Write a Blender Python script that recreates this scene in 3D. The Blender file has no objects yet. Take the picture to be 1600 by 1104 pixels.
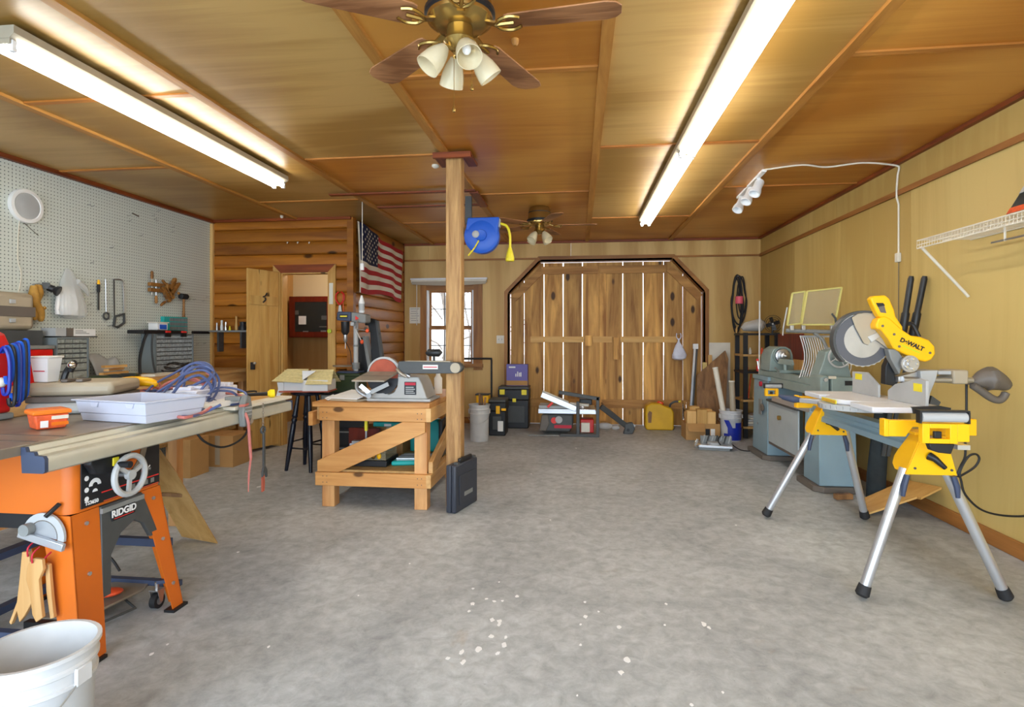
import bpy, bmesh, math, random
from mathutils import Vector, Matrix
random.seed(7)
D = bpy.data; COL = bpy.context.scene.collection; SC = bpy.context.scene
PI = math.pi
V = Vector
# ---------------------------------------------------------------- camera, sky, daylight, exposure
FPX, CAMH, YAW = 870.0, 1.25, math.atan(103/870.0)
CY, SY = math.cos(YAW), math.sin(YAW)
cam = D.objects.new('camera', D.cameras.new('camera')); COL.objects.link(cam)
cam.data.sensor_width = 36.0; cam.data.lens = FPX/1600*36.0
cam.data.shift_y = -26/1600; cam.data.clip_start = 0.05
cam.location = (0, 0, CAMH); cam.rotation_euler = (PI/2, 0, YAW)
SC.camera = cam
w = D.worlds.new('sky'); SC.world = w; w.use_nodes = True
wn = w.node_tree.nodes; wb = wn['Background']
tc = wn.new('ShaderNodeTexCoord'); sp = wn.new('ShaderNodeSeparateXYZ'); rp = wn.new('ShaderNodeValToRGB')
w.node_tree.links.new(tc.outputs['Generated'], sp.inputs[0]); w.node_tree.links.new(sp.outputs['Z'], rp.inputs[0])
rp.color_ramp.elements[0].color = (0.93, 0.96, 1.0, 1); rp.color_ramp.elements[1].color = (0.62, 0.76, 1.0, 1)
w.node_tree.links.new(rp.outputs[0], wb.inputs[0]); wb.inputs[1].default_value = 2.6
def area(name, loc, rot, sx, sy, power, col):
    l = D.lights.new(name, 'AREA'); l.shape = 'RECTANGLE'; l.size = sx; l.size_y = sy; l.energy = power; l.color = col
    o = D.objects.new(name, l); COL.objects.link(o); o.location = loc; o.rotation_euler = rot; return o
# daylight through the open garage front behind the camera, and a warm point light inside the small side room
area('daylight_front', (-0.6, -1.55, 1.3), (PI/2, 0, 0), 6.0, 2.3, 200, (0.66, 0.83, 1.0))
pl = D.lights.new('side_room_light', 'POINT'); pl.energy = 20; pl.color = (1, .9, .75); pl.shadow_soft_size = .15
po = D.objects.new('side_room_light', pl); COL.objects.link(po); po.location = (-3.1, 7.0, 2.3)
vs = SC.view_settings; vs.view_transform = 'Standard'; vs.look = 'None'; vs.exposure = 0.48; vs.gamma = 1
vs.use_curve_mapping = False
SC.cycles.max_bounces = 8; SC.cycles.diffuse_bounces = 5; SC.cycles.transparent_max_bounces = 12
SC.cycles.use_denoising = True; SC.cycles.caustics_reflective = False; SC.cycles.caustics_refractive = False

# ---------------------------------------------------------------- helpers
def pt(px, py, X=None, Y=None, Z=None):
    u = (px-800)/FPX; h = (526-py)/FPX
    d = (-SY+u*CY, CY+u*SY, h)
    t = X/d[0] if X is not None else (Y/d[1] if Y is not None else (Z-CAMH)/d[2])
    return V((d[0]*t, d[1]*t, d[2]*t+CAMH))
def lin(c):
    return tuple((x/255/12.92 if x/255 <= .04045 else ((x/255+.055)/1.055)**2.4) for x in c)+(1,)
def N(nt, t, **k):
    n = nt.nodes.new(t)
    for a, b in k.items():
        if a.startswith('i_'):
            n.inputs[a[2:].replace('_', ' ')].default_value = b
        else: setattr(n, a, b)
    return n
def mat(name, c, rough=.55, metal=0, noise=0, nscale=8, bump=0, alpha=1, trans=0, emit=0, spec=.5, ior=1.45):
    m = D.materials.new(name); m.use_nodes = True; nt = m.node_tree; b = nt.nodes['Principled BSDF']
    col = lin(c); b.inputs['Base Color'].default_value = col
    b.inputs['Roughness'].default_value = rough; b.inputs['Metallic'].default_value = metal
    b.inputs['Alpha'].default_value = alpha; b.inputs['Transmission Weight'].default_value = trans
    b.inputs['Specular IOR Level'].default_value = spec; b.inputs['IOR'].default_value = ior
    if emit: b.inputs['Emission Color'].default_value = col; b.inputs['Emission Strength'].default_value = emit
    if noise or bump:
        t = N(nt, 'ShaderNodeTexCoord'); n = N(nt, 'ShaderNodeTexNoise', i_Scale=nscale, i_Detail=5)
        nt.links.new(t.outputs['Object'], n.inputs['Vector'])
    if noise:
        r = N(nt, 'ShaderNodeValToRGB'); e = r.color_ramp.elements
        e[0].position = .3; e[1].position = .7
        e[0].color = tuple(x*(1-noise) for x in col[:3])+(1,); e[1].color = tuple(min(1, x*(1+noise*.6)) for x in col[:3])+(1,)
        nt.links.new(n.outputs[0], r.inputs[0]); nt.links.new(r.outputs[0], b.inputs['Base Color'])
    if bump:
        bp = N(nt, 'ShaderNodeBump', i_Strength=bump, i_Distance=.01)
        nt.links.new(n.outputs[0], bp.inputs['Height']); nt.links.new(bp.outputs[0], b.inputs['Normal'])
    return m
def wood(name, a, c, axis='X', sc=1.0, rough=.5, knots=0, var=.25, spec=.4, swirl=0.0, mid=None):
    """a = darker grain colour, c = lighter; grain runs along axis in the object's own space"""
    m = D.materials.new(name); m.use_nodes = True; nt = m.node_tree; b = nt.nodes['Principled BSDF']
    b.inputs['Roughness'].default_value = rough; b.inputs['Specular IOR Level'].default_value = spec
    L = nt.links.new
    t = N(nt, 'ShaderNodeTexCoord'); oi = N(nt, 'ShaderNodeObjectInfo')
    mu = N(nt, 'ShaderNodeMath', operation='MULTIPLY'); mu.inputs[1].default_value = 13.7; L(oi.outputs['Random'], mu.inputs[0])
    ad = N(nt, 'ShaderNodeVectorMath', operation='ADD'); L(t.outputs['Object'], ad.inputs[0]); L(mu.outputs[0], ad.inputs[1])
    mp = N(nt, 'ShaderNodeMapping'); s = [9*sc]*3; s['XYZ'.index(axis)] = .8*sc; mp.inputs['Scale'].default_value = s
    L(ad.outputs[0], mp.inputs[0])
    n = N(nt, 'ShaderNodeTexNoise', i_Scale=1.6, i_Detail=6, i_Roughness=.6, i_Distortion=.6+swirl*4); L(mp.outputs[0], n.inputs['Vector'])
    src = n.outputs[0]
    if swirl:
        wv = N(nt, 'ShaderNodeTexWave', i_Scale=.5, i_Distortion=11, i_Detail=3); wv.inputs['Detail Scale'].default_value = .6
        mp2 = N(nt, 'ShaderNodeMapping'); s2 = [4*sc]*3; s2['XYZ'.index(axis)] = 1.1*sc; mp2.inputs['Scale'].default_value = s2
        L(ad.outputs[0], mp2.inputs[0]); L(mp2.outputs[0], wv.inputs['Vector'])
        mxf = N(nt, 'ShaderNodeMix', data_type='FLOAT'); mxf.inputs[0].default_value = swirl
        L(n.outputs[0], mxf.inputs[2]); L(wv.outputs[1], mxf.inputs[3]); src = mxf.outputs[0]
    r = N(nt, 'ShaderNodeValToRGB'); e = r.color_ramp.elements; e[0].position = .33; e[1].position = .67
    e[0].color = lin(a); e[1].color = lin(c)
    L(src, r.inputs[0]); out = r.outputs[0]
    if mid:
        n3 = N(nt, 'ShaderNodeTexNoise', i_Scale=.9, i_Detail=2); L(ad.outputs[0], n3.inputs['Vector'])
        r3 = N(nt, 'ShaderNodeValToRGB'); r3.color_ramp.elements[0].position = .42; r3.color_ramp.elements[1].position = .62
        mx = N(nt, 'ShaderNodeMix', data_type='RGBA'); L(n3.outputs[0], r3.inputs[0]); L(r3.outputs[0], mx.inputs[0])
        L(out, mx.inputs[6]); mx.inputs[7].default_value = lin(mid)
        mx.inputs[0].default_value = .5; out = mx.outputs[2]
        m2 = N(nt, 'ShaderNodeMix', data_type='RGBA', blend_type='MULTIPLY'); m2.inputs[0].default_value = .35
        L(out, m2.inputs[6]); L(src, m2.inputs[7]); out = m2.outputs[2]
    if knots:
        mk = N(nt, 'ShaderNodeMapping'); s = [4.2]*3; s['XYZ'.index(axis)] = 2.0; mk.inputs['Scale'].default_value = s
        L(ad.outputs[0], mk.inputs[0])
        vo = N(nt, 'ShaderNodeTexVoronoi', i_Scale=1.0); L(mk.outputs[0], vo.inputs['Vector'])
        rk = N(nt, 'ShaderNodeValToRGB'); rk.color_ramp.elements[0].position = .065*knots; rk.color_ramp.elements[1].position = .10*knots
        L(vo.outputs['Distance'], rk.inputs[0])
        mx = N(nt, 'ShaderNodeMix', data_type='RGBA'); L(rk.outputs[0], mx.inputs[0]); mx.inputs[6].default_value = tuple(x*.25 for x in lin(a)[:3])+(1,)
        L(out, mx.inputs[7]); out = mx.outputs[2]
    hs = N(nt, 'ShaderNodeHueSaturation')
    mr = N(nt, 'ShaderNodeMapRange'); L(oi.outputs['Random'], mr.inputs[0]); mr.inputs[3].default_value = 1-var; mr.inputs[4].default_value = 1+var*.6
    L(mr.outputs[0], hs.inputs['Value']); L(out, hs.inputs['Color']); L(hs.outputs[0], b.inputs['Base Color'])
    bp = N(nt, 'ShaderNodeBump', i_Strength=.12, i_Distance=.004); L(n.outputs[0], bp.inputs['Height']); L(bp.outputs[0], b.inputs['Normal'])
    return m
class B:
    def __init__(s): s.bm = bmesh.new(); s.smooth = []
    def _f(s, vs, sm=False):
        try:
            f = s.bm.faces.new(vs); f.smooth = sm; return f
        except ValueError: return None
    def box(s, x0, x1, y0, y1, z0, z1):
        return s.prism([(x0, y0, z0), (x1, y0, z0), (x1, y1, z0), (x0, y1, z0)], (0, 0, z1-z0))
    def prism(s, pts, vec):
        vec = V(vec); a = [s.bm.verts.new(V(p)) for p in pts]; b = [s.bm.verts.new(V(p)+vec) for p in pts]
        s._f(a[::-1]); s._f(b); n = len(a)
        for i in range(n): s._f([a[i], a[(i+1) % n], b[(i+1) % n], b[i]])
        return s
    def beam(s, p0, p1, w, h, up=(0, 0, 1)):
        p0, p1 = V(p0), V(p1); d = (p1-p0).normalized(); u = V(up)
        sd = d.cross(u)
        if sd.length < 1e-4: sd = d.cross(V((1, 0, 0)))
        sd.normalize(); u = sd.cross(d).normalized()
        q = [p0+sd*a*w/2+u*b*h/2 for a, b in ((-1, -1), (1, -1), (1, 1), (-1, 1))]
        return s.prism(q, p1-p0)
    def tube(s, pts, r, n=8, closed=False, cap=True):
        pts = [V(p) for p in pts]; m = len(pts); rr = r if isinstance(r, (list, tuple)) else [r]*m
        rings = []; nrm = None
        for i, p in enumerate(pts):
            if closed: t = pts[(i+1) % m]-pts[i-1]
            else: t = pts[min(i+1, m-1)]-pts[max(i-1, 0)]
            if t.length < 1e-7: t = V((0, 0, 1))
            t.normalize()
            if nrm is None:
                nrm = t.cross(V((0, 0, 1)))
                if nrm.length < .05: nrm = t.cross(V((1, 0, 0)))
            nrm = (nrm-t*nrm.dot(t))
            if nrm.length < 1e-5: nrm = t.orthogonal()
            nrm.normalize(); bn = t.cross(nrm)
            rings.append([s.bm.verts.new(p+(nrm*math.cos(2*PI*k/n)+bn*math.sin(2*PI*k/n))*rr[i]) for k in range(n)])
        for i in range(m if closed else m-1):
            a, b = rings[i], rings[(i+1) % m]
            for k in range(n): s._f([a[k], a[(k+1) % n], b[(k+1) % n], b[k]], True)
        if cap and not closed: s._f(rings[0][::-1]); s._f(rings[-1])
        return s
    def cyl(s, p0, p1, r0, r1=None, n=16):
        return s.tube([p0, p1], [r0, r0 if r1 is None else r1], n)
    def lathe(s, c, axis, prof, n=24):
        c = V(c); ax = V(axis).normalized(); nr = ax.orthogonal().normalized(); bn = ax.cross(nr); rings = []
        for r, h in prof:
            if r < 1e-5: rings.append([s.bm.verts.new(c+ax*h)]); continue
            rings.append([s.bm.verts.new(c+ax*h+(nr*math.cos(2*PI*k/n)+bn*math.sin(2*PI*k/n))*r) for k in range(n)])
        for a, b in zip(rings, rings[1:]):
            for k in range(n):
                k2 = (k+1) % n
                if len(a) == 1 and len(b) == 1: break
                if len(a) == 1: s._f([a[0], b[k2], b[k]], True)
                elif len(b) == 1: s._f([a[k], a[k2], b[0]], True)
                else: s._f([a[k], a[k2], b[k2], b[k]], True)
        return s
    def ell(s, c, r, n=12, R=None):
        mtx = Matrix.Translation(V(c)) @ (R.to_4x4() if R else Matrix()) @ Matrix.Diagonal((r[0], r[1], r[2], 1))
        g = bmesh.ops.create_uvsphere(s.bm, u_segments=n, v_segments=max(6, n*2//3), radius=1, matrix=mtx)
        for v in g['verts']:
            for f in v.link_faces: f.smooth = True
        return s
    def sheet(s, rows, th=0, sm=True):
        g = [[s.bm.verts.new(V(p)) for p in r] for r in rows]
        for i in range(len(g)-1):
            for j in range(len(g[0])-1): s._f([g[i][j], g[i][j+1], g[i+1][j+1], g[i+1][j]], sm)
        s.th = th; return s
    def cbox(s, c, size, R=None):
        R = R or Matrix.Identity(3); c = V(c); x, y, z = [k/2 for k in size]
        q = [c+R @ V((a*x, b*y, -z)) for a, b in ((-1, -1), (1, -1), (1, 1), (-1, 1))]
        return s.prism(q, R @ V((0, 0, 2*z)))
    def o(s, name, m, parent=None, bev=0, label=None, th=0):
        bmesh.ops.recalc_face_normals(s.bm, faces=s.bm.faces[:])
        me = D.meshes.new(name); s.bm.to_mesh(me); s.bm.free(); me.materials.append(m)
        me.set_sharp_from_angle(angle=.75)
        ob = D.objects.new(name, me); COL.objects.link(ob); ob.parent = parent
        if th:
            md = ob.modifiers.new('solid', 'SOLIDIFY'); md.thickness = th; md.offset = 0
        if bev:
            md = ob.modifiers.new('bevel', 'BEVEL'); md.width = bev; md.segments = 2; md.limit_method = 'ANGLE'; md.angle_limit = .6
            md.harden_normals = False
        if label: ob['label'] = label
        return ob
def T(name, label, cat, group=None):
    o = D.objects.new(name, None); COL.objects.link(o); o.empty_display_size = .05
    o['label'] = label; o['category'] = cat
    if group: o['group'] = group
    return o
def tag(o, label, cat, group=None):
    o['label'] = label; o['category'] = cat
    if group: o['group'] = group
    return o
def st(o): o['kind'] = 'structure'; return o
def S(name, m, f, parent=None, bev=0):                  # piece of the setting
    o = f.o(name, m, parent, bev)
    if not parent: st(o)
    return o
def SE(name):
    o = D.objects.new(name, None); COL.objects.link(o); o['kind'] = 'structure'; return o
def kids(o): return [c for c in D.objects if c.parent == o]
def dup(root, off, rz=0, label=None, group=None, name=None):
    rebase(root)
    r = root.copy(); COL.objects.link(r); r.location = root.location+V(off); r.rotation_euler[2] += rz
    if label: r['label'] = label
    if group: r['group'] = group
    for c in kids(root):
        d = c.copy(); COL.objects.link(d); d.parent = r
        for g in kids(c):
            e = g.copy(); COL.objects.link(e); e.parent = d
    return r
def rebase(root):
    """move a thing's origin to its base, keeping its shape where it is"""
    if root.get('_b'): return
    root['_b'] = 1
    ms = []
    def walk(o):
        if o.type == 'MESH': ms.append(o)
        for c in kids(o): walk(c)
    walk(root)
    if not ms: return
    def off(o):
        p = V((0, 0, 0))
        while o and o != root: p += o.location; o = o.parent
        return p
    lo = V((1e9,)*3); hi = V((-1e9,)*3)
    for o in ms:
        f = off(o)
        for v in o.data.vertices:
            for k in range(3):
                lo[k] = min(lo[k], v.co[k]+f[k]); hi[k] = max(hi[k], v.co[k]+f[k])
    c = V(((lo[0]+hi[0])/2, (lo[1]+hi[1])/2, lo[2]))
    root.location = root.location+c
    if root.type == 'MESH': root.data.transform(Matrix.Translation(-c))
    for ch in kids(root): ch.location = ch.location-c
def sm(pts, k=5, closed=False):
    pts = [V(p) for p in pts]; n = len(pts); out = []
    rng = range(n if closed else n-1)
    for i in rng:
        if closed: a, b, c, d = pts[i-1], pts[i], pts[(i+1) % n], pts[(i+2) % n]
        else: a, b, c, d = pts[max(i-1, 0)], pts[i], pts[i+1], pts[min(i+2, n-1)]
        for j in range(k):
            t = j/k
            out.append(.5*((2*b)+(-a+c)*t+(2*a-5*b+4*c-d)*t*t+(-a+3*b-3*c+d)*t**3))
    if not closed: out.append(pts[-1])
    return out
def text(s, loc, size, m, rot, parent=None, name='lettering', bold=0, depth=.0006, sx=1):
    c = D.curves.new(name, 'FONT'); c.body = s; c.size = size; c.align_x = 'CENTER'; c.align_y = 'CENTER'
    c.extrude = depth; c.offset = bold; c.materials.append(m)
    tmp = D.objects.new(name, c); me = D.meshes.new_from_object(tmp); D.objects.remove(tmp); D.curves.remove(c)
    me.transform(Matrix.Diagonal((sx, 1, 1, 1)))
    if not me.materials: me.materials.append(m)
    me.transform(Matrix.Translation(V(loc)) @ (rot.to_4x4() if isinstance(rot, Matrix) else __import__('mathutils').Euler(rot).to_matrix().to_4x4()))
    o = D.objects.new(name, me); COL.objects.link(o); o.parent = parent
    return o
def rz(a): return Matrix.Rotation(a, 3, 'Z')
def rx(a): return Matrix.Rotation(a, 3, 'X')
def ry(a): return Matrix.Rotation(a, 3, 'Y')

# ---------------------------------------------------------------- materials
M = {}
M['ceil_tan'] = wood('ceiling_ply', (156, 118, 56), (190, 154, 92), 'X', .35, .38, var=.16, swirl=.35, spec=.5)
M['ceil_or'] = wood('ceiling_ply_orange', (178, 112, 36), (208, 148, 66), 'X', .35, .38, var=.12, swirl=.35, spec=.5)
M['batten'] = wood('batten', (150, 96, 36), (196, 142, 68), 'Y', .8, .5, var=.12)
M['batten_x'] = wood('batten_cross', (160, 96, 34), (205, 140, 66), 'X', .8, .5, var=.12)
M['dark_trim'] = wood('dark_trim', (88, 36, 12), (140, 66, 22), 'Y', 1, .5, var=.1)
M['dark_trim_x'] = wood('dark_trim_x', (100, 42, 14), (150, 72, 26), 'X', 1, .5, var=.1)
M['ply_r'] = wood('wall_ply_right', (184, 154, 86), (206, 180, 112), 'Z', .22, .5, var=.08, swirl=.4)
M['ply_b'] = wood('wall_ply_back', (190, 150, 84), (214, 178, 112), 'Z', .3, .5, var=.08, swirl=.3)
M['base_r'] = wood('baseboard', (134, 84, 36), (170, 114, 56), 'Y', .7, .5, var=.05)
M['log'] = wood('log_siding', (136, 76, 16), (188, 118, 36), 'X', .6, .45, knots=1.6, var=.3)
M['log_y'] = wood('log_siding_y', (150, 88, 24), (198, 134, 50), 'Y', .6, .45, knots=1.6, var=.3)
M['barn'] = wood('barn_plank', (150, 96, 36), (232, 178, 96), 'Z', .7, .6, knots=1.5, var=.34)
M['barn_x'] = wood('barn_rail', (150, 100, 44), (204, 150, 80), 'X', .7, .6, knots=1.5, var=.15)
M['pine'] = wood('pine_bar', (205, 152, 78), (224, 180, 108), 'X', .8, .55, var=.06)
M['pine_y'] = wood('pine_y', (198, 150, 84), (222, 180, 116), 'Y', .8, .55, var=.06)
M['pine_z'] = wood('pine_z', (200, 152, 84), (226, 184, 118), 'Z', .8, .55, var=.08)
M['frame'] = wood('arch_frame', (126, 78, 30), (172, 116, 52), 'Z', .7, .5, var=.12)
M['frame_x'] = wood('arch_frame_x', (126, 78, 30), (172, 116, 52), 'X', .7, .5, var=.12)
M['post'] = wood('post', (140, 98, 52), (190, 148, 92), 'Z', 2.2, .55, knots=1.0, var=.0)
M['door'] = wood('door_plank', (176, 128, 60), (212, 172, 102), 'Z', .7, .5, knots=1.5, var=.12)
M['doug_x'] = wood('bench_wood_x', (184, 124, 64), (216, 162, 98), 'X', .9, .5, knots=1.0, var=.1)
M['doug_y'] = wood('bench_wood_y', (186, 136, 78), (220, 176, 116), 'Y', .9, .5, knots=.3, var=.1)
M['doug_z'] = wood('bench_wood_z', (180, 122, 70), (214, 164, 108), 'Z', .9, .5, knots=1.0, var=.1)
M['osb'] = mat('shelf_board', (186, 148, 92), .7, noise=.2, nscale=30)
M['cherry'] = wood('cherry', (82, 22, 12), (124, 42, 24), 'Z', 1, .35, var=.06)
M['oak_fan'] = wood('fan_oak', (120, 76, 44), (176, 124, 82), 'X', 1.4, .5, swirl=.3, var=.05)
M['walnut'] = wood('dark_board', (98, 68, 42), (168, 124, 80), 'Z', .8, .6, knots=1, var=.1)
M['white'] = mat('white_plastic', (232, 232, 230), .4)
M['offwhite'] = mat('off_white', (222, 216, 200), .5, noise=.08)
M['bucket'] = mat('bucket_white', (196, 197, 198), .45, noise=.16, nscale=5)
M['wpaint'] = mat('white_paint', (236, 238, 240), .5)
M['sawcast'] = mat('saw_casting', (214, 216, 222), .4)
M['chan'] = mat('fixture_channel', (168, 158, 138), .5, noise=.1)
M['tube'] = mat('fluorescent_tube', (255, 252, 244), .4, emit=18)
M['black'] = mat('black_plastic', (26, 27, 30), .45)
M['blackm'] = mat('black_metal', (30, 30, 32), .4, noise=.2)
M['navyblk'] = mat('navy_black_paint', (18, 22, 36), .25)
M['dgrey'] = mat('dark_grey', (70, 72, 72), .5, noise=.12)
M['mgrey'] = mat('mid_grey', (128, 130, 128), .5, noise=.1)
M['lgrey'] = mat('light_grey', (176, 178, 178), .5, noise=.08)
M['cabgrey'] = mat('cabinet_grey', (124, 134, 138), .5, noise=.08)
M['drawer'] = mat('clear_drawer', (158, 164, 158), .25, noise=.3, nscale=40)
M['drawer2'] = mat('clear_drawer_pale', (172, 180, 184), .22, noise=.35, nscale=50)
M['steel'] = mat('steel', (190, 190, 190), .32, .85, noise=.12)
M['alu'] = mat('aluminium', (206, 210, 216), .3, .75)
M['iron'] = mat('cast_iron', (150, 138, 122), .42, .35, noise=.2, nscale=10)
M['rail'] = mat('fence_rail', (196, 194, 178), .38, .35, noise=.08)
M['chrome'] = mat('chrome', (220, 220, 220), .12, 1)
M['brass'] = mat('brass', (176, 146, 84), .22, .9)
M['orange'] = mat('saw_orange', (204, 102, 22), .42, noise=.06, nscale=3)
M['yellow'] = mat('saw_yellow', (250, 188, 12), .4)
M['yellow2'] = mat('plug_yellow', (240, 222, 50), .45)
M['amber'] = mat('gas_can_yellow', (206, 160, 20), .5, noise=.12, nscale=6)
M['tapey'] = mat('tape_yellow', (246, 222, 36), .4)
M['red'] = mat('red_plastic', (196, 22, 18), .35)
M['red2'] = mat('bright_red', (222, 50, 44), .4)
M['orred'] = mat('orange_red', (226, 84, 44), .4)
M['blue'] = mat('blue', (34, 92, 200), .4)
M['cloth_b'] = mat('blue_webbing', (28, 92, 205), .8, noise=.3)
M['navy'] = mat('navy_blue', (22, 42, 150), .4)
M['teal'] = mat('teal_plastic', (30, 168, 164), .4)
M['tealg'] = mat('teal_clear', (60, 150, 150), .3, alpha=.55)
M['tblue'] = mat('tool_blue_grey', (58, 68, 92), .5, noise=.15)
M['lathe'] = mat('lathe_blue', (138, 164, 176), .42, noise=.08, nscale=4)
M['latheg'] = mat('lathe_green_grey', (140, 158, 156), .42, .1, noise=.14)
M['lpanel'] = mat('lathe_panel', (172, 182, 186), .5, noise=.05)
M['army'] = mat('army_green', (44, 58, 32), .45, noise=.15)
M['paper'] = mat('paper', (228, 226, 214), .8)
M['card'] = mat('cardboard', (178, 136, 84), .85, noise=.08)
M['ltan'] = mat('case_tan', (172, 160, 138), .5, noise=.05)
M['case'] = mat('case_pale_grey', (176, 176, 172), .45, noise=.06)
M['taupe'] = mat('case_taupe', (104, 96, 88), .5)
M['pink'] = mat('pink', (232, 100, 120), .5)
M['purple'] = mat('box_purple', (106, 98, 168), .5)
M['skin'] = mat('leather_tan', (184, 138, 60), .7, noise=.2, nscale=25)
M['tan'] = wood('handscrew_wood', (120, 76, 34), (168, 118, 58), 'X', 1.5, .5, var=.1)
M['stick'] = wood('push_stick', (182, 136, 80), (206, 166, 112), 'Z', 1, .55, var=.05)
M['film'] = mat('clear_film', (225, 228, 228), .15, alpha=.38, bump=.6, nscale=22)
M['bag'] = mat('white_bag', (214, 216, 232), .4, bump=.6, nscale=18, noise=.1)
M['bin'] = mat('translucent_bin', (204, 208, 224), .3, alpha=.8)
M['glass'] = mat('window_glass', (240, 245, 250), .02, alpha=.12)
M['cabglass'] = mat('cabinet_glass', (60, 66, 66), .05, alpha=.35)
M['shade'] = mat('frosted_shade', (232, 220, 186), .25, alpha=.62, bump=.4, nscale=30)
M['bulb'] = mat('bulb', (240, 240, 240), .1)
M['rubber'] = mat('rubber', (34, 34, 36), .7)
M['hoseb'] = mat('hose_blue', (78, 92, 136), .38)
M['hoser'] = mat('hose_rose', (190, 112, 104), .38)
M['cord'] = mat('cord_black', (30, 28, 28), .55)
M['cordg'] = mat('cord_grey', (110, 106, 96), .55)
M['sand'] = mat('sanding_disc', (168, 84, 64), .85, noise=.15, nscale=14)
M['fr'] = mat('flag_red', (176, 38, 46), .8); M['fw'] = mat('flag_white', (228, 222, 208), .8); M['fb'] = mat('flag_navy', (26, 32, 66), .8)
M['styro'] = mat('styrofoam', (222, 224, 238), .8, bump=.3, nscale=60)
M['denim'] = mat('dark_canvas', (40, 48, 52), .85, noise=.35, nscale=9)
M['limep'] = mat('frame_yellow', (206, 198, 118), .45)
M['acry'] = mat('guard_mesh', (196, 184, 150), .3, alpha=.35)
M['ink'] = mat('ink', (30, 30, 34), .6)
M['inkred'] = mat('ink_red', (190, 40, 60), .6)
M['wink'] = mat('white_ink', (235, 235, 235), .5)
M['darkroom'] = mat('dark_inside', (22, 20, 18), .8)
M['wallpap'] = mat('side_room_wall', (222, 206, 166), .8)
M['sideply'] = wood('side_room_ply', (176, 134, 76), (196, 156, 98), 'Z', .5, .6, var=0)
M['shingle'] = mat('birdhouse_shingle', (214, 200, 146), .8, noise=.12, nscale=40)
M['bhouse'] = mat('birdhouse_white', (222, 222, 222), .7, noise=.06)
M['lime'] = mat('lime_knob', (190, 208, 40), .4)
M['oj'] = mat('tub_orange', (236, 120, 30), .45); M['oj2'] = mat('tub_label', (226, 96, 52), .5, noise=.25, nscale=40)
M['bark'] = mat('bark', (150, 140, 128), .9, noise=.3, nscale=12)
M['snow'] = mat('leaf_litter', (190, 178, 158), .9, noise=.3, nscale=3)
M['asph'] = mat('driveway', (180, 180, 178), .9, noise=.1)
M['photo'] = mat('picture_dark', (52, 62, 64), .3, noise=.5, nscale=10)
M['photo2'] = mat('picture_amber', (186, 130, 60), .3, noise=.4, nscale=12)
# ================================================================ SETTING
XL, XR, YB, YF, ZC = -4.26, 2.48, 7.95, -1.6, 2.61
# floor: worn concrete
m = D.materials.new('concrete'); m.use_nodes = True; nt = m.node_tree; b = nt.nodes['Principled BSDF']; L = nt.links.new
t = N(nt, 'ShaderNodeTexCoord')
def ns(sc, det=6, dist=0, rough=.6):
    n = N(nt, 'ShaderNodeTexNoise', i_Scale=sc, i_Detail=det, i_Distortion=dist, i_Roughness=rough); L(t.outputs['Object'], n.inputs['Vector']); return n
def ramp(src, p0, c0, p1, c1):
    r = N(nt, 'ShaderNodeValToRGB'); e = r.color_ramp.elements; e[0].position = p0; e[1].position = p1; e[0].color = c0; e[1].color = c1
    L(src, r.inputs[0]); return r.outputs[0]
def mixc(f, a, c, bt='MIX', fac=None):
    x = N(nt, 'ShaderNodeMix', data_type='RGBA', blend_type=bt)
    if fac is not None: x.inputs[0].default_value = fac
    else: L(f, x.inputs[0])
    for i, q in ((6, a), (7, c)):
        if isinstance(q, tuple): x.inputs[i].default_value = q
        else: L(q, x.inputs[i])
    return x.outputs[2]
W = (1, 1, 1, 1); K = (0, 0, 0, 1)
base = ramp(ns(.9, 8, .8).outputs[0], .3, lin((164, 169, 172)), .72, lin((206, 211, 214)))
fine = ramp(ns(14, 8, .4, .7).outputs[0], .32, (.5, .5, .5, 1), .66, (1.0, 1.0, 1.0, 1))
c = mixc(None, base, fine, 'MULTIPLY', .75)
c = mixc(ramp(ns(2.3, 6, 1.6).outputs[0], .60, K, .78, (.55, .55, .55, 1)), c, lin((122, 122, 118)))
c = mixc(ramp(ns(1.4, 5, 1.2, .7).outputs[0], .66, K, .8, (.5, .5, .5, 1)), c, lin((158, 136, 106)))
c = mixc(ramp(ns(34, 3, 0, .8).outputs[0], .68, K, .76, (.6, .6, .6, 1)), c, lin((96, 92, 86)))
c = mixc(ramp(ns(5, 8, 2.2, .75).outputs[0], .68, K, .76, (.5, .5, .5, 1)), c, lin((206, 206, 202)))
L(c, b.inputs['Base Color']); b.inputs['Roughness'].default_value = .55; b.inputs['Specular IOR Level'].default_value = .35
bp = N(nt, 'ShaderNodeBump', i_Strength=.25, i_Distance=.006); L(ns(22, 6).outputs[0], bp.inputs['Height']); L(bp.outputs[0], b.inputs['Normal'])
M['concrete'] = m
S('floor', M['concrete'], B().box(XL-.2, XR+.2, YF-.2, YB+.2, -.15, 0))
S('ground', M['snow'], B().box(-30, 30, YB+.21, 45, -.35, -.2))
S('driveway', M['asph'], B().box(-12, 12, -22, YF-.21, -.3, -.1))
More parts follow.
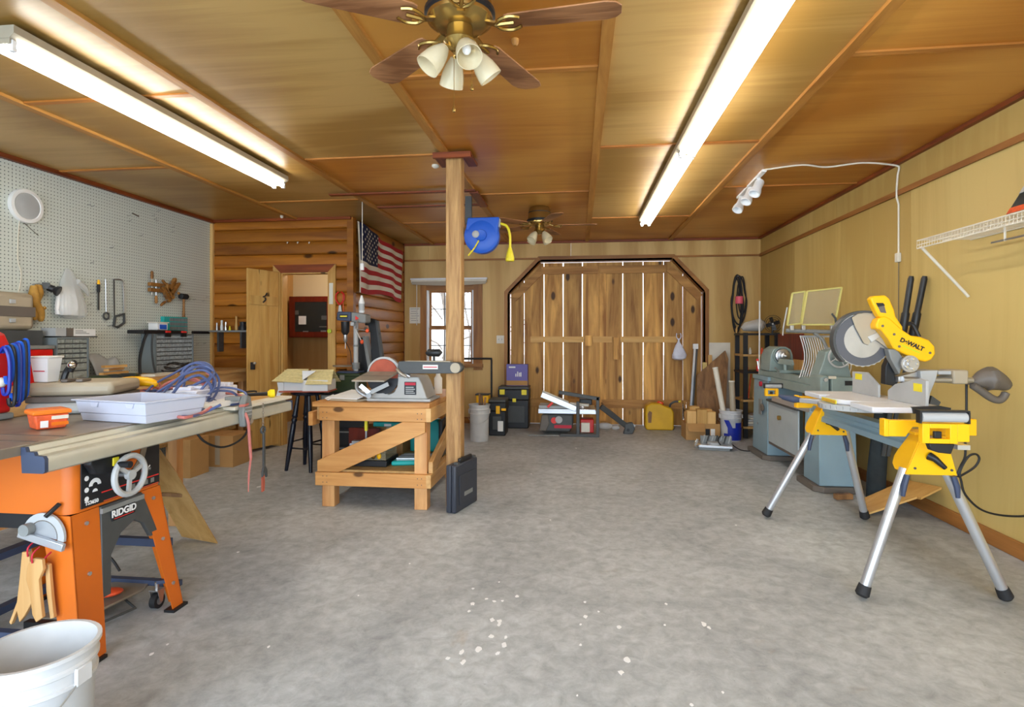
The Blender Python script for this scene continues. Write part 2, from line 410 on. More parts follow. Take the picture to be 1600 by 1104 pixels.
# ceiling: plywood sheets with battens over the joints
ceil = S('ceiling', M['darkroom'], B().box(XL-.2, XR+.2, YF-.2, YB+.2, ZC+.014, ZC+.15))
xs = [XL, -3.21, -2.1, -.97, .13, 1.27, XR]
cuts = [(1.7, 4.1, 6.5), (.48, 2.88, 5.28), (1.65, 4.05, 6.45), (.43, 2.83, 5.235), (1.63, 4.03, 6.43), (.44, 2.84, 5.24)]
orange_sheets = {(2, 3), (2, 2), (3, 0), (3, 1), (3, 2), (5, 0), (5, 1), (5, 2), (5, 3), (3, 3), (4, 3)}
for i in range(6):
    ys = [YF-.1]+list(cuts[i])+[YB]
    for j in range(len(ys)-1):
        B().box(xs[i]+.004, xs[i+1]-.004, ys[j]+.004, ys[j+1]-.004, ZC, ZC+.014).o('plywood_sheet', M['ceil_or' if (i, j) in orange_sheets else 'ceil_tan'], ceil)
        if j: B().box(xs[i]+.03, xs[i+1]-.03, ys[j]-.018, ys[j]+.018, ZC-.011, ZC-.0005).o('cross_batten', M['batten_x'], ceil)
    if i: B().box(xs[i]-.028, xs[i]+.028, YF-.1, YB-.05, ZC-.02, ZC-.0005).o('batten', M['batten'], ceil)
# edge mouldings of the ceiling
B().box(XL+.012, XL+.05, YF, 6.07, ZC-.035, ZC-.001).o('cornice', M['dark_trim'], ceil)
B().box(XR-.04, XR-.002, YF, YB-.02, ZC-.03, ZC-.001).o('cornice', M['dark_trim'], ceil)
B().box(-2.55, XR-.05, YB-.04, YB-.002, ZC-.03, ZC-.001).o('cornice', M['dark_trim_x'], ceil)
B().box(XL+.05, -2.55, 6.02, 6.05, ZC-.03, ZC-.001).o('cornice', M['dark_trim_x'], ceil)
# framed patch beside the post
for a in ((-2.32, -.93, 4.98, 5.04), (-2.05, -.93, 5.52, 5.58)): B().box(*a, ZC-.032, ZC-.0205).o('patch_batten', M['dark_trim_x'], ceil)
B().box(-.99, -.91, 5.04, 5.6, ZC-.04, ZC-.0205).o('patch_batten', M['dark_trim'], ceil)

# right wall: plywood sheets, band, baseboard
wr = S('wall_right', M['darkroom'], B().box(XR+.012, XR+.15, YF-.15, YB+.15, 0, ZC+.01))
ys = [YF, -.1, 1.12, 2.24, 3.36, 4.5, 5.62, 6.76, YB]
for a, c_ in zip(ys, ys[1:]):
    B().box(XR, XR+.012, a+.0015, c_-.0015, 0, 2.37).o('plywood_sheet', M['ply_r'], wr)
for a, c_ in zip([YF, .9, 3.3, 5.7], [.9, 3.3, 5.7, YB]):
    B().box(XR-.006, XR+.012, a+.001, c_-.001, 2.37, ZC).o('plywood_band', M['ply_r'], wr)
B().box(XR-.022, XR-.0061, YF, YB, 2.345, 2.385).o('batten', M['base_r'], wr)
S('baseboard_right', M['base_r'], B().box(XR-.022, XR-.001, YF, YB-.001, .001, .095), bev=.004)

# back wall with the arched opening
wbk = SE('wall_back')
ax0, ax1, ax2, ax3, az1, az2 = -1.0, -.54, 1.305, 1.74, 1.88, 2.345
wx0, wx1, wz0, wz1 = -2.20, -1.50, .86, 1.93
def yb(x0, x1, z0, z1, nm='plywood_sheet'):
    return B().box(x0, x1, YB, YB+.1, z0, z1).o(nm, M['ply_b'], wbk)
yb(-2.56, wx0, 0, 2.37); yb(wx0, wx1, 0, wz0); yb(wx0, wx1, wz1, 2.37)
B().prism([(wx1, YB, 0), (ax0, YB, 0), (ax0, YB, az1), (ax1, YB, az2), (ax1, YB, 2.37), (wx1, YB, 2.37)], (0, .1, 0)).o('plywood_sheet', M['ply_b'], wbk)
yb(ax1, ax2, az2, 2.37)
B().prism([(ax3, YB, 0), (XR, YB, 0), (XR, YB, 2.37), (ax2, YB, 2.37), (ax2, YB, az2), (ax3, YB, az1)], (0, .1, 0)).o('plywood_sheet', M['ply_b'], wbk)
for a, c_ in ((-2.56, -2.17), (-2.17, -.1), (-.1, XR)):
    B().box(a+.001, c_-.001, YB-.008, YB+.1, 2.37, ZC).o('plywood_band', M['ply_b'], wbk)
B().box(-2.56, XR-.023, YB-.022, YB-.0081, 2.352, 2.378).o('batten', M['frame_x'], wbk)
B().box(-2.54, ax0-.12, YB-.015, YB-.001, .001, .09).o('baseboard_strip', M['frame_x'], wbk)
B().box(ax3+.12, XR-.023, YB-.015, YB-.001, .001, .09).o('baseboard_strip', M['frame_x'], wbk)
# arched frame around the barn doors
fr = SE('trim_1')
out = [(ax0-.05, 0), (ax0-.05, az1+.02), (ax1-.02, az2+.05), (ax2+.02, az2+.05), (ax3+.05, az1+.02), (ax3+.05, 0)]
inn = [(ax0+.02, 0), (ax0+.02, az1-.01), (ax1+.01, az2-.02), (ax2-.01, az2-.02), (ax3-.02, az1-.01), (ax3-.02, 0)]
for k in range(5):
    p, q, r_, s_ = out[k], out[k+1], inn[k+1], inn[k]
    B().prism([(p[0], YB-.03, p[1]), (q[0], YB-.03, q[1]), (r_[0], YB-.03, r_[1]), (s_[0], YB-.03, s_[1])], (0, .03, 0)).o('frame_board', M['frame_x' if k in (1, 2, 3) else 'frame'], fr)
    i2 = [(inn[k][0], inn[k][1]), (inn[k+1][0], inn[k+1][1])]
    d = V((i2[1][0]-i2[0][0], 0, i2[1][1]-i2[0][1])).normalized(); nr = V((-d.z, 0, d.x))*.022
    B().prism([(i2[0][0], YB-.03, i2[0][1]), (i2[1][0], YB-.03, i2[1][1]), (i2[1][0]+nr.x, YB-.03, i2[1][1]+nr.z), (i2[0][0]+nr.x, YB-.03, i2[0][1]+nr.z)], (0, .19, 0)).o('jamb_board', M['frame_x' if k in (1, 2, 3) else 'frame'], fr)
# the two barn doors
YD = 8.05
def px2x(px, Y=YD): return pt(px, 500, Y=Y).x
def top_at(x):
    if x < ax1: return az1-.026+(x-ax0)*(az2-az1)/(ax1-ax0)
    if x > ax2: return az2-.026-(x-ax2)*(az2-az1)/(ax3-ax2)
    return az2-.030
gaps = [804, 819, 850, 880, 910, 936, 947.5, 973, 1005, 1037, 1067, 1088]
leafs = [SE('door_2'), SE('door_3')]
lg = D.objects
for k in range(len(gaps)-1):
    x0, x1 = px2x(gaps[k]), px2x(gaps[k+1])
    if k == 0: x0 = ax0+.027
    if k == len(gaps)-2: x1 = ax3-.025
    g = {1: .008, 2: .011, 3: .013, 4: .011, 5: .0, 6: .0, 7: .012, 8: .011, 9: .01, 10: .006, 11: .010, 12: 0}.get(k, .006)
    g2 = {0: .006, 1: .011, 2: .013, 3: .011, 4: 0, 5: 0, 6: .012, 7: .011, 8: .01, 9: .006, 10: .010, 11: 0}[k]
    n = 13; q = []
    ph = random.random()*6; r1 = random.random()*6
    top0, top1 = top_at(x0), top_at(x1)
    L_ = []; R_ = []
    for i in range(n):
        f = i/(n-1)
        L_.append((x0+g/2*(1+.35*math.sin(ph+7*f)), YD, .004+f*(top0-.004)))
        R_.append((x1-g2/2*(1+.35*math.sin(r1+6*f)), YD, .004+f*(top1-.004)))
    pts = L_+R_[::-1]
    if x0 < ax1 < x1: pts = L_+[(ax1, YD, az2-.030)]+R_[::-1]
    if x0 < ax2 < x1: pts = L_+[(ax2, YD, az2-.030)]+R_[::-1]
    B().prism(pts, (0, .022, 0)).o('door_plank', M['barn'], leafs[0 if k < 5 else 1])
def rail(i, p0, p1, h, Y=YD-.018, m_='barn_x', d=.03, nm='door_rail'):
    return B().beam((p0[0], Y, p0[1]), (p1[0], Y, p1[1]), d, h, (0, 0, 1)).o(nm, M[m_], leafs[i])
rail(0, (px2x(846), 2.205), (px2x(934), 2.205), .11); rail(1, (px2x(938), 2.205), (px2x(1040), 2.205), .11)
rail(0, (ax0+.07, 1.80), (ax1+.02, 2.21), .10, d=.028); rail(1, (ax2-.03, 2.21), (ax3-.05, 1.80), .10, d=.028)
rail(0, (px2x(829), 1.213), (px2x(913), 1.213), .085, m_='pine', nm='cross_bar'); rail(1, (px2x(926), 1.213), (px2x(956), 1.213), .085, m_='pine', nm='cross_bar')
rail(1, (px2x(969), 1.213), (px2x(1057), 1.213), .085, m_='pine', nm='cross_bar')
rail(0, (px2x(830), .30), (px2x(933), .30), .12); rail(1, (px2x(940), .30), (px2x(1080), .30), .12)
B().box(px2x(958), px2x(968), YD-.06, YD-.0015, .93, 1.24).o('latch', M['barn'], leafs[1])
B().box(px2x(914), px2x(925), YD-.05, YD-.0015, 1.12, 1.27).o('latch', M['barn'], leafs[0])
B().box(px2x(936.5), px2x(947), YD-.03, YD-.0015, .05, 2.15).o('meeting_strip', M['barn'], leafs[1])

# window
wi = SE('window_1')
def yw(x0, x1, z0, z1, y0, y1, nm, mm='frame'): return B().box(x0, x1, y0, y1, z0, z1).o(nm, M[mm], wi)
yw(wx0-.09, wx0, wz0-.09, wz1+.09, YB-.022, YB-.001, 'casing'); yw(wx1, wx1+.13, wz0-.09, wz1+.09, YB-.022, YB-.001, 'casing')
yw(wx0, wx1, wz1, wz1+.09, YB-.022, YB-.001, 'casing', 'frame_x'); yw(wx0-.1, wx1+.14, wz0-.05, wz0, YB-.06, YB-.001, 'window_sill', 'frame_x')
yw(wx0, wx0+.025, wz0, wz1, YB, YB+.1, 'jamb', 'wpaint'); yw(wx1-.025, wx1, wz0, wz1, YB, YB+.1, 'jamb', 'wpaint')
zm = 1.385
for z0, z1 in ((wz0, zm), (zm, wz1)):
    yy = YB+.05+(.02 if z0 > 1 else 0)
    for a in ((wx0+.025, wx1-.025, z0, z0+.03), (wx0+.025, wx1-.025, z1-.03, z1), (wx0+.025, wx0+.055, z0+.03, z1-.03), (wx1-.055, wx1-.025, z0+.03, z1-.03)):
        yw(*a, yy, yy+.02, 'sash')
    for i in (1, 2):
        x = wx0+.055+(wx1-wx0-.11)*i/3
        yw(x-.006, x+.006, z0+.03, z1-.03, yy+.002, yy+.016, 'muntin', 'dgrey')
    z = (z0+z1)/2
    yw(wx0+.055, wx1-.055, z-.006, z+.006, yy+.003, yy+.015, 'muntin', 'dgrey')
    for i in range(3):
        for (za, zb) in ((z0+.03, z), (z, z1-.03)):
            x0 = wx0+.055+(wx1-wx0-.11)*i/3
            yw(x0, x0+(wx1-wx0-.11)/3, za, zb, yy+.008, yy+.011, 'pane', 'glass')

# left wall: white pegboard
m = D.materials.new('pegboard'); m.use_nodes = True; nt = m.node_tree; b = nt.nodes['Principled BSDF']; L = nt.links.new
t = N(nt, 'ShaderNodeTexCoord'); mp = N(nt, 'ShaderNodeMapping'); mp.inputs['Scale'].default_value = (1/.0285,)*3
L(t.outputs['Object'], mp.inputs[0])
fr_ = N(nt, 'ShaderNodeVectorMath', operation='FRACTION'); L(mp.outputs[0], fr_.inputs[0])
sb = N(nt, 'ShaderNodeVectorMath', operation='SUBTRACT'); L(fr_.outputs[0], sb.inputs[0]); sb.inputs[1].default_value = (.5, .5, .5)
ml = N(nt, 'ShaderNodeVectorMath', operation='MULTIPLY'); L(sb.outputs[0], ml.inputs[0]); ml.inputs[1].default_value = (0, 1, 1)
ln = N(nt, 'ShaderNodeVectorMath', operation='LENGTH'); L(ml.outputs[0], ln.inputs[0])
r = N(nt, 'ShaderNodeValToRGB'); r.color_ramp.elements[0].position = .13; r.color_ramp.elements[1].position = .17
r.color_ramp.elements[0].color = lin((70, 78, 76)); r.color_ramp.elements[1].color = lin((204, 210, 202)); L(ln.outputs['Value'], r.inputs[0])
L(r.outputs[0], b.inputs['Base Color']); b.inputs['Roughness'].default_value = .45
bp = N(nt, 'ShaderNodeBump', i_Strength=.5, i_Distance=.003); L(r.outputs[0], bp.inputs['Height']); L(bp.outputs[0], b.inputs['Normal'])
M['peg'] = m
wl = S('wall_left', M['darkroom'], B().box(XL-.15, XL-.007, YF-.15, YB+.15, 0, ZC+.01))
for a, c_ in ((YF, 1.35), (1.35, 3.75), (3.75, 6.06)):
    B().box(XL-.006, XL, a+.001, c_-.001, .0, 2.58).o('pegboard_sheet', M['peg'], wl)
B().box(XL+.001, XL+.035, 6.03, 6.065, 0, ZC-.04).o('corner_batten', M['pine_z'], wl)

# inner wall with log siding and a doorway to a side room
wi2 = SE('wall_inner')
dx0, dx1, dz = -3.39, -2.82, 1.985
z = 0; hh = .1465
B().box(XL, dx0, 6.085, 6.16, 0, ZC).o('wall_core', M['darkroom'], wi2); B().box(dx1, -2.56, 6.085, 6.16, 0, ZC).o('wall_core', M['darkroom'], wi2)
B().box(dx0, dx1, 6.085, 6.16, dz, ZC).o('wall_core', M['darkroom'], wi2)
def logb(x0, x1, z0, z1):
    h = z1-z0; pr = []
    for a, d in ((.0, .006), (.03, .02), (.10, .026), (.35, .028), (.65, .028), (.90, .025), (.97, .018), (1, .006)):
        pr.append((x0, 6.084-d, z0+a*h))
    pr += [(x0, 6.084, z1), (x0, 6.084, z0)]
    B().prism(pr, (x1-x0, 0, 0)).o('siding_board', M['log'], wi2)
def logy(y0, y1, z0, z1):
    h = z1-z0; pr = []
    for a, d in ((.0, .006), (.03, .02), (.10, .026), (.35, .028), (.65, .028), (.90, .025), (.97, .018), (1, .006)):
        pr.append((-2.56+d, y0, z0+a*h))
    pr += [(-2.56, y0, z1), (-2.56, y0, z0)]
    B().prism(pr, (0, y1-y0, 0)).o('siding_board', M['log_y'], wi2)
B().box(-2.64, -2.5601, 6.165, YB-.001, 0, ZC).o('wall_core', M['darkroom'], wi2)
k = 0
while z < ZC-.03:
    z1 = min(z+hh, ZC-.002)
    if z < dz:
        logb(XL+.036, dx0-.09, z, z1); logb(dx1+.09, -2.60, z, z1)
    else: logb(XL+.036, -2.60, z, z1)
    logy(6.13, YB-.001, z, z1)
    z = z1; k += 1
B().box(-2.60, -2.528, 6.05, 6.13, 0, ZC-.002).o('corner_board', M['log'], wi2)
B().box(-2.559, -2.525, YB-.04, YB-.03, 0, ZC-.002).o('corner_board', M['dark_trim'], wi2)
# door trim
tr = SE('trim_2')
B().prism([(dx0-.09, 6.03, 0), (dx0, 6.03, 0), (dx0, 6.03, dz), (dx0-.09, 6.03, dz+.09)], (0, .025, 0)).o('casing', M['door'], tr)
B().prism([(dx1, 6.03, 0), (dx1+.09, 6.03, 0), (dx1+.09, 6.03, dz+.09), (dx1, 6.03, dz)], (0, .025, 0)).o('casing', M['door'], tr)
B().prism([(dx0, 6.03, dz), (dx1, 6.03, dz), (dx1+.09, 6.03, dz+.09), (dx0-.09, 6.03, dz+.09)], (0, .025, 0)).o('casing', M['dark_trim_x'], tr)
B().box(dx0-.001, dx0+.012, 6.056, 6.165, 0, dz).o('jamb', M['door'], tr); B().box(dx1-.012, dx1+.001, 6.056, 6.165, 0, dz).o('jamb', M['door'], tr)
B().box(dx0+.012, dx1-.012, 6.056, 6.165, dz-.012, dz+.001).o('jamb', M['door'], tr)
# open plank door
d1 = SE('door_1')
hp, fe = V((-3.40, 6.012, 0)), V((-3.52, 5.60, 0)); dd = (fe-hp); n_ = V((dd.y, -dd.x, 0)).normalized()*.022
for a, b_ in ((0, .3), (.3, .62), (.62, 1)):
    p0, p1 = hp+dd*(a+.004), hp+dd*(b_-.004)
    B().prism([(p0.x, p0.y, .03), (p1.x, p1.y, .03), (p1.x+n_.x, p1.y+n_.y, .03), (p0.x+n_.x, p0.y+n_.y, .03)], (0, 0, 1.96)).o('door_plank', M['door'], d1, bev=.003)
for z_ in (.4, 1.65):
    p0, p1 = hp+dd*.06, hp+dd*.94; q = n_*.03
    B().beam(p0-n_*.4+V((0, 0, z_)), p1-n_*.4+V((0, 0, z_)), .016, .1).o('door_batten', M['door'], d1)
# side room behind the doorway
sr = SE('wall_side_room')
B().box(XL, -2.65, 7.90, 7.94, 1.62, ZC).o('wallpaper', M['wallpap'], sr); B().box(XL, -2.65, 7.90, 7.94, 0, 1.62).o('wall_panel', M['sideply'], sr)
B().box(XL+.001, XL+.02, 6.17, 7.9, 0, ZC).o('wall_panel', M['sideply'], sr); B().box(-2.66, -2.641, 6.17, 7.9, 0, ZC).o('wall_panel', M['sideply'], sr)
# front of the garage, behind the camera: two piers and a lintel round a wide open doorway
wf = SE('wall_front')
B().box(XL, -3.7, YF-.15, YF, 0, ZC).o('pier', M['ply_r'], wf); B().box(2.3, XR, YF-.15, YF, 0, ZC).o('pier', M['ply_r'], wf)
B().box(-3.7, 2.3, YF-.15, YF, 2.48, ZC).o('lintel', M['ply_r'], wf)
# bare trees outside the window
for i in range(10):
    x = -5.3+i*.38; y = 10+(i*7 % 10)*1.1; h = random.uniform(4, 6); r_ = random.uniform(.025, .06)
    t_ = T('bare_tree', 'bare grey tree outside behind the small window', 'tree', 'bare trees outside the window')
    B().tube(sm([(x, y, -.2), (x+.1, y, h*.3), (x-.1, y, h*.6), (x+.05, y, h)]), r_, 6).o('trunk', M['bark'], t_)
    for j in range(9):
        z_ = random.uniform(.3, h*.8); s_ = random.choice((-1, 1)); l = random.uniform(.3, .9)
        B().tube(sm([(x, y, z_), (x+s_*l*.4, y+.05, z_+l*.45), (x+s_*l, y, z_+l*.7)]), r_*.32, 5).o('branch', M['bark'], t_)
# the post
po_ = SE('pillar_wood')
B().box(-.968, -.852, 4.02, 4.135, 0, ZC-.03).o('shaft', M['post'], po_, bev=.006)
cx, cy = -.91, 4.08
B().box(cx-.14, cx+.14, cy-.13, cy-.065, ZC-.028, ZC-.0205).o('cap_board', M['dark_trim_x'], po_)
B().box(cx-.14, cx-.07, cy-.06, cy+.16, ZC-.045, ZC-.0215).o('cap_board', M['dark_trim'], po_); B().box(cx+.07, cx+.14, cy-.06, cy+.16, ZC-.045, ZC-.0215).o('cap_board', M['dark_trim'], po_)
B().box(cx-.14, cx+.14, cy-.13, cy-.10, ZC-.06, ZC-.029).o('cap_board', M['dark_trim_x'], po_)
# ================================================================ LAMPS AND THINGS ON THE CEILING
def fixture(x, y0, y1, label):
    f = T('fluorescent_fixture', label, 'light', 'strip lights')
    B().prism([(x-.072, y0, ZC-.021), (x-.072, y0, ZC-.055), (x-.05, y0, ZC-.075), (x+.05, y0, ZC-.075), (x+.072, y0, ZC-.055), (x+.072, y0, ZC-.021)], (0, y1-y0, 0)).o('channel', M['chan'], f)
    for s in (-1, 1):
        B().cyl((x+s*.036, y0+.035, ZC-.099), (x+s*.036, y1-.035, ZC-.099), .0185, n=14).o('tube_lamp', M['tube'], f)
        for y in (y0+.012, y1-.034):
            B().box(x+s*.04-.012, x+s*.04+.012, y, y+.022, ZC-.125, ZC-.0755).o('lamp_socket', M['wpaint'], f, bev=.003)
    for y in (y0+.002, y1-.006): B().box(x-.05, x+.05, y, y+.004, ZC-.098, ZC-.0755).o('end_plate', M['chan'], f)
fixture(-2.475, 2.12, 4.40, 'long two-tube strip light over the pegboard side of the shop')
fixture(.75, 1.56, 3.975, 'long two-tube strip light on the right, the nearer of two in line')
fixture(.75, 3.985, 6.38, 'two-tube strip light farther back, towards the barn doors')

def fan(c, rad, zb, ph, kit, label, big, kph=0):
    f = T('ceiling_fan', label, 'ceiling fan')
    x, y = c
    B().lathe((x, y, 0), (0, 0, 1), [(0, ZC-.002), (.10, ZC-.002), (.115, ZC-.03), (.125, zb+.07), (.13, zb+.05), (.125, zb+.02), (.09, zb-.005), (0, zb-.005)], 32).o('motor_housing', M['brass'], f)
    B().lathe((x, y, 0), (0, 0, 1), [(.127, zb+.062), (.136, zb+.055), (.136, zb+.04), (.127, zb+.033)], 32).o('housing_ring', M['blackm'], f)
    B().lathe((x, y, 0), (0, 0, 1), [(0, zb-.006), (.05, zb-.006), (.052, zb-.04), (.062, zb-.06), (.05, kit+.055), (.025, kit+.03), (0, kit+.028)], 24).o('light_kit', M['brass'], f)
    for k in range(5):
        a = math.radians(ph+72*k); u = V((math.cos(a), math.sin(a), 0)); v = V((-u.y, u.x, 0)); o_ = V((x, y, zb))
        outl = [(.18, -.05), (.2, -.058), (rad-.06, -.073), (rad-.02, -.06), (rad, -.03), (rad, .03), (rad-.02, .06), (rad-.06, .073), (.2, .058), (.18, .05)]
        B().prism([o_+u*p+v*q+V((0, 0, q*.12)) for p, q in outl], (0, 0, .006)).o('blade', M['oak_fan'], f, bev=.0015)
        ir = B().beam(o_+u*.085+V((0, 0, .012)), o_+u*.15+V((0, 0, -.006)), .03, .008)
        for s in (-1, 1):
            ir.tube(sm([o_+u*.14+V((0, 0, -.006)), o_+u*.16+v*s*.03+V((0, 0, -.008)), o_+u*.2+v*s*.045+V((0, 0, -.006)), o_+u*.235+v*s*.03+V((0, 0, -.005))], 5), .007, 6)
        ir.tube([o_+u*.14+V((0, 0, -.006)), o_+u*.21+V((0, 0, -.005))], .008, 6)
        ir.o('blade_iron', M['brass'], f)
    for k in range(4):
        a = math.radians(kph+90*k); u = V((math.cos(a), math.sin(a), 0)); ax = (u*.62-V((0, 0, .78))).normalized()
        b0 = V((x, y, kit+.045))+u*.055
        B().tube([V((x, y, kit+.045))+u*.02, b0, b0+ax*.012], .011, 8).o('lamp_arm', M['brass'], f)
        sh = B().lathe(b0+ax*.008, ax, [(.02, 0), (.024, .008), (.034, .03), (.043, .06), (.047, .09), (.048, .108), (.0455, .108), (.0445, .09), (.04, .06), (.031, .03), (.018, .008)], 20).o('lamp_shade', M['shade'], f)
        B().ell(b0+ax*.055, (.018, .018, .022), 10).o('bulb', M['bulb'], sh)
    if big:
        for dx_, dy_, l in ((-.02, -.015, .17), (.045, .01, .08)):
            ch = B().tube([(x+dx_, y+dy_, kit+.05), (x+dx_, y+dy_, kit+.05-l-.06)], .0012, 5)
            ch = ch.o('pull_chain', M['brass'], f)
            B().lathe((x+dx_, y+dy_, kit+.05-l-.085), (0, 0, 1), [(0, 0), (.006, .004), (.007, .012), (.003, .025), (0, .026)], 10).o('chain_bob', M['brass'], ch)
    else:
        B().lathe((x, y, 0), (0, 0, 1), [(.09, ZC-.05), (.12, ZC-.055), (.12, ZC-.062), (.09, ZC-.066)], 24).o('housing_band', M['blackm'], f)
fan((-.45, 2.1), .61, 2.44, -4, 2.31, 'large brass and oak ceiling fan with glass shades hanging close to the viewer', 1, -62)
fan((-.40, 5.85), .60, 2.42, 3, 2.30, 'brass ceiling fan with glass shades farther back by the barn doors', 0, -40)
# small fittings on the ceiling
k = T('ceiling_button', 'small round cream button on the ceiling beside the post cap', 'sensor')
B().lathe((-1.12, 4.31, ZC-.0005), (0, 0, -1), [(0, .0), (.03, .0), (.03, .012), (.018, .022), (0, .024)], 18).o('cap', M['offwhite'], k)
for i, (x, y, lb) in enumerate(((-3.3, 5.9, 'tiny white bell-shaped hook on the ceiling by the log wall'), (-.285, 2.53, 'small round ceiling plug hole cover just behind the big fan'))):
    B().lathe((x, y, ZC-.0005), (0, 0, -1), [(0, 0), (.018, 0), (.016, .018), (.008, .03), (0, .031)], 12).o('ceiling_hook', M['offwhite'] if i == 0 else M['batten'])
    tag(D.objects[-1] if 0 else [o for o in COL.objects if o.name.startswith('ceiling_hook')][-1], lb, 'hook')
# track light with three heads, its cable along ceiling and down the right wall
tk = T('track_light', 'white track light with three cylinder heads on the ceiling', 'light')
p0, p1 = V((1.50, 4.72, ZC-.012)), V((1.545, 5.62, ZC-.012))
B().beam(p0, p1, .035, .02).o('track', M['wpaint'], tk)
for i, f_ in enumerate((.2, .52, .88)):
    c = p0.lerp(p1, f_)
    B().beam(c-V((0, 0, .012)), c-V((0, 0, .07)), .03, .03, (1, 0, 0)).o('head_stem', M['wpaint'], tk, bev=.004)
    ax = V((-.45, -.35, -.82)).normalized()
    B().lathe(c-V((0, 0, .07))-ax*.04, ax, [(0, 0), (.034, 0), (.038, .01), (.036, .07), (.048, .11), (.048, .14), (.04, .14), (.03, .08), (0, .08)], 20).o('lamp_head', M['wpaint'], tk)
cb = sm([(1.50, 4.71, ZC-.01), (1.75, 4.62, ZC-.008), (1.95, 4.66, ZC-.02), (2.2, 4.62, ZC-.008), (2.43, 4.62, ZC-.035), (2.462, 4.62, ZC-.06)], 6)
cb += [V((2.462, 4.64, z)) for z in (2.5,)]+[V((2.455, 4.64, z)) for z in (2.4, 2.33)]+[V((2.472, 4.645, z)) for z in (2.28, 2.0, 1.85)]
wc = T('surface_cable', 'thin cream cable running from the track light down the right wall', 'cable')
B().tube(cb, .007, 6).o('cable', M['offwhite'], wc)
B().tube([(2.472, 4.645, 1.85), (2.4725, 4.648, 1.5), (2.473, 4.64, 1.1)], .003, 5).o('thin_lead', M['cordg'], wc)
B().box(2.452, 2.479, 4.62, 4.665, 1.83, 1.9).o('switch_box', M['offwhite'], wc, bev=.004)
# hanging rod over the log wall
hr = T('hanging_rod', 'thin white rod with a plug end hanging from the ceiling before the flag', 'rod')
c = pt(566, 315, Z=ZC-.0)
B().cyl((c.x, c.y, ZC), (c.x, c.y, 1.98), .004, n=6).o('rod', M['offwhite'], hr)
B().box(c.x-.018, c.x+.018, c.y-.012, c.y+.012, 1.92, 1.99).o('plug', M['white'], hr, bev=.004)
# blue cord reel behind the post
rl = T('cord_reel', 'round blue retractable cord reel with a yellow cord hung behind the post', 'reel')
cx, cy_, cz = -.90, 5.2, 2.20
B().lathe((cx, cy_-.06, cz), (0, 1, 0), [(0, 0), (.05, -.012), (.055, 0), (.13, .0), (.165, .02), (.168, .06), (.165, .1), (.12, .12), (0, .12)], 40).o('reel_body', M['blue'], rl)
B().prism([(cx+.03, cy_-.055, cz+.06), (cx+.15, cy_-.055, cz+.0), (cx+.17, cy_-.055, cz+.17), (cx-.13, cy_-.055, cz+.17), (cx-.15, cy_-.055, cz+.05)], (0, .11, 0)).o('reel_housing', M['blue'], rl, bev=.01)
B().lathe((cx-.05, cy_-.066, cz+.01), (0, -1, 0), [(.032, -.02), (.034, .006), (.022, .014), (0, .016)], 20).o('hub_cap', M['lgrey'], rl)
B().box(cx-.16, cx-.10, cy_-.02, cy_+.02, cz+.12, ZC-.03).o('mount_bracket', M['dgrey'], rl)
B().box(cx+.14, cx+.175, cy_-.03, cy_+.03, cz+.08, cz+.16).o('cord_guide', M['lgrey'], rl, bev=.006)
B().tube(sm([(cx+.165, cy_, cz+.12), (cx+.235, cy_, cz+.09), (cx+.265, cy_, cz+.0), (cx+.265, cy_, cz-.12)]), .012, 8).o('cord', M['yellow2'], rl)
B().lathe((cx+.265, cy_, cz-.24), (0, 0, 1), [(0, 0), (.04, .0), (.042, .03), (.03, .08), (.016, .13), (0, .135)], 10).o('outlet_plug', M['yellow2'], rl, bev=.003)
B().tube(sm([(cx-.02, cy_-.07, cz-.05), (cx-.06, cy_-.075, cz-.12), (cx-.12, cy_-.07, cz-.19)]), .007, 6).o('tail_cord', M['yellow2'], rl)

# ================================================================ THINGS ON THE WALLS
# flag on the side of the log wall
fl = T('flag', 'striped flag with white stars on navy, pinned along the side log wall', 'flag')
Y0, Y1, Zt, Zb = 6.16, 7.72, 2.575, 1.78
def fx(u, v): return -2.50+.02*math.sin(u*9+v*2)+.012*math.sin(u*21)
def fp(u, v, dx_=0):
    y = Y0+(Y1-Y0)*u
    z = Zt-(Zt-Zb)*v-.16*math.sin(u*1.5)*(1-v)*.55-.05*math.sin(u*7+1)*v*.5-.02*u
    return V((fx(u, v)+dx_, y, z))
for k in range(13):
    v0, v1 = k/13, (k+1)/13; u0 = .4 if k < 7 else 0
    B().sheet([[fp(u0+(1-u0)*i/24, v) for i in range(25)] for v in (v0, v1)]).o('red_stripe' if k % 2 == 0 else 'white_stripe', M['fr' if k % 2 == 0 else 'fw'], fl)
B().sheet([[fp(.4*i/10, 7/13*j/4) for i in range(11)] for j in range(5)]).o('canton', M['fb'], fl)
B().sheet([[fp(-.02, v/6) for v in range(7)], [fp(0, v/6) for v in range(7)]]).o('hoist_band', M['fw'], fl)
sb_ = B()
for r_ in range(9):
    for c_ in range(6 if r_ % 2 == 0 else 5):
        u = .4*(1+c_*2+(r_ % 2))/12; v = 7/13*(r_+1)/10; p = fp(u, v, .004)
        q = []
        for k in range(10):
            a = PI/2+k*PI/5; rr = .021 if k % 2 == 0 else .009
            q.append(p+V((0, math.cos(a)*rr*1.1, math.sin(a)*rr)))
        cc = sb_.bm.verts.new(p); vs_ = [sb_.bm.verts.new(x) for x in q]
        for k in range(10): sb_._f([cc, vs_[k], vs_[(k+1) % 10]])
so = sb_.o('stars', M['fw'], fl); so['kind'] = 'stuff'
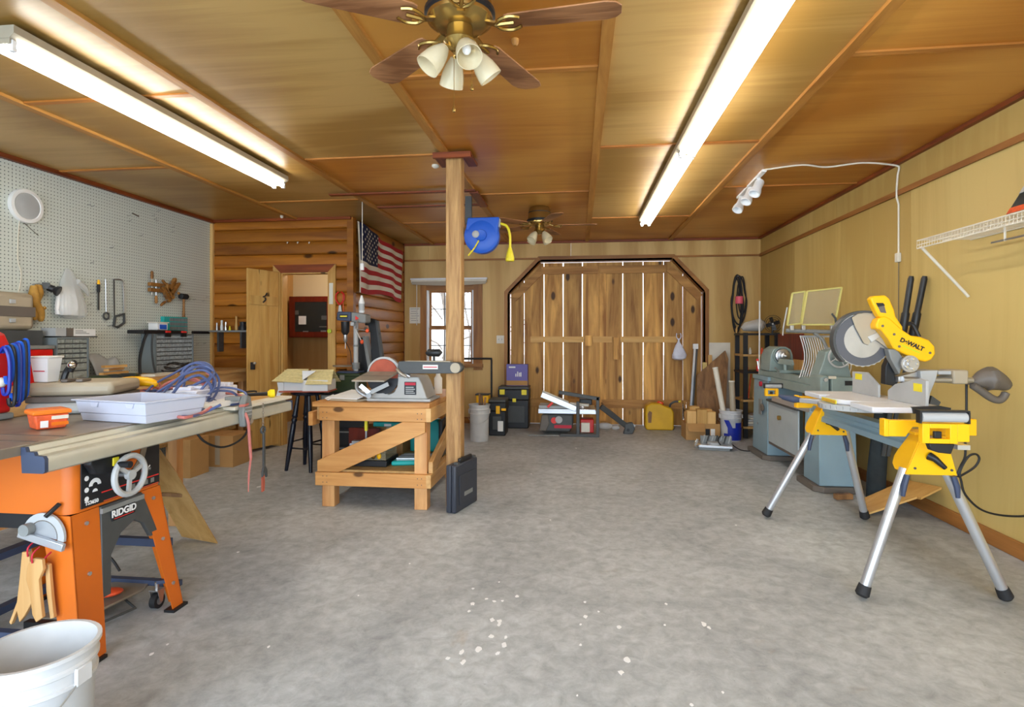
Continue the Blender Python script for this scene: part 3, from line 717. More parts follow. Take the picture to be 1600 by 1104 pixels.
# notice on the back wall, left of the window
def note(p, w_, h_, label, name='paper_notice', cat='notice', lines=6, ang=0, mtl='paper', red=False):
    n = T(name, label, cat); x, y, z = p
    B().box(x-w_/2, x+w_/2, y-.002, y, z-h_/2, z+h_/2).o('sheet', M[mtl], n)
    return n
pn = note((-2.37, YB-.009, 1.565), .17, .235, 'white handwritten sheet pinned left of the window')
for i in range(6):
    B().box(-2.44+.01*(i % 2), -2.31-.015*((i*2) % 3), YB-.0118, YB-.0112, 1.655-.034*i, 1.661-.034*i).o('writing_line', M['mgrey'], pn)
# roller blind over the window
bl = T('roller_blind', 'rolled up cream blind with valance above the window', 'blind')
bx0, bx1 = -2.42, -1.29
B().cyl((bx0+.01, YB-.06, 2.06), (bx1-.01, YB-.06, 2.06), .026, n=16).o('roller', M['offwhite'], bl)
B().box(bx0, bx1, YB-.095, YB-.05, 2.075, 2.1).o('headrail', M['wpaint'], bl, bev=.004)
B().sheet([[(bx0+.02+(bx1-bx0-.04)*i/10, YB-.085, 2.06) for i in range(11)], [(bx0+.02+(bx1-bx0-.04)*i/10, YB-.08, 2.01-.02*math.sin(i/10*PI)) for i in range(11)]]).o('valance_fabric', M['ltan'], bl)
B().cyl((-2.335, YB-.045, 2.05), (-2.335, YB-.045, 1.42), .005, n=6).o('wand', M['white'], bl)
sw = T('light_switch', 'cream two-switch plate on the wall beside the arched doors', 'switch')
B().box(-1.165, -1.055, YB-.008, YB-.001, 1.155, 1.27).o('plate', M['offwhite'], sw, bev=.002)
for dx_ in (-.022, .022): B().box(-1.11+dx_-.005, -1.11+dx_+.005, YB-.016, YB-.0081, 1.2, 1.225).o('toggle', M['lgrey'], sw)
# coiled belt loops on the back wall right
lp = T('hanging_hose_loops', 'long dark loops of cord with a pink tag hung right of the arched doors', 'cord')
hx, hy = 2.16, YB-.03
for (dx_, w_, zt, zb_, r_) in ((0, .075, 2.09, 1.36, .014), (.02, .10, 2.08, 1.42, .010), (-.01, .06, 2.05, 1.30, .010), (.03, .045, 2.0, 1.5, .008), (.06, .05, 2.07, 1.55, .008)):
    pts = [(hx+dx_+w_*math.cos(a)*(1 if math.sin(a) < .2 else .8), hy-.01-dx_*.2, (zt+zb_)/2+(zt-zb_)/2*math.sin(a)) for a in [2*PI*k/18 for k in range(18)]]
    B().tube(sm(pts, 3, True), r_, 7, closed=True).o('loop', M['cord'], lp)
B().cyl((hx+.02, hy-.03, 1.80), (hx+.02, hy-.03, 1.70), .05, n=12).o('tag', M['pink'], lp)
B().cyl((hx, hy+.028, 2.07), (hx, hy-.045, 2.075), .006, n=6).o('hook', M['steel'], lp)
# white plastic bag hanging on the barn door
bg = T('shopping_bag', 'small white plastic bag knotted and hanging on the barn door', 'bag')
bxx = px2x(1060, 7.95)
pr = [(.006, .30), (.012, .27), (.02, .24), (.045, .2), (.075, .13), (.098, .07), (.09, .02), (.05, 0), (0, 0)]
def bagm(c, pr, n, axis=(0, 0, 1), f=3, am=.1, flat=1.0):
    b_ = B(); rings = []
    for r_, h in pr:
        rings.append([V((c[0]+r_*math.cos(2*PI*k/n)*(1+am*math.sin(f*2*PI*k/n+h*20)), c[1]+flat*r_*math.sin(2*PI*k/n)*(1+am*math.sin(f*2*PI*k/n+h*20)), c[2]+h)) for k in range(n)]+[])
        rings[-1].append(rings[-1][0])
    b_.sheet(rings); return b_
bagm((bxx, 7.95-.03, .93), pr, 20, flat=.6).o('bag_body', M['bag'], bg)
for s in (-1, 1): B().tube(sm([(bxx, 7.92, 1.2), (bxx+s*.03, 7.925, 1.25), (bxx+s*.025, 7.935, 1.3)]), .007, 6).o('handle', M['bag'], bg)
B().cyl((bxx, 8.02, 1.285), (bxx, 7.925, 1.29), .004, n=6).o('nail', M['steel'], bg)
# wire shelf on the right wall, with a framed picture on it
ws = T('wire_shelf', 'white wire shelf on diagonal brackets high on the right wall', 'shelf')
sy0, sy1, sz, sx0 = 2.0, 3.85, 1.865, 2.16
fb_ = B(); wv_ = B()
for z_, r_ in ((sz, .0045), (sz-.05, .0045), (sz-.028, .003)): B().tube([(sx0, sy0, z_), (sx0, sy1, z_)], r_, 6).o('front_rail', M['offwhite'], ws)
B().tube([(XR-.006, sy0, sz), (XR-.006, sy1, sz)], .004, 6).o('back_rail', M['offwhite'], ws)
B().tube([(sx0+.15, sy0, sz-.004), (sx0+.15, sy1, sz-.004)], .004, 6).o('middle_rail', M['offwhite'], ws)
n = 72
wv_ = B()
for i in range(n+1):
    y = sy0+(sy1-sy0)*i/n
    wv_.tube([(XR-.006, y, sz+.003), (sx0, y, sz+.003), (sx0-.003, y, sz-.05)], .0018, 4)
o_ = wv_.o('wires', M['offwhite'], ws); o_['kind'] = 'stuff'
for y in (3.84, 2.6):
    B().tube([(sx0+.01, y-.01, sz-.04), (XR-.04, y+.02, 1.54), (XR-.012, y+.02, 1.505)], .009, 8).o('bracket', M['offwhite'], ws)
B().tube([(2.36, 2.2, sz-.075), (2.36, 3.5, sz-.075)], .006, 6).o('hang_rod', M['steel'], ws)
for y in (2.4, 2.9, 3.4): B().tube([(2.36, y, sz-.005), (2.36, y, sz-.082)], .006, 6).o('rod_clip', M['offwhite'], ws)
pc = T('framed_picture', 'dark glossy picture leaning on the wire shelf at the wall', 'picture')
q = [(2.19, 2.45, sz+.008), (2.19, 3.15, sz+.008), (2.40, 3.12, sz+.40), (2.40, 2.45, sz+.40)]
B().prism(q, (.012, 0, .004)).o('print', M['photo'], pc)
def lerpq(u, v): return V(q[0]).lerp(V(q[1]), u).lerp(V(q[3]).lerp(V(q[2]), u), v)+V((-.002, 0, 0))
B().prism([lerpq(a, b_) for a, b_ in ((.5, .2), (.8, .3), (.92, .75), (.6, .9), (.45, .5))], (-.001, 0, 0)).o('amber_patch', M['photo2'], pc)
B().prism([lerpq(a, b_) for a, b_ in ((.3, .02), (1, .02), (1, .1), (.3, .1))], (-.001, 0, 0)).o('red_border', M['oj2'], pc)
B().prism([lerpq(a, b_) for a, b_ in ((.9, .3), (1, .28), (1, .75), (.94, .9))], (-.0015, 0, 0)).o('pale_patch', M['lgrey'], pc)

# side room cabinet, seen through the doorway
ck = T('wall_cabinet', 'dark cherry wall cabinet with glass doors in the side room', 'cabinet')
a_ = pt(451, 463, Y=7.6); b_ = pt(530, 527, Y=7.6)
x0, x1, z0, z1 = a_.x, -2.67, b_.z, a_.z
B().box(x0, x1, 7.62, 7.885, z0, z1).o('carcass', M['cherry'], ck)
wd = (x1-x0)
for i in range(2):
    u0, u1 = (x0+.01, x0+wd*.45) if i == 0 else (x0+wd*.45+.008, x1-.01)
    dr = B()
    for a in ((u0, u1, z0+.01, z0+.08), (u0, u1, z1-.08, z1-.01), (u0, u0+.085, z0+.08, z1-.08), (u1-.085, u1, z0+.08, z1-.08)): dr.box(a[0], a[1], 7.595, 7.619, a[2], a[3])
    do = dr.o('door', M['cherry'], ck)
    B().box(u0+.086, u1-.086, 7.600, 7.604, z0+.081, z1-.081).o('pane', M['cabglass'], do)
    B().box(u0+.085, u1-.085, 7.612, 7.6195, z0+.08, z1-.08).o('dark_interior', M['darkroom'], do)
    B().ell((u1-.03 if i == 0 else u0+.03, 7.588, z0+.3), (.009, .009, .009), 8).o('knob', M['steel'], do)
for i in range(2):
    zz = z0+.14+i*.0
pp = pt(472, 500, Y=7.58)
tag(B().box(pp.x-.055, pp.x+.055, 7.585, 7.592, pp.z-.06, pp.z+.06).o('paper_note', M['white']), 'square white note stuck on the cabinet glass in the side room', 'note')
shl = B().box(pt(498, 0, Y=7.59).x, -2.75, 7.606, 7.6115, 1.39, 1.40).o('shelf', M['offwhite'], ck)
for i, (px_, py_) in enumerate(((462, 488), (477, 520), (506, 496), (505, 519))):
    c = pt(px_, py_, Y=7.6); B().box(c.x-.04, c.x+.04, 7.606, 7.611, c.z-.03, c.z+.03).o('contents', M['lgrey' if i % 2 == 0 else 'white'], ck)
# door furniture on and near the plank door
def latch(c):
    l = T('rim_latch', 'small black latch box with a bright knob on the open plank door', 'latch')
    B().box(c.x-.035, c.x+.035, c.y-.02, c.y, c.z-.05, c.z+.03).o('latch_box', M['black'], l, bev=.003)
    B().ell((c.x+.04, c.y-.02, c.z+.02), (.018, .015, .015), 10).o('knob', M['steel'], l); return l
p = pt(400, 570, Y=5.64); latch(V((-3.50, 5.655, p.z)))
hk = T('iron_hook', 'black curled iron hook on the open plank door', 'hook')
c = V((-3.435, 5.80, pt(419, 465, Y=5.8).z))
B().tube(sm([c+V((.035, -.03, .05)), c+V((.01, -.02, .02)), c+V((-.03, -.02, .0)), c+V((-.02, -.02, -.05)), c+V((.015, -.02, -.02)), c+V((.0, -.01, .0))]), .008, 7).o('hook', M['black'], hk)
kn = pt(516, 517, Y=6.02)
tag(B().lathe((kn.x, 6.0299, kn.z), (0, -1, 0), [(0, 0), (.012, .0), (.012, .015), (.024, .025), (.024, .038), (0, .045)], 16).o('green_ball', M['lime']), 'lime green round knob on the right casing of the side doorway', 'ball')
tag(B().box(-2.80, -2.755, 6.022, 6.029, 1.62, 1.86).o('thermometer_strip', M['offwhite'], None), 'narrow white strip card on the side doorway casing', 'card')
# narrow shelf with tools on the log wall
sh = T('tool_shelf', 'short grey shelf with small hand tools left of the plank door', 'shelf')
B().box(-4.21, -3.72, 5.94, 6.054, 1.305, 1.325).o('board', M['mgrey'], sh)
B().box(-4.12, -4.10, 5.96, 6.05, 1.08, 1.304).o('bracket', M['dgrey'], sh); B().box(-3.84, -3.82, 5.96, 6.05, 1.12, 1.304).o('bracket', M['dgrey'], sh)
for i, (x, h, mm, r_, lb) in enumerate(((-4.15, .09, 'steel', .012, 'bright steel bit'), (-4.09, .12, 'white', .016, 'white capped bottle'), (-4.04, .1, 'chrome', .014, 'chrome socket tool'), (-3.99, .05, 'yellow2', .012, 'small yellow cap'), (-3.91, .17, 'pine_z', .015, 'wooden handle'), (-3.83, .1, 'black', .045, 'black tool pouch'))):
    tag(B().lathe((x, 6.0, 1.3255), (0, 0, 1), [(0, 0), (r_, 0), (r_*1.1, h*.3), (r_*.7, h*.6), (r_*.8, h*.95), (0, h)], 10).o('hand_tool', M[mm]), lb+' standing on the short shelf of the log wall', 'tool', 'tools on the short shelf')
c = pt(530, 468, Y=6.0)
ht = T('hanging_snips', 'red handled snips hanging on the log wall above the drill press', 'snips')
for s in (-1, 1):
    B().tube(sm([(c.x, 6.02, c.z-.06), (c.x+s*.045, 6.02, c.z), (c.x+s*.045, 6.02, c.z+.06), (c.x+s*.012, 6.02, c.z+.09)]), .009, 7).o('grip', M['red'], ht)
    B().beam((c.x, 6.02-s*.004, c.z-.05), (c.x+s*.02, 6.02-s*.004, c.z-.2), .004, .022, (1, 0, 0)).o('blade', M['steel'], ht)
B().tube([(c.x+.03, 6.02, c.z+.06), (c.x+.05, 6.02, c.z-.22)], .005, 6).o('cord', M['oj2'], ht)

# ---------- pegboard side
def PL(px, py, x=XL+.03): return pt(px, py, X=x)
dc = T('round_speaker', 'round white speaker disc with grey face high on the pegboard', 'speaker')
c = PL(43, 322)
B().lathe((XL+.002, c.y, c.z), (1, 0, 0), [(0, 0), (.13, 0), (.132, .02), (.128, .032), (.105, .034), (.1, .028), (0, .028)], 40).o('ring', M['white'], dc)
B().lathe((XL+.002, c.y, c.z), (1, 0, 0), [(.1, .029), (.08, .033), (0, .036)], 40).o('grille', M['lgrey'], dc)
a = PL(30, 345, XL+.008); b_ = PL(27, 400, XL+.008); e_ = PL(33, 430, XL+.008); g_ = PL(26, 468, XL+.008)
B().tube(sm([a, b_, e_, g_]), .004, 5).o('cord', M['offwhite'], dc)
B().tube([PL(34, 345, XL+.01), PL(60, 368, XL+.01)], .003, 5).o('aerial', M['cordg'], dc)
gl = T('work_gloves', 'pair of tan leather work gloves hanging on the pegboard', 'gloves')
for i, q in enumerate((((60, 445), (58, 462), (54, 480), (54, 500)), ((53, 446), (54, 470), (62, 486), (64, 502)))):
    P_ = [PL(a_, b2, XL+.035+.02*i) for a_, b2 in q]
    B().tube(sm(P_, 5), [.022, .026, .03, .036, .04, .036, .032, .03, .03, .032, .032, .03, .028, .025, .02, .012][:len(sm(P_, 5))], 10).o('glove', M['skin'], gl)
    B().tube([PL(q[2][0], q[2][1], XL+.04), PL(q[2][0]+9, q[2][1]-6, XL+.05)], [.016, .012], 8).o('thumb', M['skin'], gl)
B().cyl((XL, PL(56, 444).y, PL(56, 444).z), (XL+.07, PL(56, 444).y, PL(56, 444).z+.01), .004, n=6).o('hook', M['steel'], gl)
fcup = T('black_flashlight', 'black flashlight with wide lens hung beside the tan gloves', 'flashlight')
c = PL(76, 449, XL+.05); e_ = PL(92, 455, XL+.11)
B().tube([c, c.lerp(e_, .45), c.lerp(e_, .55), c.lerp(e_, .8), e_], [.028, .028, .024, .04, .042], 18).o('body', M['black'], fcup)
B().tube([e_, e_+(e_-c)*.02], [.034, .034], 18).o('lens', M['dgrey'], fcup)
B().beam(PL(72, 446, XL+.002), PL(72, 446, XL+.06), .05, .05).o('holder', M['dgrey'], fcup)
pb = T('hanging_plastic_bag', 'clear plastic bag of white bundles hanging on the pegboard', 'bag')
c0 = PL(107, 420, XL+.03); b2 = PL(113, 495, XL+.1)
rows = []
for (py, hw, dpt) in ((420, 5, .02), (428, 9, .03), (440, 15, .06), (455, 19, .09), (470, 22, .12), (485, 25, .13), (493, 23, .12), (498, 12, .06)):
    cxp = 107+ (py-420)*.08; r = []
    for k in range(17):
        a = 2*PI*k/16; p_ = PL(cxp, py, XL+.005+dpt/2)
        r.append(p_+V((dpt/2*math.cos(a)*(1+.1*math.sin(5*a)), hw/870*4.4*1.05*math.sin(a)*(1+.05*math.sin(6*a)), 0)))
    rows.append(r)
B().sheet(rows).o('bag_film', M['film'], pb)
for i in range(6):
    y_ = b2.y-.09+.032*i
    B().tube(sm([(XL+.04, y_*.6+c0.y*.4, b2.z+.24), (XL+.06, y_, b2.z+.1), (XL+.06, y_+.01*math.sin(i), b2.z+.02)]), .02, 8).o('white_bundle', M['white'], pb)
B().tube(sm([PL(120, 440, XL+.06), PL(132, 450, XL+.05), PL(138, 462, XL+.04)]), [.03, .03, .03, .03, .028, .026, .024, .02, .015, .01, .005][:11], 8).o('bag_tail', M['film'], pb)
# wall tools
tl = T('hand_file', 'slim file with a dark handle hanging left of the hacksaw', 'file')
c = PL(154, 437, XL+.02)
B().tube([c, c-V((0, 0, .03)), c-V((0, 0, .1))], [.008, .012, .010], 8).o('handle', M['yellow'], tl)
B().tube([c-V((0, 0, .04)), c-V((0, 0, .11))], [.013, .012], 8).o('grip', M['black'], tl)
B().beam(c-V((0, 0, .1)), c-V((0, 0, .27)), .004, .016, (0, 1, 0)).o('blade', M['dgrey'], tl)
rg = T('ring_spanner', 'long thin rod with a ring end hanging beside the hacksaw', 'tool')
c = PL(165, 436, XL+.02); e_ = PL(166, 488, XL+.02)
B().tube([c, e_], .004, 6).o('rod', M['steel'], rg)
B().tube([(XL+.02, e_.y+.028*math.sin(2*PI*k/16), e_.z-.03+.03*math.cos(2*PI*k/16)) for k in range(16)], .008, 7, closed=True).o('ring', M['dgrey'], rg)
hs_ = T('hacksaw', 'metal hacksaw with a black D handle hanging on the pegboard', 'hacksaw')
P_ = [PL(a_, b2, XL+.02) for a_, b2 in ((178, 436), (190, 438), (193, 452), (194, 490))]
B().tube(sm(P_, 4), .007, 7).o('frame', M['steel'], hs_)
B().beam(PL(178, 436, XL+.02), PL(179, 500, XL+.02), .0015, .014, (0, 1, 0)).o('blade', M['dgrey'], hs_)
B().tube([PL(a_, b2, XL+.02) for a_, b2 in ((194, 490), (180, 494), (178, 509), (184, 511), (194, 504))], .012, 8, closed=True).o('handle', M['dgrey'], hs_)
def handscrew(px, py, ang, label):
    h = T('handscrew_clamp', label, 'clamp', 'wooden clamps on the pegboard'); c = PL(px, py, XL+.04); R = rx(ang)
    for s in (-1, 1):
        q = [(-.02, -.09, s*.028-.018), (-.02, .05, s*.028-.018), (-.02, .09, s*.028-.018+(.018 if s > 0 else .0)), (-.02, .09, s*.028+.018-(0 if s > 0 else .018)), (-.02, .05, s*.028+.018), (-.02, -.09, s*.028+.018)]
        B().prism([c+R @ V(p_) for p_ in q], R @ V((.036, 0, 0))).o('jaw', M['tan'], h, bev=.003)
    for s, y_ in ((1, -.055), (-1, .0)):
        B().tube([c+R @ V((0, y_, -.08*s)), c+R @ V((0, y_, .08*s))], .005, 7).o('screw', M['steel'], h)
        B().tube([c+R @ V((0, y_, .08*s)), c+R @ V((0, y_, .095*s)), c+R @ V((0, y_, .15*s)), c+R @ V((0, y_, .16*s))], [.008, .014, .013, .008], 10).o('grip', M['tan'], h)
    return h
handscrew(244, 449, .0, 'wooden handscrew clamp with upright grip, leftmost of three on the pegboard')
handscrew(262, 457, 2.2, 'wooden handscrew clamp tilted, middle of three on the pegboard')
handscrew(271, 448, .9, 'wooden handscrew clamp steeply tilted, next to the mallet')
ma = T('rubber_mallet', 'black rubber mallet with wooden handle hanging on the pegboard', 'mallet')
c = PL(287, 463, XL+.06)
B().tube([c+V((0, -.05, 0)), c+V((0, -.045, 0)), c+V((0, .045, 0)), c+V((0, .05, 0))], [.024, .03, .03, .024], 16).o('head', M['rubber'], ma)
B().tube([c, c-V((0, 0, .12)), c-V((0, 0, .22))], [.012, .011, .015], 10).o('handle', M['tan'], ma)
B().cyl((XL, c.y, c.z-.035), (XL+.08, c.y+.02, c.z-.032), .004, n=6).o('peg', M['steel'], ma)
ms_ = PL(313, 519)
tag(B().box(XL+.001, XL+.02, 5.72, 6.0, 1.285, 1.315).o('tool_strip', M['black']), 'black magnetic tool strip at the end of the pegboard', 'tool rack')
# little empty hooks
pegs = [(138, 475), (142, 458), (168, 509), (172, 387), (141, 410), (293, 468), (301, 468), (315, 470), (322, 464), (306, 537), (318, 536), (237, 337), (268, 355), (243, 345), (218, 368), (177, 302), (200, 345), (245, 330), (199, 337), (240, 342), (268, 362), (136, 320), (142, 322)]
for px_, py_ in pegs:
    c = PL(px_, py_, XL); tag(B().tube([c+V((.0005, 0, .0)), c+V((.03, 0, .0)), c+V((.036, 0, .012))], .0028, 5).o('peg_hook', M['steel']), 'small empty wire hook on the white pegboard', 'hook', 'empty pegboard hooks')
tag(B().beam(PL(207, 333, XL+.008), PL(217, 338, XL+.008), .006, .012).o('peg_clip', M['taupe']), 'small flat clip high on the pegboard', 'clip')

for px_, nm_ in ((450, 'left'), (466, 'middle'), (484, 'right')):
    c = pt(px_, 378, Y=6.055); tag(B().tube(sm([c, c+V((0, -.02, -.005)), c+V((.005, -.028, -.02)), c+V((.01, -.025, -.004))], 3), .005, 6).o('cup_hook', M['offwhite']), 'tiny pale cup hook high on the log wall, %s of three' % nm_, 'hook', 'cup hooks above the side doorway')
# ================================================================ LEFT: WALL BENCH AND WHAT STANDS ON IT
wbz = .90
wb_ = T('wall_workbench', 'long wooden workbench fixed under the pegboard', 'workbench')
B().box(XL+.003, -3.64, 1.2, 5.94, wbz-.035, wbz).o('top', M['doug_y'], wb_, bev=.003)
B().box(-3.70, -3.665, 1.2, 5.92, wbz-.14, wbz-.036).o('apron', M['doug_y'], wb_)
for y in (1.5, 3.2, 4.75, 5.85):
    B().box(-3.76, -3.701, y-.045, y+.045, 0, wbz-.036).o('leg', M['doug_z'], wb_)
B().box(XL+.003, -3.72, 1.2, 5.7, .25, .28).o('lower_shelf', M['osb'], wb_)

def cabinet(x0, x1, y0, y1, z0, z1, rows, cols, big, dm, label):
    c = T('parts_cabinet', label, 'parts cabinet'); t_ = .01
    B().box(x1-.0059, x1-.0052, y0+t_, y1-t_, z0+t_, z1-t_).o('gap_shade_back', M['dgrey'], c)  # darker plate: shade of the gaps between drawers put into colour
    B().box(x0, x1-.006, y0, y1, z0, z1).o('case', M['cabgrey'], c, bev=.003)
    fb_ = B()
    for z in (z0, z1-t_): fb_.box(x1-.0059, x1+.008, y0, y1, z, z+t_)
    for y in (y0, y1-t_): fb_.box(x1-.0059, x1+.008, y, y+t_, z0+t_, z1-t_)
    fb_.o('front_rim', M['cabgrey'], c)
    hh_ = (z1-z0-2*t_)/(rows+big*1.6); z = z1-t_
    for r_ in range(rows+big):
        h = hh_ if r_ < rows else hh_*1.6; n = cols if r_ < rows else max(2, cols//2)
        z -= h
        for k in range(n):
            wv = (y1-y0-2*t_)/n; ya = y0+t_+k*wv
            b_ = B(); e = .005
            b_.box(x1-.005, x1+.002, ya+e, ya+wv-e, z+e, z+h-e)
            b_.box(x1+.002, x1+.012, ya+wv*.25, ya+wv*.75, z+h*.3, z+h*.3+.005)
            b_.box(x1+.002, x1+.006, ya+e, ya+wv-e, z+h-e-.004, z+h-e)
            b_.o('drawer', M[dm], c)
    return c
cabinet(-4.20, -4.05, 3.90, 4.19, wbz+.001, 1.245, 5, 4, 2, 'drawer', 'grey parts cabinet with clear drawers, the nearer one under the plastic bag')
cabinet(-4.20, -4.05, 4.93, 5.46, wbz+.001, 1.28, 7, 8, 1, 'drawer2', 'grey parts cabinet with many tiny pale drawers, the farther one')
# things on the nearer cabinet
bx = T('fastener_box', 'white and grey labelled carton lying on the nearer parts cabinet', 'box')
B().box(-4.19, -4.04, 3.94, 4.27, 1.2465, 1.256).o('lid_tray', M['dgrey'], bx)
B().box(-4.18, -4.05, 4.05, 4.26, 1.2565, 1.315).o('white_carton', M['white'], bx); B().box(-4.18, -4.045, 3.99, 4.049, 1.2565, 1.32).o('dark_pack', M['taupe'], bx)
B().box(-4.18, -4.05, 3.90, 3.989, 1.2565, 1.32).o('blue_label_pack', M['lgrey'], bx)
for i in range(3): B().box(-4.0495, -4.0485, 4.07, 4.2-.03*i, 1.275+.012*i, 1.28+.012*i).o('print_line', M['mgrey'], bx)
# black rail of clips, teal organiser and small tub on the farther cabinet
kb = T('clip_rail', 'black tool rail with two red clips on top of the farther cabinet', 'tool rack')
B().box(-4.19, -4.02, 4.75, 5.30, 1.281, 1.315).o('rail', M['black'], kb, bev=.004)
for y in (5.02, 5.24):
    B().box(-4.019, -4.0, y, y+.06, 1.29, 1.31).o('clip', M['red2'], kb, bev=.003); B().box(-4.019, -4.005, y-.005, y+.065, 1.25, 1.289).o('clip_jaw', M['black'], kb)
hb = T('hanging_black_strap', 'black and grey straps hanging beside the farther parts cabinet', 'strap')
B().tube(sm([(-4.03, 4.80, 1.28), (-4.03, 4.76, 1.2), (-4.04, 4.73, 1.05), (-4.03, 4.72, .905)]), .014, 6).o('strap', M['black'], hb)
B().tube(sm([(-4.02, 4.86, 1.28), (-4.02, 4.85, 1.15), (-4.03, 4.88, 1.0), (-4.03, 4.91, .905)]), .01, 6).o('strap', M['dgrey'], hb)
tub = T('blue_label_tub', 'small white tub with a blue label on the farther parts cabinet', 'tub')
B().box(-4.16, -4.06, 4.97, 5.11, 1.316, 1.385).o('body', M['white'], tub, bev=.006); B().box(-4.0595, -4.056, 5.0, 5.09, 1.325, 1.37).o('blue_label', M['blue'], tub)
B().box(-4.165, -4.055, 4.96, 5.12, 1.386, 1.396).o('lid', M['offwhite'], tub)
to = T('teal_organizer', 'upright clear teal compartment case behind the farther parts cabinet', 'organizer')
B().box(-4.255, -4.215, 5.25, 5.60, wbz+.001, 1.46).o('case', M['teal'], to, bev=.004)
for i in range(5):
    for j in range(4): B().box(-4.2149, -4.208, 5.33+.053*i, 5.375+.053*i, 1.28+.044*j, 1.315+.044*j).o('compartment', M['cabgrey'], to)
# bench-top clutter
def tubeloop(c, r1, r2, rad, mt, name, label, cat, n=3, seed=1, zed=.02):
    random.seed(seed); t_ = T(name, label, cat)
    for k in range(n):
        rr = 1-.15*k; ph_ = random.random()*6
        B().tube(sm([(c[0]+r1*rr*math.cos(a+ph_), c[1]+r2*rr*math.sin(a+ph_), c[2]+rad+zed*k+.012*math.sin(3*a)+.012) for a in [2*PI*q/10 for q in range(10)]], 3, True), rad, 6, closed=True).o('loop', M[mt], t_)
    return t_
c = PL(248, 572, -3.85); tubeloop((-3.85, 4.98, wbz), .11, .16, .007, 'cord', 'coiled_cord', 'black coiled cord lying on the wall bench before the tiny drawers', 'cord', 3, 3, .035)
tag(B().lathe((-3.80, 5.12, wbz+.001), (0, 0, 1), [(0, 0), (.03, 0), (.034, .02), (.02, .05), (0, .052)], 10).o('yellow_plug', M['yellow2']), 'yellow plug beside the coiled black cord', 'plug')
sa = T('shop_rag', 'crumpled grey-blue rag standing against the pegboard between the cabinets', 'rag')
B().sheet([[(XL+.03+.10*v+.012*math.sin(8*u+3*v), 4.36+.3*u+.06*(1-v)*math.sin(u*3), wbz+.002+(.19-.05*u)*(1-v)*(1+.1*math.sin(9*u))) for u in [i/12 for i in range(13)]] for v in [j/6 for j in range(7)]]).o('cloth', M['lgrey'], sa, th=.01)
db = T('dark_gloves', 'pile of dark green and black cloth on the wall bench', 'cloth')
for i in range(5):
    B().ell((-3.82+.03*(i % 2), 4.06+.07*i, wbz+.022), (.09, .08, .02), 10, rz(i)).o('fold', M['denim' if i % 2 else 'army'], db)
cc = T('paper_strips', 'cream paper strips and card on the edge of the wall bench', 'paper')
B().cbox((-3.75, 4.62, wbz+.012), (.12, .34, .02), rz(.15)).o('card', M['offwhite'], cc); B().cbox((-3.76, 4.86, wbz+.008), (.06, .5, .012), rz(-.05)).o('strip', M['pine_y'], cc)
sc_ = T('scrap_wood', 'short lengths of scrap wood on the near part of the wall bench', 'wood')
for i, (x, y, l, a) in enumerate(((-4.02, 4.42, .3, .1), (-4.05, 4.45, .26, .3), (-4.0, 4.40, .2, -.2))): B().cbox((x, y, wbz+.035+.03*i), (.04, l, .02), rz(a)).o('offcut', M['pine_y'], sc_)
rt = T('red_toolbox', 'red toolbox with grey lid against the pegboard left of the parts cabinet', 'toolbox')
B().box(-4.22, -4.03, 3.42, 3.86, wbz+.001, 1.155).o('body', M['red'], rt, bev=.006); B().box(-4.225, -4.025, 3.40, 3.87, 1.156, 1.185).o('lid', M['mgrey'], rt, bev=.005)
B().box(-4.0299, -4.02, 3.6, 3.7, 1.05, 1.09).o('latch', M['black'], rt)
tcse = T('tan_case', 'tan moulded case with a dark band propped high on the pegboard', 'case')
B().box(-4.245, -4.12, 3.38, 3.80, 1.30, 1.58).o('shell', M['ltan'], tcse, bev=.035); B().box(-4.118, -4.112, 3.42, 3.795, 1.40, 1.475).o('band', M['taupe'], tcse, bev=.002)
B().box(-4.25, -4.10, 3.38, 3.84, 1.186, 1.299).o('support_block', M['dgrey'], tcse)
for z in (1.37, 1.51): B().box(-4.119, -4.105, 3.60, 3.64, z-.015, z+.015).o('latch', M['lgrey'], tcse, bev=.003)

# ================================================================ TABLE SAW
ts = T('table_saw', 'orange table saw with cast table, aluminium front rail and mobile base', 'table saw')
tz = .88
B().box(-2.57, -1.885, 1.35, 2.60, tz-.035, tz).o('table_top', M['iron'], ts, bev=.003)
B().box(-2.57, -1.885, 2.605, 3.0, tz-.035, tz).o('extension_wing', M['iron'], ts, bev=.003)
B().box(-2.45, -1.885, 3.005, 3.32, tz-.03, tz-.004).o('extension_board', M['pine_y'], ts, bev=.002)
B().box(-1.884, -1.80, 2.75, 3.34, tz-.02, tz-.002).o('board_edge', M['offwhite'], ts, bev=.002)
for y in (1.75, 1.86): B().box(-2.56, -1.90, y, y+.014, tz+.0002, tz+.0012).o('miter_slot', M['taupe'], ts)
pf = [(-1.884, 0, tz-.03), (-1.884, 0, tz-.006), (-1.868, 0, tz-.006), (-1.862, 0, tz-.022), (-1.835, 0, tz-.022), (-1.83, 0, tz-.034), (-1.80, 0, tz-.036), (-1.793, 0, tz-.045), (-1.793, 0, tz-.088), (-1.80, 0, tz-.094), (-1.88, 0, tz-.094)]
B().prism([(x, 1.70, z) for x, _, z in pf], (0, 1.62, 0)).o('front_rail', M['rail'], ts)
B().prism([(x, 1.686, z) for x, _, z in pf], (0, .0135, 0)).o('rail_cap', M['tblue'], ts)
B().box(-1.87, -1.79, 3.32, 3.33, tz-.09, tz-.03).o('rail_cap', M['tblue'], ts)
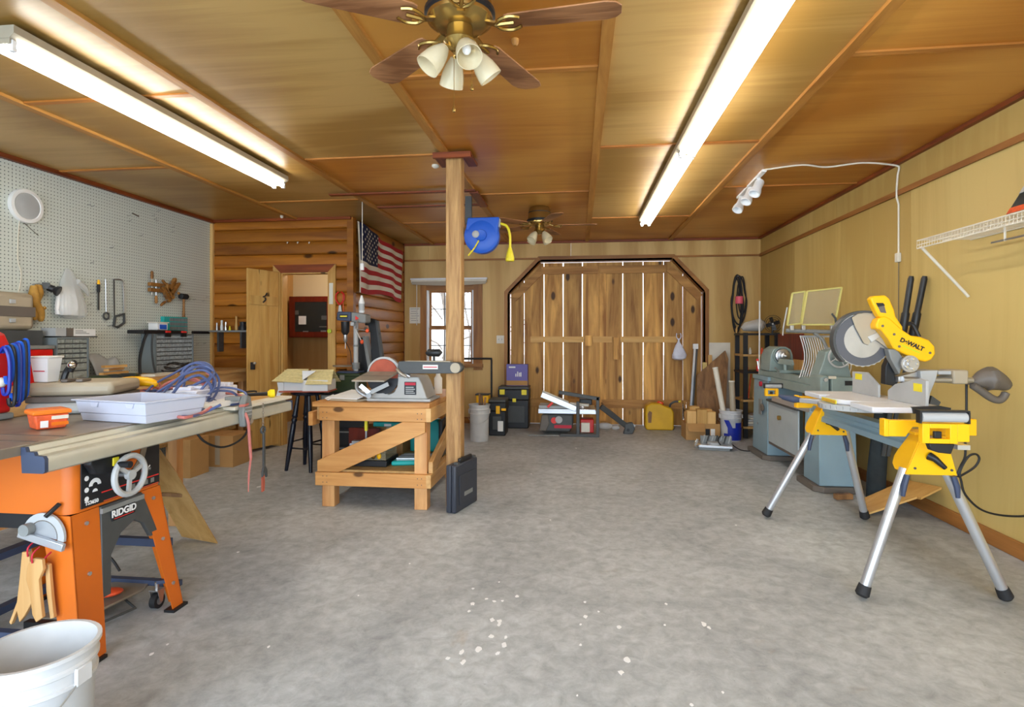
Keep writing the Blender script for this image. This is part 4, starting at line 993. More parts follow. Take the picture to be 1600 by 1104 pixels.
# cabinet body with rounded near corner
bd = []
for k in range(7):
    a = -PI/2+k*PI/12; bd.append((-1.945+.045*math.cos(a), 1.935+.045*math.sin(a), .575))
bd = [(-2.47, 1.89, .575)]+bd+[(-1.90, 2.33, .575), (-2.47, 2.33, .575)]
B().prism(bd, (0, 0, tz-.036-.575)).o('cabinet', M['orange'], ts)
B().box(-2.36, -1.96, 1.94, 2.28, .50, .574).o('dust_shroud', M['black'], ts)
# motor hanging at the far side
B().cyl((-2.35, 2.25, .62), (-2.35, 2.62, .62), .10, n=20).o('motor', M['dgrey'], ts); 
def legL(x, y0, y1, fx_, fy0, fy1, side, name='leg'):
    """folded sheet leg: front face in +x, return face to the inside"""
    b_ = B(); z1, t_ = .574, .004
    b_.prism([(x, y0, z1), (x, y1, z1), (fx_, fy1, .012), (fx_, fy0, .012)], (-t_, 0, 0))
    ys_, fys = (y0, fy0) if side < 0 else (y1, fy1)
    b_.prism([(x, ys_, z1), (x-.13*(1 if x > -2.2 else -1), ys_, z1), (fx_-.07*(1 if x > -2.2 else -1), fys, .012), (fx_, fys, .012)], (0, t_*(-1 if side > 0 else 1), 0))
    lg_ = b_.o(name, M['orange'], ts)
    B().cbox((fx_-.01, (fy0+fy1)/2, .006), (.05, .09, .012)).o('foot_pad', M['black'], lg_)
    for f_ in (.08, .42, .8):
        c = V((x, (y0+y1)/2, z1)).lerp(V((fx_, (fy0+fy1)/2, .012)), f_)
        B().cyl(c, c+V((.006, 0, 0)), .008, n=8).o('bolt', M['steel'], lg_)
    return lg_
legL(-1.895, 1.885, 2.01, -1.84, 1.875, 1.985, -1)
legL(-1.895, 2.225, 2.335, -1.83, 2.335, 2.40, 1)
legL(-2.475, 1.885, 2.0, -2.53, 1.86, 1.95, -1); legL(-2.475, 2.24, 2.335, -2.53, 2.34, 2.42, 1)
# grey front brace with an arch between the legs
ar = [(-1.888, 2.012, .572), (-1.888, 2.224, .572), (-1.872, 2.30, .37), (-1.872, 2.255, .37), (-1.878, 2.22, .44), (-1.878, 2.17, .47), (-1.878, 2.10, .44), (-1.872, 2.045, .37), (-1.860, 2.03, .22), (-1.860, 1.992, .22)]
B().prism(ar, (-.02, 0, 0)).o('front_brace', M['dgrey'], ts, bev=.003)
B().beam((-1.885, 2.01, .555), (-1.885, 2.225, .555), .012, .02).o('brace_rib', M['mgrey'], ts)
bdg = B().box(-1.884, -1.8785, 2.055, 2.175, .50, .548).o('badge', M['black'], ts, bev=.002)
text('RIDGID', (-1.8775, 2.115, .527), .038, M['wink'], (PI/2, 0, PI/2), bdg, bold=.0012)
B().box(-1.878, -1.8775, 2.065, 2.165, .506, .509).o('red_underline', M['red2'], bdg)
B().beam((-2.50, 2.38, .30), (-2.50, 1.9, .30), .05, .03).o('side_stretcher', M['tblue'], ts)
B().beam((-2.50, 2.37, .30), (-1.87, 2.37, .30), .03, .035).o('rear_stretcher', M['tblue'], ts)
# control panel
cp = B().box(-1.899, -1.894, 1.93, 2.33, .587, .785).o('control_panel', M['black'], ts)
def arc(c, r0, r1, a0, a1, x, th, m_, nm, par, n=14):
    b_ = B(); A = [(x, c[0]+r1*math.cos(a0+(a1-a0)*k/n), c[1]+r1*math.sin(a0+(a1-a0)*k/n)) for k in range(n+1)]
    I = [(x, c[0]+r0*math.cos(a0+(a1-a0)*k/n), c[1]+r0*math.sin(a0+(a1-a0)*k/n)) for k in range(n+1)]
    for k in range(n): b_.prism([A[k], A[k+1], I[k+1], I[k]], (th, 0, 0))
    return b_.o(nm, m_, par)
arc((2.08, .80), .0, .145, -PI/2+.35, -.02, -1.8938, .001, M['orange'], 'orange_field', cp)
arc((2.08, .80), .148, .178, -PI/2+.5, -.02, -1.8938, .0025, M['iron'], 'tilt_scale', cp)
B().box(-1.8935, -1.893, 2.02, 2.325, .625, .63).o('red_line', M['red2'], cp)
B().box(-1.8935, -1.893, 2.03, 2.325, .589, .592).o('orange_line', M['orred'], cp)
for i, (y, z) in enumerate(((1.952, .70), (1.952, .655), (1.952, .62))):
    B().cyl((-1.8935, y, z), (-1.893, y, z), .010, n=12).o('icon', M['wink'], cp)
arc((1.99, .665), .012, .028, 0, PI, -1.8935, .0006, M['wink'], 'icon', cp); arc((1.99, .64), .0, .012, 0, PI, -1.8935, .0006, M['wink'], 'icon', cp)
text('TS3650', (-1.893, 1.975, .602), .02, M['wink'], (PI/2, 0, PI/2), cp, bold=.0005)
for i in range(4): B().box(-1.8935, -1.893, 2.17+.036*i, 2.19+.036*i, .60, .62).o('icon', M['mgrey'], cp)
B().cyl((-1.8935, 2.235, .665), (-1.893, 2.235, .665), .012, n=12).o('icon', M['inkred'], cp); text('6', (-1.893, 2.27, .668), .03, M['wink'], (PI/2, 0, PI/2), cp, bold=.001)
# tilt handle box above the wheel
B().prism([(-1.892, 1.93, .76), (-1.892, 1.96, .715), (-1.892, 2.03, .70), (-1.892, 2.09, .74), (-1.892, 2.13, .745), (-1.892, 2.13, .785), (-1.892, 1.94, .785)], (.035, 0, 0)).o('switch_box', M['black'], ts, bev=.006)
B().box(-1.857, -1.85, 2.03, 2.06, .73, .765).o('lock_lever', M['yellow2'], ts, bev=.003)
hw = B(); wc_, R_ = (-1.825, 2.085, .685), .078
hw.tube([(wc_[0], wc_[1]+R_*math.cos(2*PI*k/28), wc_[2]+R_*math.sin(2*PI*k/28)) for k in range(28)], .012, 8, closed=True)
for k in range(3):
    a = 2*PI*k/3+.4; hw.beam(wc_, (wc_[0], wc_[1]+R_*math.cos(a), wc_[2]+R_*math.sin(a)), .016, .01, (1, 0, 0))
hw.cyl((wc_[0]-.01, wc_[1], wc_[2]), (wc_[0]+.012, wc_[1], wc_[2]), .02, n=14)
hwo = hw.o('hand_wheel', M['lgrey'], ts)
B().cyl((-1.893, wc_[1], wc_[2]), (wc_[0]-.0105, wc_[1], wc_[2]), .01, n=10).o('wheel_shaft', M['steel'], ts)
B().tube([(wc_[0]+.0, wc_[1]-.055, wc_[2]+.055), (wc_[0]+.05, wc_[1]-.055, wc_[2]+.055)], [.012, .014], 10).o('crank_knob', M['black'], hwo)
# mobile base: bars, caster, lift pedal
B().beam((-2.45, 1.9, .085), (-2.45, 2.42, .085), .04, .03).o('base_bar', M['tblue'], ts); B().beam((-2.43, 2.42, .09), (-1.86, 2.42, .09), .03, .025).o('base_bar', M['tblue'], ts)
B().beam((-2.44, 1.93, .09), (-1.98, 1.93, .09), .03, .025).o('base_bar', M['tblue'], ts)
def caster(x, y, r=.034):
    c = B().cyl((x-.014, y, r), (x+.014, y, r), r, n=20).o('caster', M['rubber'], ts)
    B().cyl((x-.016, y, r), (x+.016, y, r), r*.5, n=14).o('hub', M['steel'], c)
    f = B(); 
    for s in (-1, 1): f.prism([(x+s*.02, y-.02, r*2+.015), (x+s*.02, y+.02, r*2+.015), (x+s*.02, y+.008, r-.005), (x+s*.02, y-.008, r-.005)], (s*.003, 0, 0))
    f.box(x-.023, x+.023, y-.022, y+.022, r*2+.015, r*2+.02); f.cyl((x, y, r*2+.02), (x, y, r*2+.05), .009)
    f.o('fork', M['steel'], c)
caster(-1.93, 2.36); caster(-2.40, 2.36)
B().beam((-1.93, 2.36, .12), (-1.86, 2.39, .12), .02, .015).o('caster_arm', M['tblue'], ts)
pdl = B().prism([(-2.28, 2.10, .05), (-2.08, 2.13, .05), (-2.0, 2.36, .072), (-2.03, 2.47, .08), (-2.2, 2.40, .075)], (0, 0, .012)).o('lift_pedal', M['iron'], ts, bev=.003)
B().ell((-2.10, 2.28, .098), (.055, .04, .016), 16, rz(.5)).o('pedal_pad', M['orred'], pdl)
B().tube([(-2.25, 2.08, .045), (-2.03, 2.12, .03), (-1.97, 2.28, .035), (-2.12, 2.36, .05)], .006, 7).o('lift_rod', M['dgrey'], ts)
B().box(-2.3, -2.05, 2.07, 2.098, .028, .06).o('pedal_bracket', M['blackm'], ts)
B().tube(sm([(-2.46, 2.3, .30), (-2.3, 2.36, .26), (-2.15, 2.33, .24), (-2.1, 2.34, .17)]), .006, 6).o('power_cord', M['cord'], ts)
# underside switch housing with cord loop at the extension
B().box(-2.30, -2.02, 2.72, 3.0, tz-.11, tz-.0355).o('wing_bracket', M['offwhite'], ts, bev=.004)
B().tube(sm([(-2.05, 2.76, tz-.1), (-2.0, 2.78, tz-.19), (-1.96, 2.9, tz-.245), (-1.93, 3.05, tz-.2), (-1.93, 3.1, tz-.05)]), .006, 6).o('cord_loop', M['cord'], ts)
B().tube(sm([(-2.2, 1.85, .86), (-2.25, 1.86, .79), (-2.35, 1.86, .73)]), .009, 7).o('saw_cord', M['cord'], ts)
# miter gauge and push sticks hung on the saw
mg = T('miter_gauge', 'silver half-round miter gauge hanging on the side of the table saw', 'miter gauge')
yg = 1.862; c = pt(67, 838, Y=yg)
def arcx(c, r0, r1, a0, a1, y, th, m_, nm, par, n=16):
    b_ = B()
    for k in range(n):
        a, b2 = a0+(a1-a0)*k/n, a0+(a1-a0)*(k+1)/n
        b_.prism([(c.x+r1*math.cos(a), y, c.z+r1*math.sin(a)), (c.x+r1*math.cos(b2), y, c.z+r1*math.sin(b2)), (c.x+r0*math.cos(b2), y, c.z+r0*math.sin(b2)), (c.x+r0*math.cos(a), y, c.z+r0*math.sin(a))], (0, th, 0))
    return b_.o(nm, m_, par)
arcx(c, .0, .058, -.15, PI-.15, yg, .008, M['alu'], 'body', mg); arcx(c, .062, .088, -.2, PI-.1, yg, .01, M['lgrey'], 'arc_scale', mg); arcx(c, .058, .062, -.2, PI-.1, yg+.002, .006, M['taupe'], 'scale_gap', mg)
B().beam((c.x-.09, yg-.008, c.z+.012), (c.x+.095, yg-.008, c.z-.035), .015, .028).o('head_bar', M['alu'], mg, bev=.002)
B().beam((c.x+.03, yg-.02, c.z+.08), (c.x+.05, yg+.02, c.z+.12), .014, .014).o('holder', M['black'], mg, bev=.003); B().cyl((c.x-.05, yg-.03, c.z+.03), (c.x-.05, yg-.001, c.z+.03), .022, n=16).o('handle_knob', M['mgrey'], mg)
def stick(pix, y, label, th=.014):
    s_ = T('push_stick', label, 'push stick', 'push sticks on the table saw'); P_ = [pt(a, b_, Y=y) for a, b_ in pix]
    b_ = B().prism(P_, (0, th, 0)).o('stick', M['stick'], s_, bev=.002)
    top = max(P_, key=lambda v: v.z)
    B().tube(sm([top+V((0, -.004, -.015)), top+V((.01, -.012, .02)), V((top.x+.005, y+.02, top.z+.035))]), .003, 6).o('loop_cord', M['inkred'], s_)
    return s_
stick([(34, 862), (45, 862), (48, 905), (50, 940), (38, 962), (30, 972), (26, 955), (17, 976), (14, 972), (26, 940), (30, 905)], 1.85, 'long notched wooden push stick, the left one hanging on the saw')
stick([(44, 880), (52, 872), (65, 874), (67, 890), (60, 905), (62, 930), (66, 965), (56, 972), (50, 960), (46, 925), (40, 905), (41, 892)], 1.825, 'wavy wooden push stick, the middle one hanging on the saw')
stick([(70, 880), (76, 882), (80, 930), (84, 965), (78, 967), (72, 925)], 1.85, 'narrow wooden push stick, the right one hanging on the saw')
# bucket in the corner
def bucket(c, r, h, label, mt='bucket', handle=True, name='plastic_bucket', cat='bucket', side=1):
    t_ = T(name, label, cat); x, y = c
    B().lathe((x, y, 0), (0, 0, 1), [(0, .001), (r*.84, .001), (r*.87, .02), (r*.93, h*.72), (r*.98, h*.74), (r*.98, h*.765), (r*.94, h*.77), (r*.96, h*.85), (r*1.0, h*.86), (r*1.0, h*.885), (r*.96, h*.9), (r*.99, h*.965), (r*1.04, h*.97), (r*1.04, h), (r*.96, h), (r*.95, h*.95), (r*.84, .02), (0, .015)], 40).o('body', M[mt], t_)
    if handle:
        B().tube(sm([(x+r*1.01, y, h*.8), (x+r*.9, y-side*r*.7, h*.62), (x, y-side*r*1.12, h*.5), (x-r*.9, y-side*r*.7, h*.62), (x-r*1.01, y, h*.8)]), .0025, 5).o('wire_handle', M['steel'], t_)
        for s in (-1, 1): B().cbox((x+s*r*1.0, y, h*.81), (.012, .05, .05)).o('handle_ear', M[mt], t_, bev=.003)
    return t_
bucket((-1.53, 1.42), .142, .37, 'scuffed white plastic bucket under the near end of the saw rail')
# leaning plywood piece
q = [pt(340, 849, Z=.001), pt(284, 838, Z=.02)]
q2 = [pt(249, 775, Y=2.95), pt(249, 702, Y=2.75), pt(275, 738, Y=2.82)]
lpz = T('leaning_plywood', 'thin plywood offcut leaning behind the table saw leg', 'board')
B().prism([q[0], q[1], q2[0], q2[1], q2[2]], V((-.012, .018, .0))).o('panel', M['pine_z'], lpz)
B().beam(pt(252, 772, Y=2.9), pt(284, 774, Y=2.93), .006, .02).o('dark_mark', M['walnut'], lpz)
# outfeed table beyond the saw
of = T('outfeed_table', 'low wooden outfeed table behind the table saw', 'table')
B().box(-3.22, -2.60, 1.4, 3.5, tz-.04, tz-.002).o('top', M['osb'], of)
for x, y in ((-3.18, 1.45), (-3.18, 3.42), (-2.66, 3.42), (-2.66, 1.45)): B().box(x-.03, x+.03, y-.03, y+.03, 0, tz-.041).o('leg', M['doug_z'], of)

# ---------- on the saw table
TZ = tz+.002
def quadbox(fl, fr_, depth, h, flare=0):
    """open tray from two bottom corners, with wall thickness"""
    u = (fr_-fl).normalized(); n_ = V((-u.y, u.x, 0)); L_ = (fr_-fl).length
    return u, n_, L_
fl, frr, bk = pt(129, 656, Z=TZ), pt(228, 662, Z=TZ), pt(266, 647, Z=TZ)
bi = T('clear_bin', 'translucent white plastic bin standing empty on the saw table', 'bin')
u = (frr-fl).normalized(); n_ = V((-u.y, u.x, 0)); Lb = (frr-fl).length; dp = min(.28, abs((bk-frr).dot(n_))+.02)
b_ = B(); hb_ = .095
def ring(o_, z): return [fl-u*o_-n_*o_+V((0, 0, z)), frr+u*o_-n_*o_+V((0, 0, z)), frr+u*o_+n_*(dp+o_)+V((0, 0, z)), fl-u*o_+n_*(dp+o_)+V((0, 0, z))]
def loft(b_, rs, capb=True):
    vs_ = [[b_.bm.verts.new(p) for p in r] for r in rs]
    for a, c in zip(vs_, vs_[1:]):
        for k in range(4): b_._f([a[k], a[(k+1) % 4], c[(k+1) % 4], c[k]])
    if capb: b_._f(vs_[0][::-1])
    b_._f(vs_[-1])
loft(b_, [ring(0, 0), ring(.006, .035), ring(.010, .036), ring(.018, hb_-.008), ring(.03, hb_-.006), ring(.03, hb_), ring(.016, hb_), ring(.003, .036), ring(-.003, .004)])
b_.o('tub', M['bin'], bi, bev=.002)
for f_ in (.2, .75):
    p_ = fl.lerp(frr, f_)-n_*.022
    B().prism([p_+V((0, 0, hb_-.01)), p_+u*.05+V((0, 0, hb_-.01)), p_+u*.04+V((0, 0, hb_-.03)), p_+u*.01+V((0, 0, hb_-.03))], n_*.004).o('rim_tab', M['bin'], bi)
# orange tub
ot = T('orange_tub', 'orange margarine style tub with lid at the near end of the saw table', 'tub')
fl2, fr2 = pt(57, 672, Z=TZ), pt(104, 667, Z=TZ); u = (fr2-fl2).normalized(); n_ = V((-u.y, u.x, 0)); dp = .09
fl, frr = fl2, fr2
b_ = B(); loft(b_, [ring(0, 0), ring(.008, .058)]); b_.o('body', M['oj2'], ot, bev=.006)
b_ = B(); loft(b_, [ring(.014, .059), ring(.015, .072), ring(.008, .078)]); b_.o('lid', M['oj'], ot, bev=.003)
p_ = fl2-n_*.0055; B().prism([p_+u*.01+V((0, 0, .008)), p_+u*.035+V((0, 0, .008)), p_+u*.035-n_*.002+V((0, 0, .035)), p_+u*.01-n_*.002+V((0, 0, .035))], -n_*.002).o('barcode_label', M['white'], ot)
for zz, mm in ((.045, 'offwhite'), (.02, 'oj')): B().prism([p_+u*.045-n_*.002+V((0, 0, zz-.007)), p_+u*.1-n_*.002+V((0, 0, zz-.007)), p_+u*.1-n_*.004+V((0, 0, zz+.007)), p_+u*.045-n_*.004+V((0, 0, zz+.007))], -n_*.001).o('label_band', M[mm], ot)
# pale case behind
pcs = T('pale_case', 'pale grey moulded tool case with a dark band lying on the outfeed table', 'case')
fl, frr = pt(36, 649, Z=TZ), pt(176, 645, Z=TZ); u = (frr-fl).normalized(); n_ = V((-u.y, u.x, 0)); dp = .34
def slab(z0, z1, o_): 
    q = [fl-u*o_-n_*o_, frr+u*o_-n_*o_, frr+u*o_+n_*(dp+o_), fl-u*o_+n_*(dp+o_)]
    return B().prism([p+V((0, 0, z0)) for p in q], (0, 0, z1-z0))
slab(0, .055, 0).o('lower_shell', M['case'], pcs, bev=.018); slab(.056, .085, -.004).o('band', M['taupe'], pcs, bev=.004); slab(.086, .15, 0).o('upper_shell', M['ltan'], pcs, bev=.022)
for f_ in (.38, .55): B().prism([fl.lerp(frr, f_)+n_*.02+V((0, 0, .151)), fl.lerp(frr, f_)+u*.03+n_*.02+V((0, 0, .151)), fl.lerp(frr, f_)+u*.03+n_*.11+V((0, 0, .151)), fl.lerp(frr, f_)+n_*.11+V((0, 0, .151))], (0, 0, .014)).o('latch', M['taupe'], pcs, bev=.004)
cu = T('lettered_cup', 'white square plastic cup with red print standing on the pale case', 'cup')
c = fl.lerp(frr, .16)+n_*.07+V((0, 0, .152)); b_ = B()
def sq(c, s, z): return [c+V((a*s, b2*s*.8, z)) for a, b2 in ((-1, -1), (1, -1), (1, 1), (-1, 1))]
loft(b_, [sq(c, .036, 0), sq(c, .048, .115), sq(c, .054, .117), sq(c, .054, .124), sq(c, .045, .124), sq(c, .034, .006)]); b_.o('cup', M['white'], cu, bev=.003)
B().box(c.x-.03, c.x+.03, c.y-.0375, c.y-.037, c.z+.05, c.z+.055).o('print', M['inkred'], cu)
vl = T('valve_fitting', 'black and chrome nozzle fitting beside the lettered cup', 'fitting')
B().tube(sm([c+V((.07, .02, .0)), c+V((.08, .03, .05)), c+V((.12, .03, .09)), c+V((.1, .03, .05))]), .014, 8).o('body', M['black'], vl); B().ell(c+V((.115, .02, .08)), (.018, .018, .018), 10).o('cap', M['chrome'], vl)
# red jump starter with blue strap
rs = T('red_power_pack', 'red power pack with black cable and grey base at the left edge', 'power pack')
rp_ = pt(19, 662, Z=TZ); x1_, y_ = rp_.x-.15, rp_.y
B().prism([(x1_-.26, y_, TZ+.03), (x1_, y_, TZ+.03), (x1_-.002, y_, TZ+.33), (x1_-.03, y_, TZ+.385), (x1_-.08, y_, TZ+.40), (x1_-.26, y_, TZ+.40)], (0, .13, 0)).o('body', M['red'], rs, bev=.012)
B().box(x1_-.27, x1_+.004, y_-.005, y_+.14, TZ, TZ+.0295).o('base', M['mgrey'], rs, bev=.008)
B().tube(sm([(x1_-.01, y_-.01, TZ+.3), (x1_-.02, y_-.02, TZ+.22), (x1_-.06, y_-.015, TZ+.14), (x1_-.05, y_-.012, TZ+.1)]), .008, 7).o('cable', M['cord'], rs)
B().box(x1_-.055, x1_-.03, y_-.006, y_, TZ+.11, TZ+.17).o('grey_button', M['lgrey'], rs, bev=.003); B().cyl((x1_-.035, y_-.004, TZ+.355), (x1_-.035, y_, TZ+.355), .02, n=12).o('badge', M['wink'], rs)
B().box(x1_-.06, x1_-.02, y_-.004, y_, TZ+.065, TZ+.085).o('badge', M['wink'], rs)
bs = T('blue_strap', 'bundle of bright blue webbing hanging over the red power pack', 'strap')
random.seed(5)
for i in range(8):
    dx_ = .007*i; q = random.uniform(.16, .27); yy_ = y_+.17-.018*i
    B().tube(sm([(x1_-.01+dx_, yy_, TZ+.30), (x1_+.02+dx_, yy_-.005, TZ+.35-.004*i), (x1_+.038+dx_, yy_, TZ+.33-.01*i), (x1_+.03+dx_, yy_+.005, TZ+.35-q), (x1_+.012+dx_, yy_, TZ+.33-q), (x1_+.005+dx_, yy_, TZ+.36-q)]), .0075, 6).o('web', M[('cloth_b', 'black', 'cloth_b', 'navy')[i % 4]], bs)
B().ell((x1_+.03, y_+.06, TZ+.17), (.018, .02, .022), 10).o('buckle', M['offwhite'], bs)
# air hoses: loops drawn as coils lying and arching on the table
def hose(pix, y0, y1, r, mt, par, k=5, close=False):
    P_ = []
    n = len(pix)
    for i, (a, b2) in enumerate(pix):
        y = y0+(y1-y0)*(.5-.5*math.cos(2*PI*i/max(1, n-1)))
        p_ = pt(a, b2, Y=y)
        if p_.z < TZ+r: p_ = pt(a, b2, Z=TZ+r+.001) if b2 > 600 else p_
        P_.append(p_)
    return B().tube(sm(P_, k), r, 8).o('hose_loop', M[mt], par)
ah = T('air_hose', 'tangled blue and rose air hose heaped on the saw extension', 'hose')
hose([(262, 642), (300, 622), (330, 590), (334, 580), (322, 570), (300, 568), (286, 582), (288, 600), (276, 622), (262, 636)], 2.75, 2.95, .0068, 'hoseb', ah)
hose([(246, 612), (266, 600), (290, 584), (318, 578), (336, 592), (330, 612), (300, 632), (272, 640)], 2.7, 2.85, .0068, 'hoseb', ah)
hose([(262, 626), (284, 598), (312, 586), (330, 604), (326, 622), (316, 640), (292, 646), (270, 646)], 2.65, 2.8, .0075, 'hoseb', ah)
hose([(205, 614), (222, 598), (246, 596), (250, 608), (240, 622), (224, 620)], 2.95, 3.0, .0062, 'hoser', ah)
hose([(243, 616), (258, 600), (280, 592), (306, 592), (320, 604), (322, 616)], 2.85, 2.9, .0068, 'hoser', ah)
hose([(284, 590), (300, 594), (322, 600), (324, 614), (334, 608), (331, 590), (322, 582)], 2.9, 2.95, .0062, 'hoser', ah)
hose([(325, 614), (342, 610), (362, 612), (370, 620), (360, 630), (340, 630), (326, 622)], 2.85, 2.95, .0068, 'hoseb', ah)
hose([(330, 636), (312, 646), (288, 652), (268, 648)], 2.5, 2.6, .0075, 'hoser', ah)
hose([(345, 632), (320, 644), (300, 650), (276, 650)], 2.5, 2.6, .0065, 'hoseb', ah)
hose([(352, 614), (372, 616), (388, 624), (386, 632), (374, 634)], 3.0, 3.05, .007, 'hoser', ah)
hose([(215, 632), (236, 604), (270, 584), (306, 566), (330, 572), (334, 596), (318, 622), (286, 634)], 2.78, 2.98, .0062, 'hoseb', ah)
hose([(296, 640), (312, 612), (336, 606), (362, 606), (384, 614), (380, 628), (352, 632), (330, 622)], 2.8, 2.95, .0062, 'hoseb', ah)
hose([(282, 584), (296, 570), (318, 567), (333, 577), (330, 590), (306, 594), (284, 592)], 2.9, 3.0, .0062, 'hoseb', ah)
hose([(232, 640), (262, 606), (296, 578), (322, 572), (342, 592), (336, 618), (312, 640), (280, 650)], 2.68, 2.9, .0068, 'hoseb', ah)
hose([(250, 640), (270, 612), (286, 588), (300, 574), (324, 576), (328, 590), (306, 600), (280, 618), (258, 636)], 2.8, 2.9, .008, 'hoseb', ah)
hose([(225, 640), (240, 618), (262, 606), (290, 612), (300, 630), (280, 645)], 2.75, 2.9, .0075, 'hoser', ah)
for i in range(11):
    x_ = -2.42+.045*(i % 4); y_ = 2.68+.045*i
    B().tube(sm([(x_+.09*math.cos(a), y_+.07*math.sin(a), TZ+.014+.055*(.5+.5*math.sin(2*a+i))) for a in [2*PI*k/8 for k in range(8)]], 3, True), .0075, 6, closed=True).o('hose_loop', M['hoseb' if i % 4 else 'hoser'], ah)
# packing, wood and hand tools at the far end of the table
sp_ = T('foam_packing', 'white foam packing pieces on the saw extension under the hoses', 'packing')
B().cbox((-2.10, 2.92, TZ+.042), (.17, .40, .08), rz(.06)).o('foam_block', M['styro'], sp_, bev=.006)
B().cbox((-1.99, 2.93, TZ+.016), (.05, .36, .03), rz(.0)).o('foam_strip', M['styro'], sp_, bev=.004)
for i in range(5): B().cbox((-2.10+.02*(i % 2), 2.76+.085*i, TZ+.09), (.10, .035, .016), rz(.06)).o('foam_rib', M['styro'], sp_, bev=.003)
fb2 = tag(B().box(-1.955, -1.845, 2.55, 2.95, TZ, TZ+.028).o('fence_block', M['white'], None, bev=.004), 'long low white bar lying along the front rail', 'bar')
cl = T('grey_clamp', 'grey cast clamp gripping the far part of the front rail', 'clamp')
cy2 = pt(376, 640, X=-1.80).y
B().prism([(-1.792, cy2-.03, .77), (-1.792, cy2+.035, .77), (-1.792, cy2+.045, .86), (-1.792, cy2+.03, .93), (-1.792, cy2-.01, .94), (-1.792, cy2-.03, .90), (-1.792, cy2-.04, .85)], (.035, 0, 0)).o('body', M['mgrey'], cl, bev=.008)
B().box(-1.88, -1.793, cy2-.02, cy2+.025, .905, .93).o('top_jaw', M['mgrey'], cl, bev=.004)
B().cyl((-1.757, cy2, .80), (-1.735, cy2, .80), .014, n=12).o('screw', M['steel'], cl)
for z_ in (.83, .85, .87): B().box(-1.7569, -1.753, cy2-.025, cy2+.03, z_, z_+.006).o('rib', M['lgrey'], cl)
ch = T('dangling_hose', 'rose coloured hose end dangling from the far end of the saw rail', 'hose')
B().tube(sm([pt(383, 645, X=-1.76), pt(388, 660, X=-1.74), pt(390, 690, X=-1.74), pt(392, 715, X=-1.74)]), .008, 7).o('hose', M['hoser'], ch)
B().tube(sm([pt(392, 715, X=-1.74), pt(389, 740, X=-1.74), pt(388, 768, X=-1.74)]), [.006]*5+[.005]*3+[.003]*3, 6).o('tail', M['hoser'], ch)
xw = -1.74; wp = pt(411, 668, X=xw)
wr_ = T('hanging_wrench', 'large dark combination wrench hanging on a chain under the saw rail', 'wrench')
chn = B()
for i in range(9):
    z_ = wp.z+.012+.0145*i
    chn.tube([(wp.x+(.005*math.cos(a) if i % 2 else 0), wp.y+(0 if i % 2 else .005*math.cos(a)), z_+.009*math.sin(a)) for a in [2*PI*k/8 for k in range(8)]], .0018, 5, closed=True)
chn.o('chain', M['iron'], wr_)
def wpt(dy, dz): return (wp.x, wp.y+dy, wp.z+dz)
B().tube([wpt(.017*math.cos(a), -.012+.017*math.sin(a)) for a in [2*PI*k/14 for k in range(14)]], .007, 7, closed=True).o('ring_end', M['dgrey'], wr_)
B().prism([wpt(-.009, -.027), wpt(.009, -.027), wpt(.012, -.22), wpt(-.008, -.22)], (.009, 0, 0)).o('shank', M['dgrey'], wr_, bev=.002)
B().prism([wpt(-.009, -.215), wpt(.012, -.215), wpt(.028, -.24), wpt(.03, -.275), wpt(.02, -.28), wpt(.014, -.25), wpt(0, -.245), wpt(-.008, -.26), wpt(-.018, -.27), wpt(-.02, -.24)], (.011, 0, 0)).o('open_jaw', M['dgrey'], wr_, bev=.002)
B().prism([wpt(-.018, -.272), wpt(.002, -.262), wpt(.006, -.30), wpt(.002, -.35), wpt(-.018, -.352)], (.008, 0, 0)).o('rusty_tag', M['sand'], wr_)
def on(px_, py_, z=TZ): return pt(px_, py_, Z=z)
tp = T('screwdriver', 'yellow-ended driver lying at the far end of the saw extension', 'screwdriver')
p1_, p0_ = V((-1.86, 3.24, TZ+.02)), V((-2.02, 3.12, TZ+.018))
B().tube([p1_, p1_+(p0_-p1_)*.12, p1_+(p0_-p1_)*.2], [.024, .026, .012], 12).o('end_cap', M['tapey'], tp); B().tube([p1_+(p0_-p1_)*.2, p1_+(p0_-p1_)*.8], [.012, .010], 8).o('shaft', M['black'], tp)
B().tube([p1_+(p0_-p1_)*.8, p0_], [.018, .012], 8).o('yellow_tip', M['tapey'], tp)
p = V((-2.14, 3.18, TZ-.001)); pl_ = T('black_pliers', 'black hand tool with thin open handles behind the yellow-ended driver', 'pliers')
B().tube(sm([p+V((-.02, -.05, .01)), p+V((.05, .02, .02)), p+V((.12, .08, .03)), p+V((.14, .1, .025))]), .006, 6).o('handle', M['black'], pl_); B().tube(sm([p+V((-.02, -.03, .008)), p+V((.06, .0, .01)), p+V((.14, .05, .01))]), .006, 6).o('handle', M['cordg'], pl_)
hd = T('yellow_drill', 'yellow grip of a tool lying behind the pale case', 'drill')
p = pt(212, 597, Z=1.0)
B().tube(sm([p+V((-.10, 0, .0)), p+V((-.03, 0, .005)), p+V((.05, .03, .0)), p+V((.09, .05, -.02))]), [.02, .022, .024, .026, .027, .028, .028, .028, .027, .026, .025, .024, .022, .02, .016, .01][:16], 10).o('grip', M['yellow'], hd)
B().box(p.x-.12, p.x-.02, p.y-.03, p.y+.03, TZ, p.z-.02).o('base', M['dgrey'], hd, bev=.004)

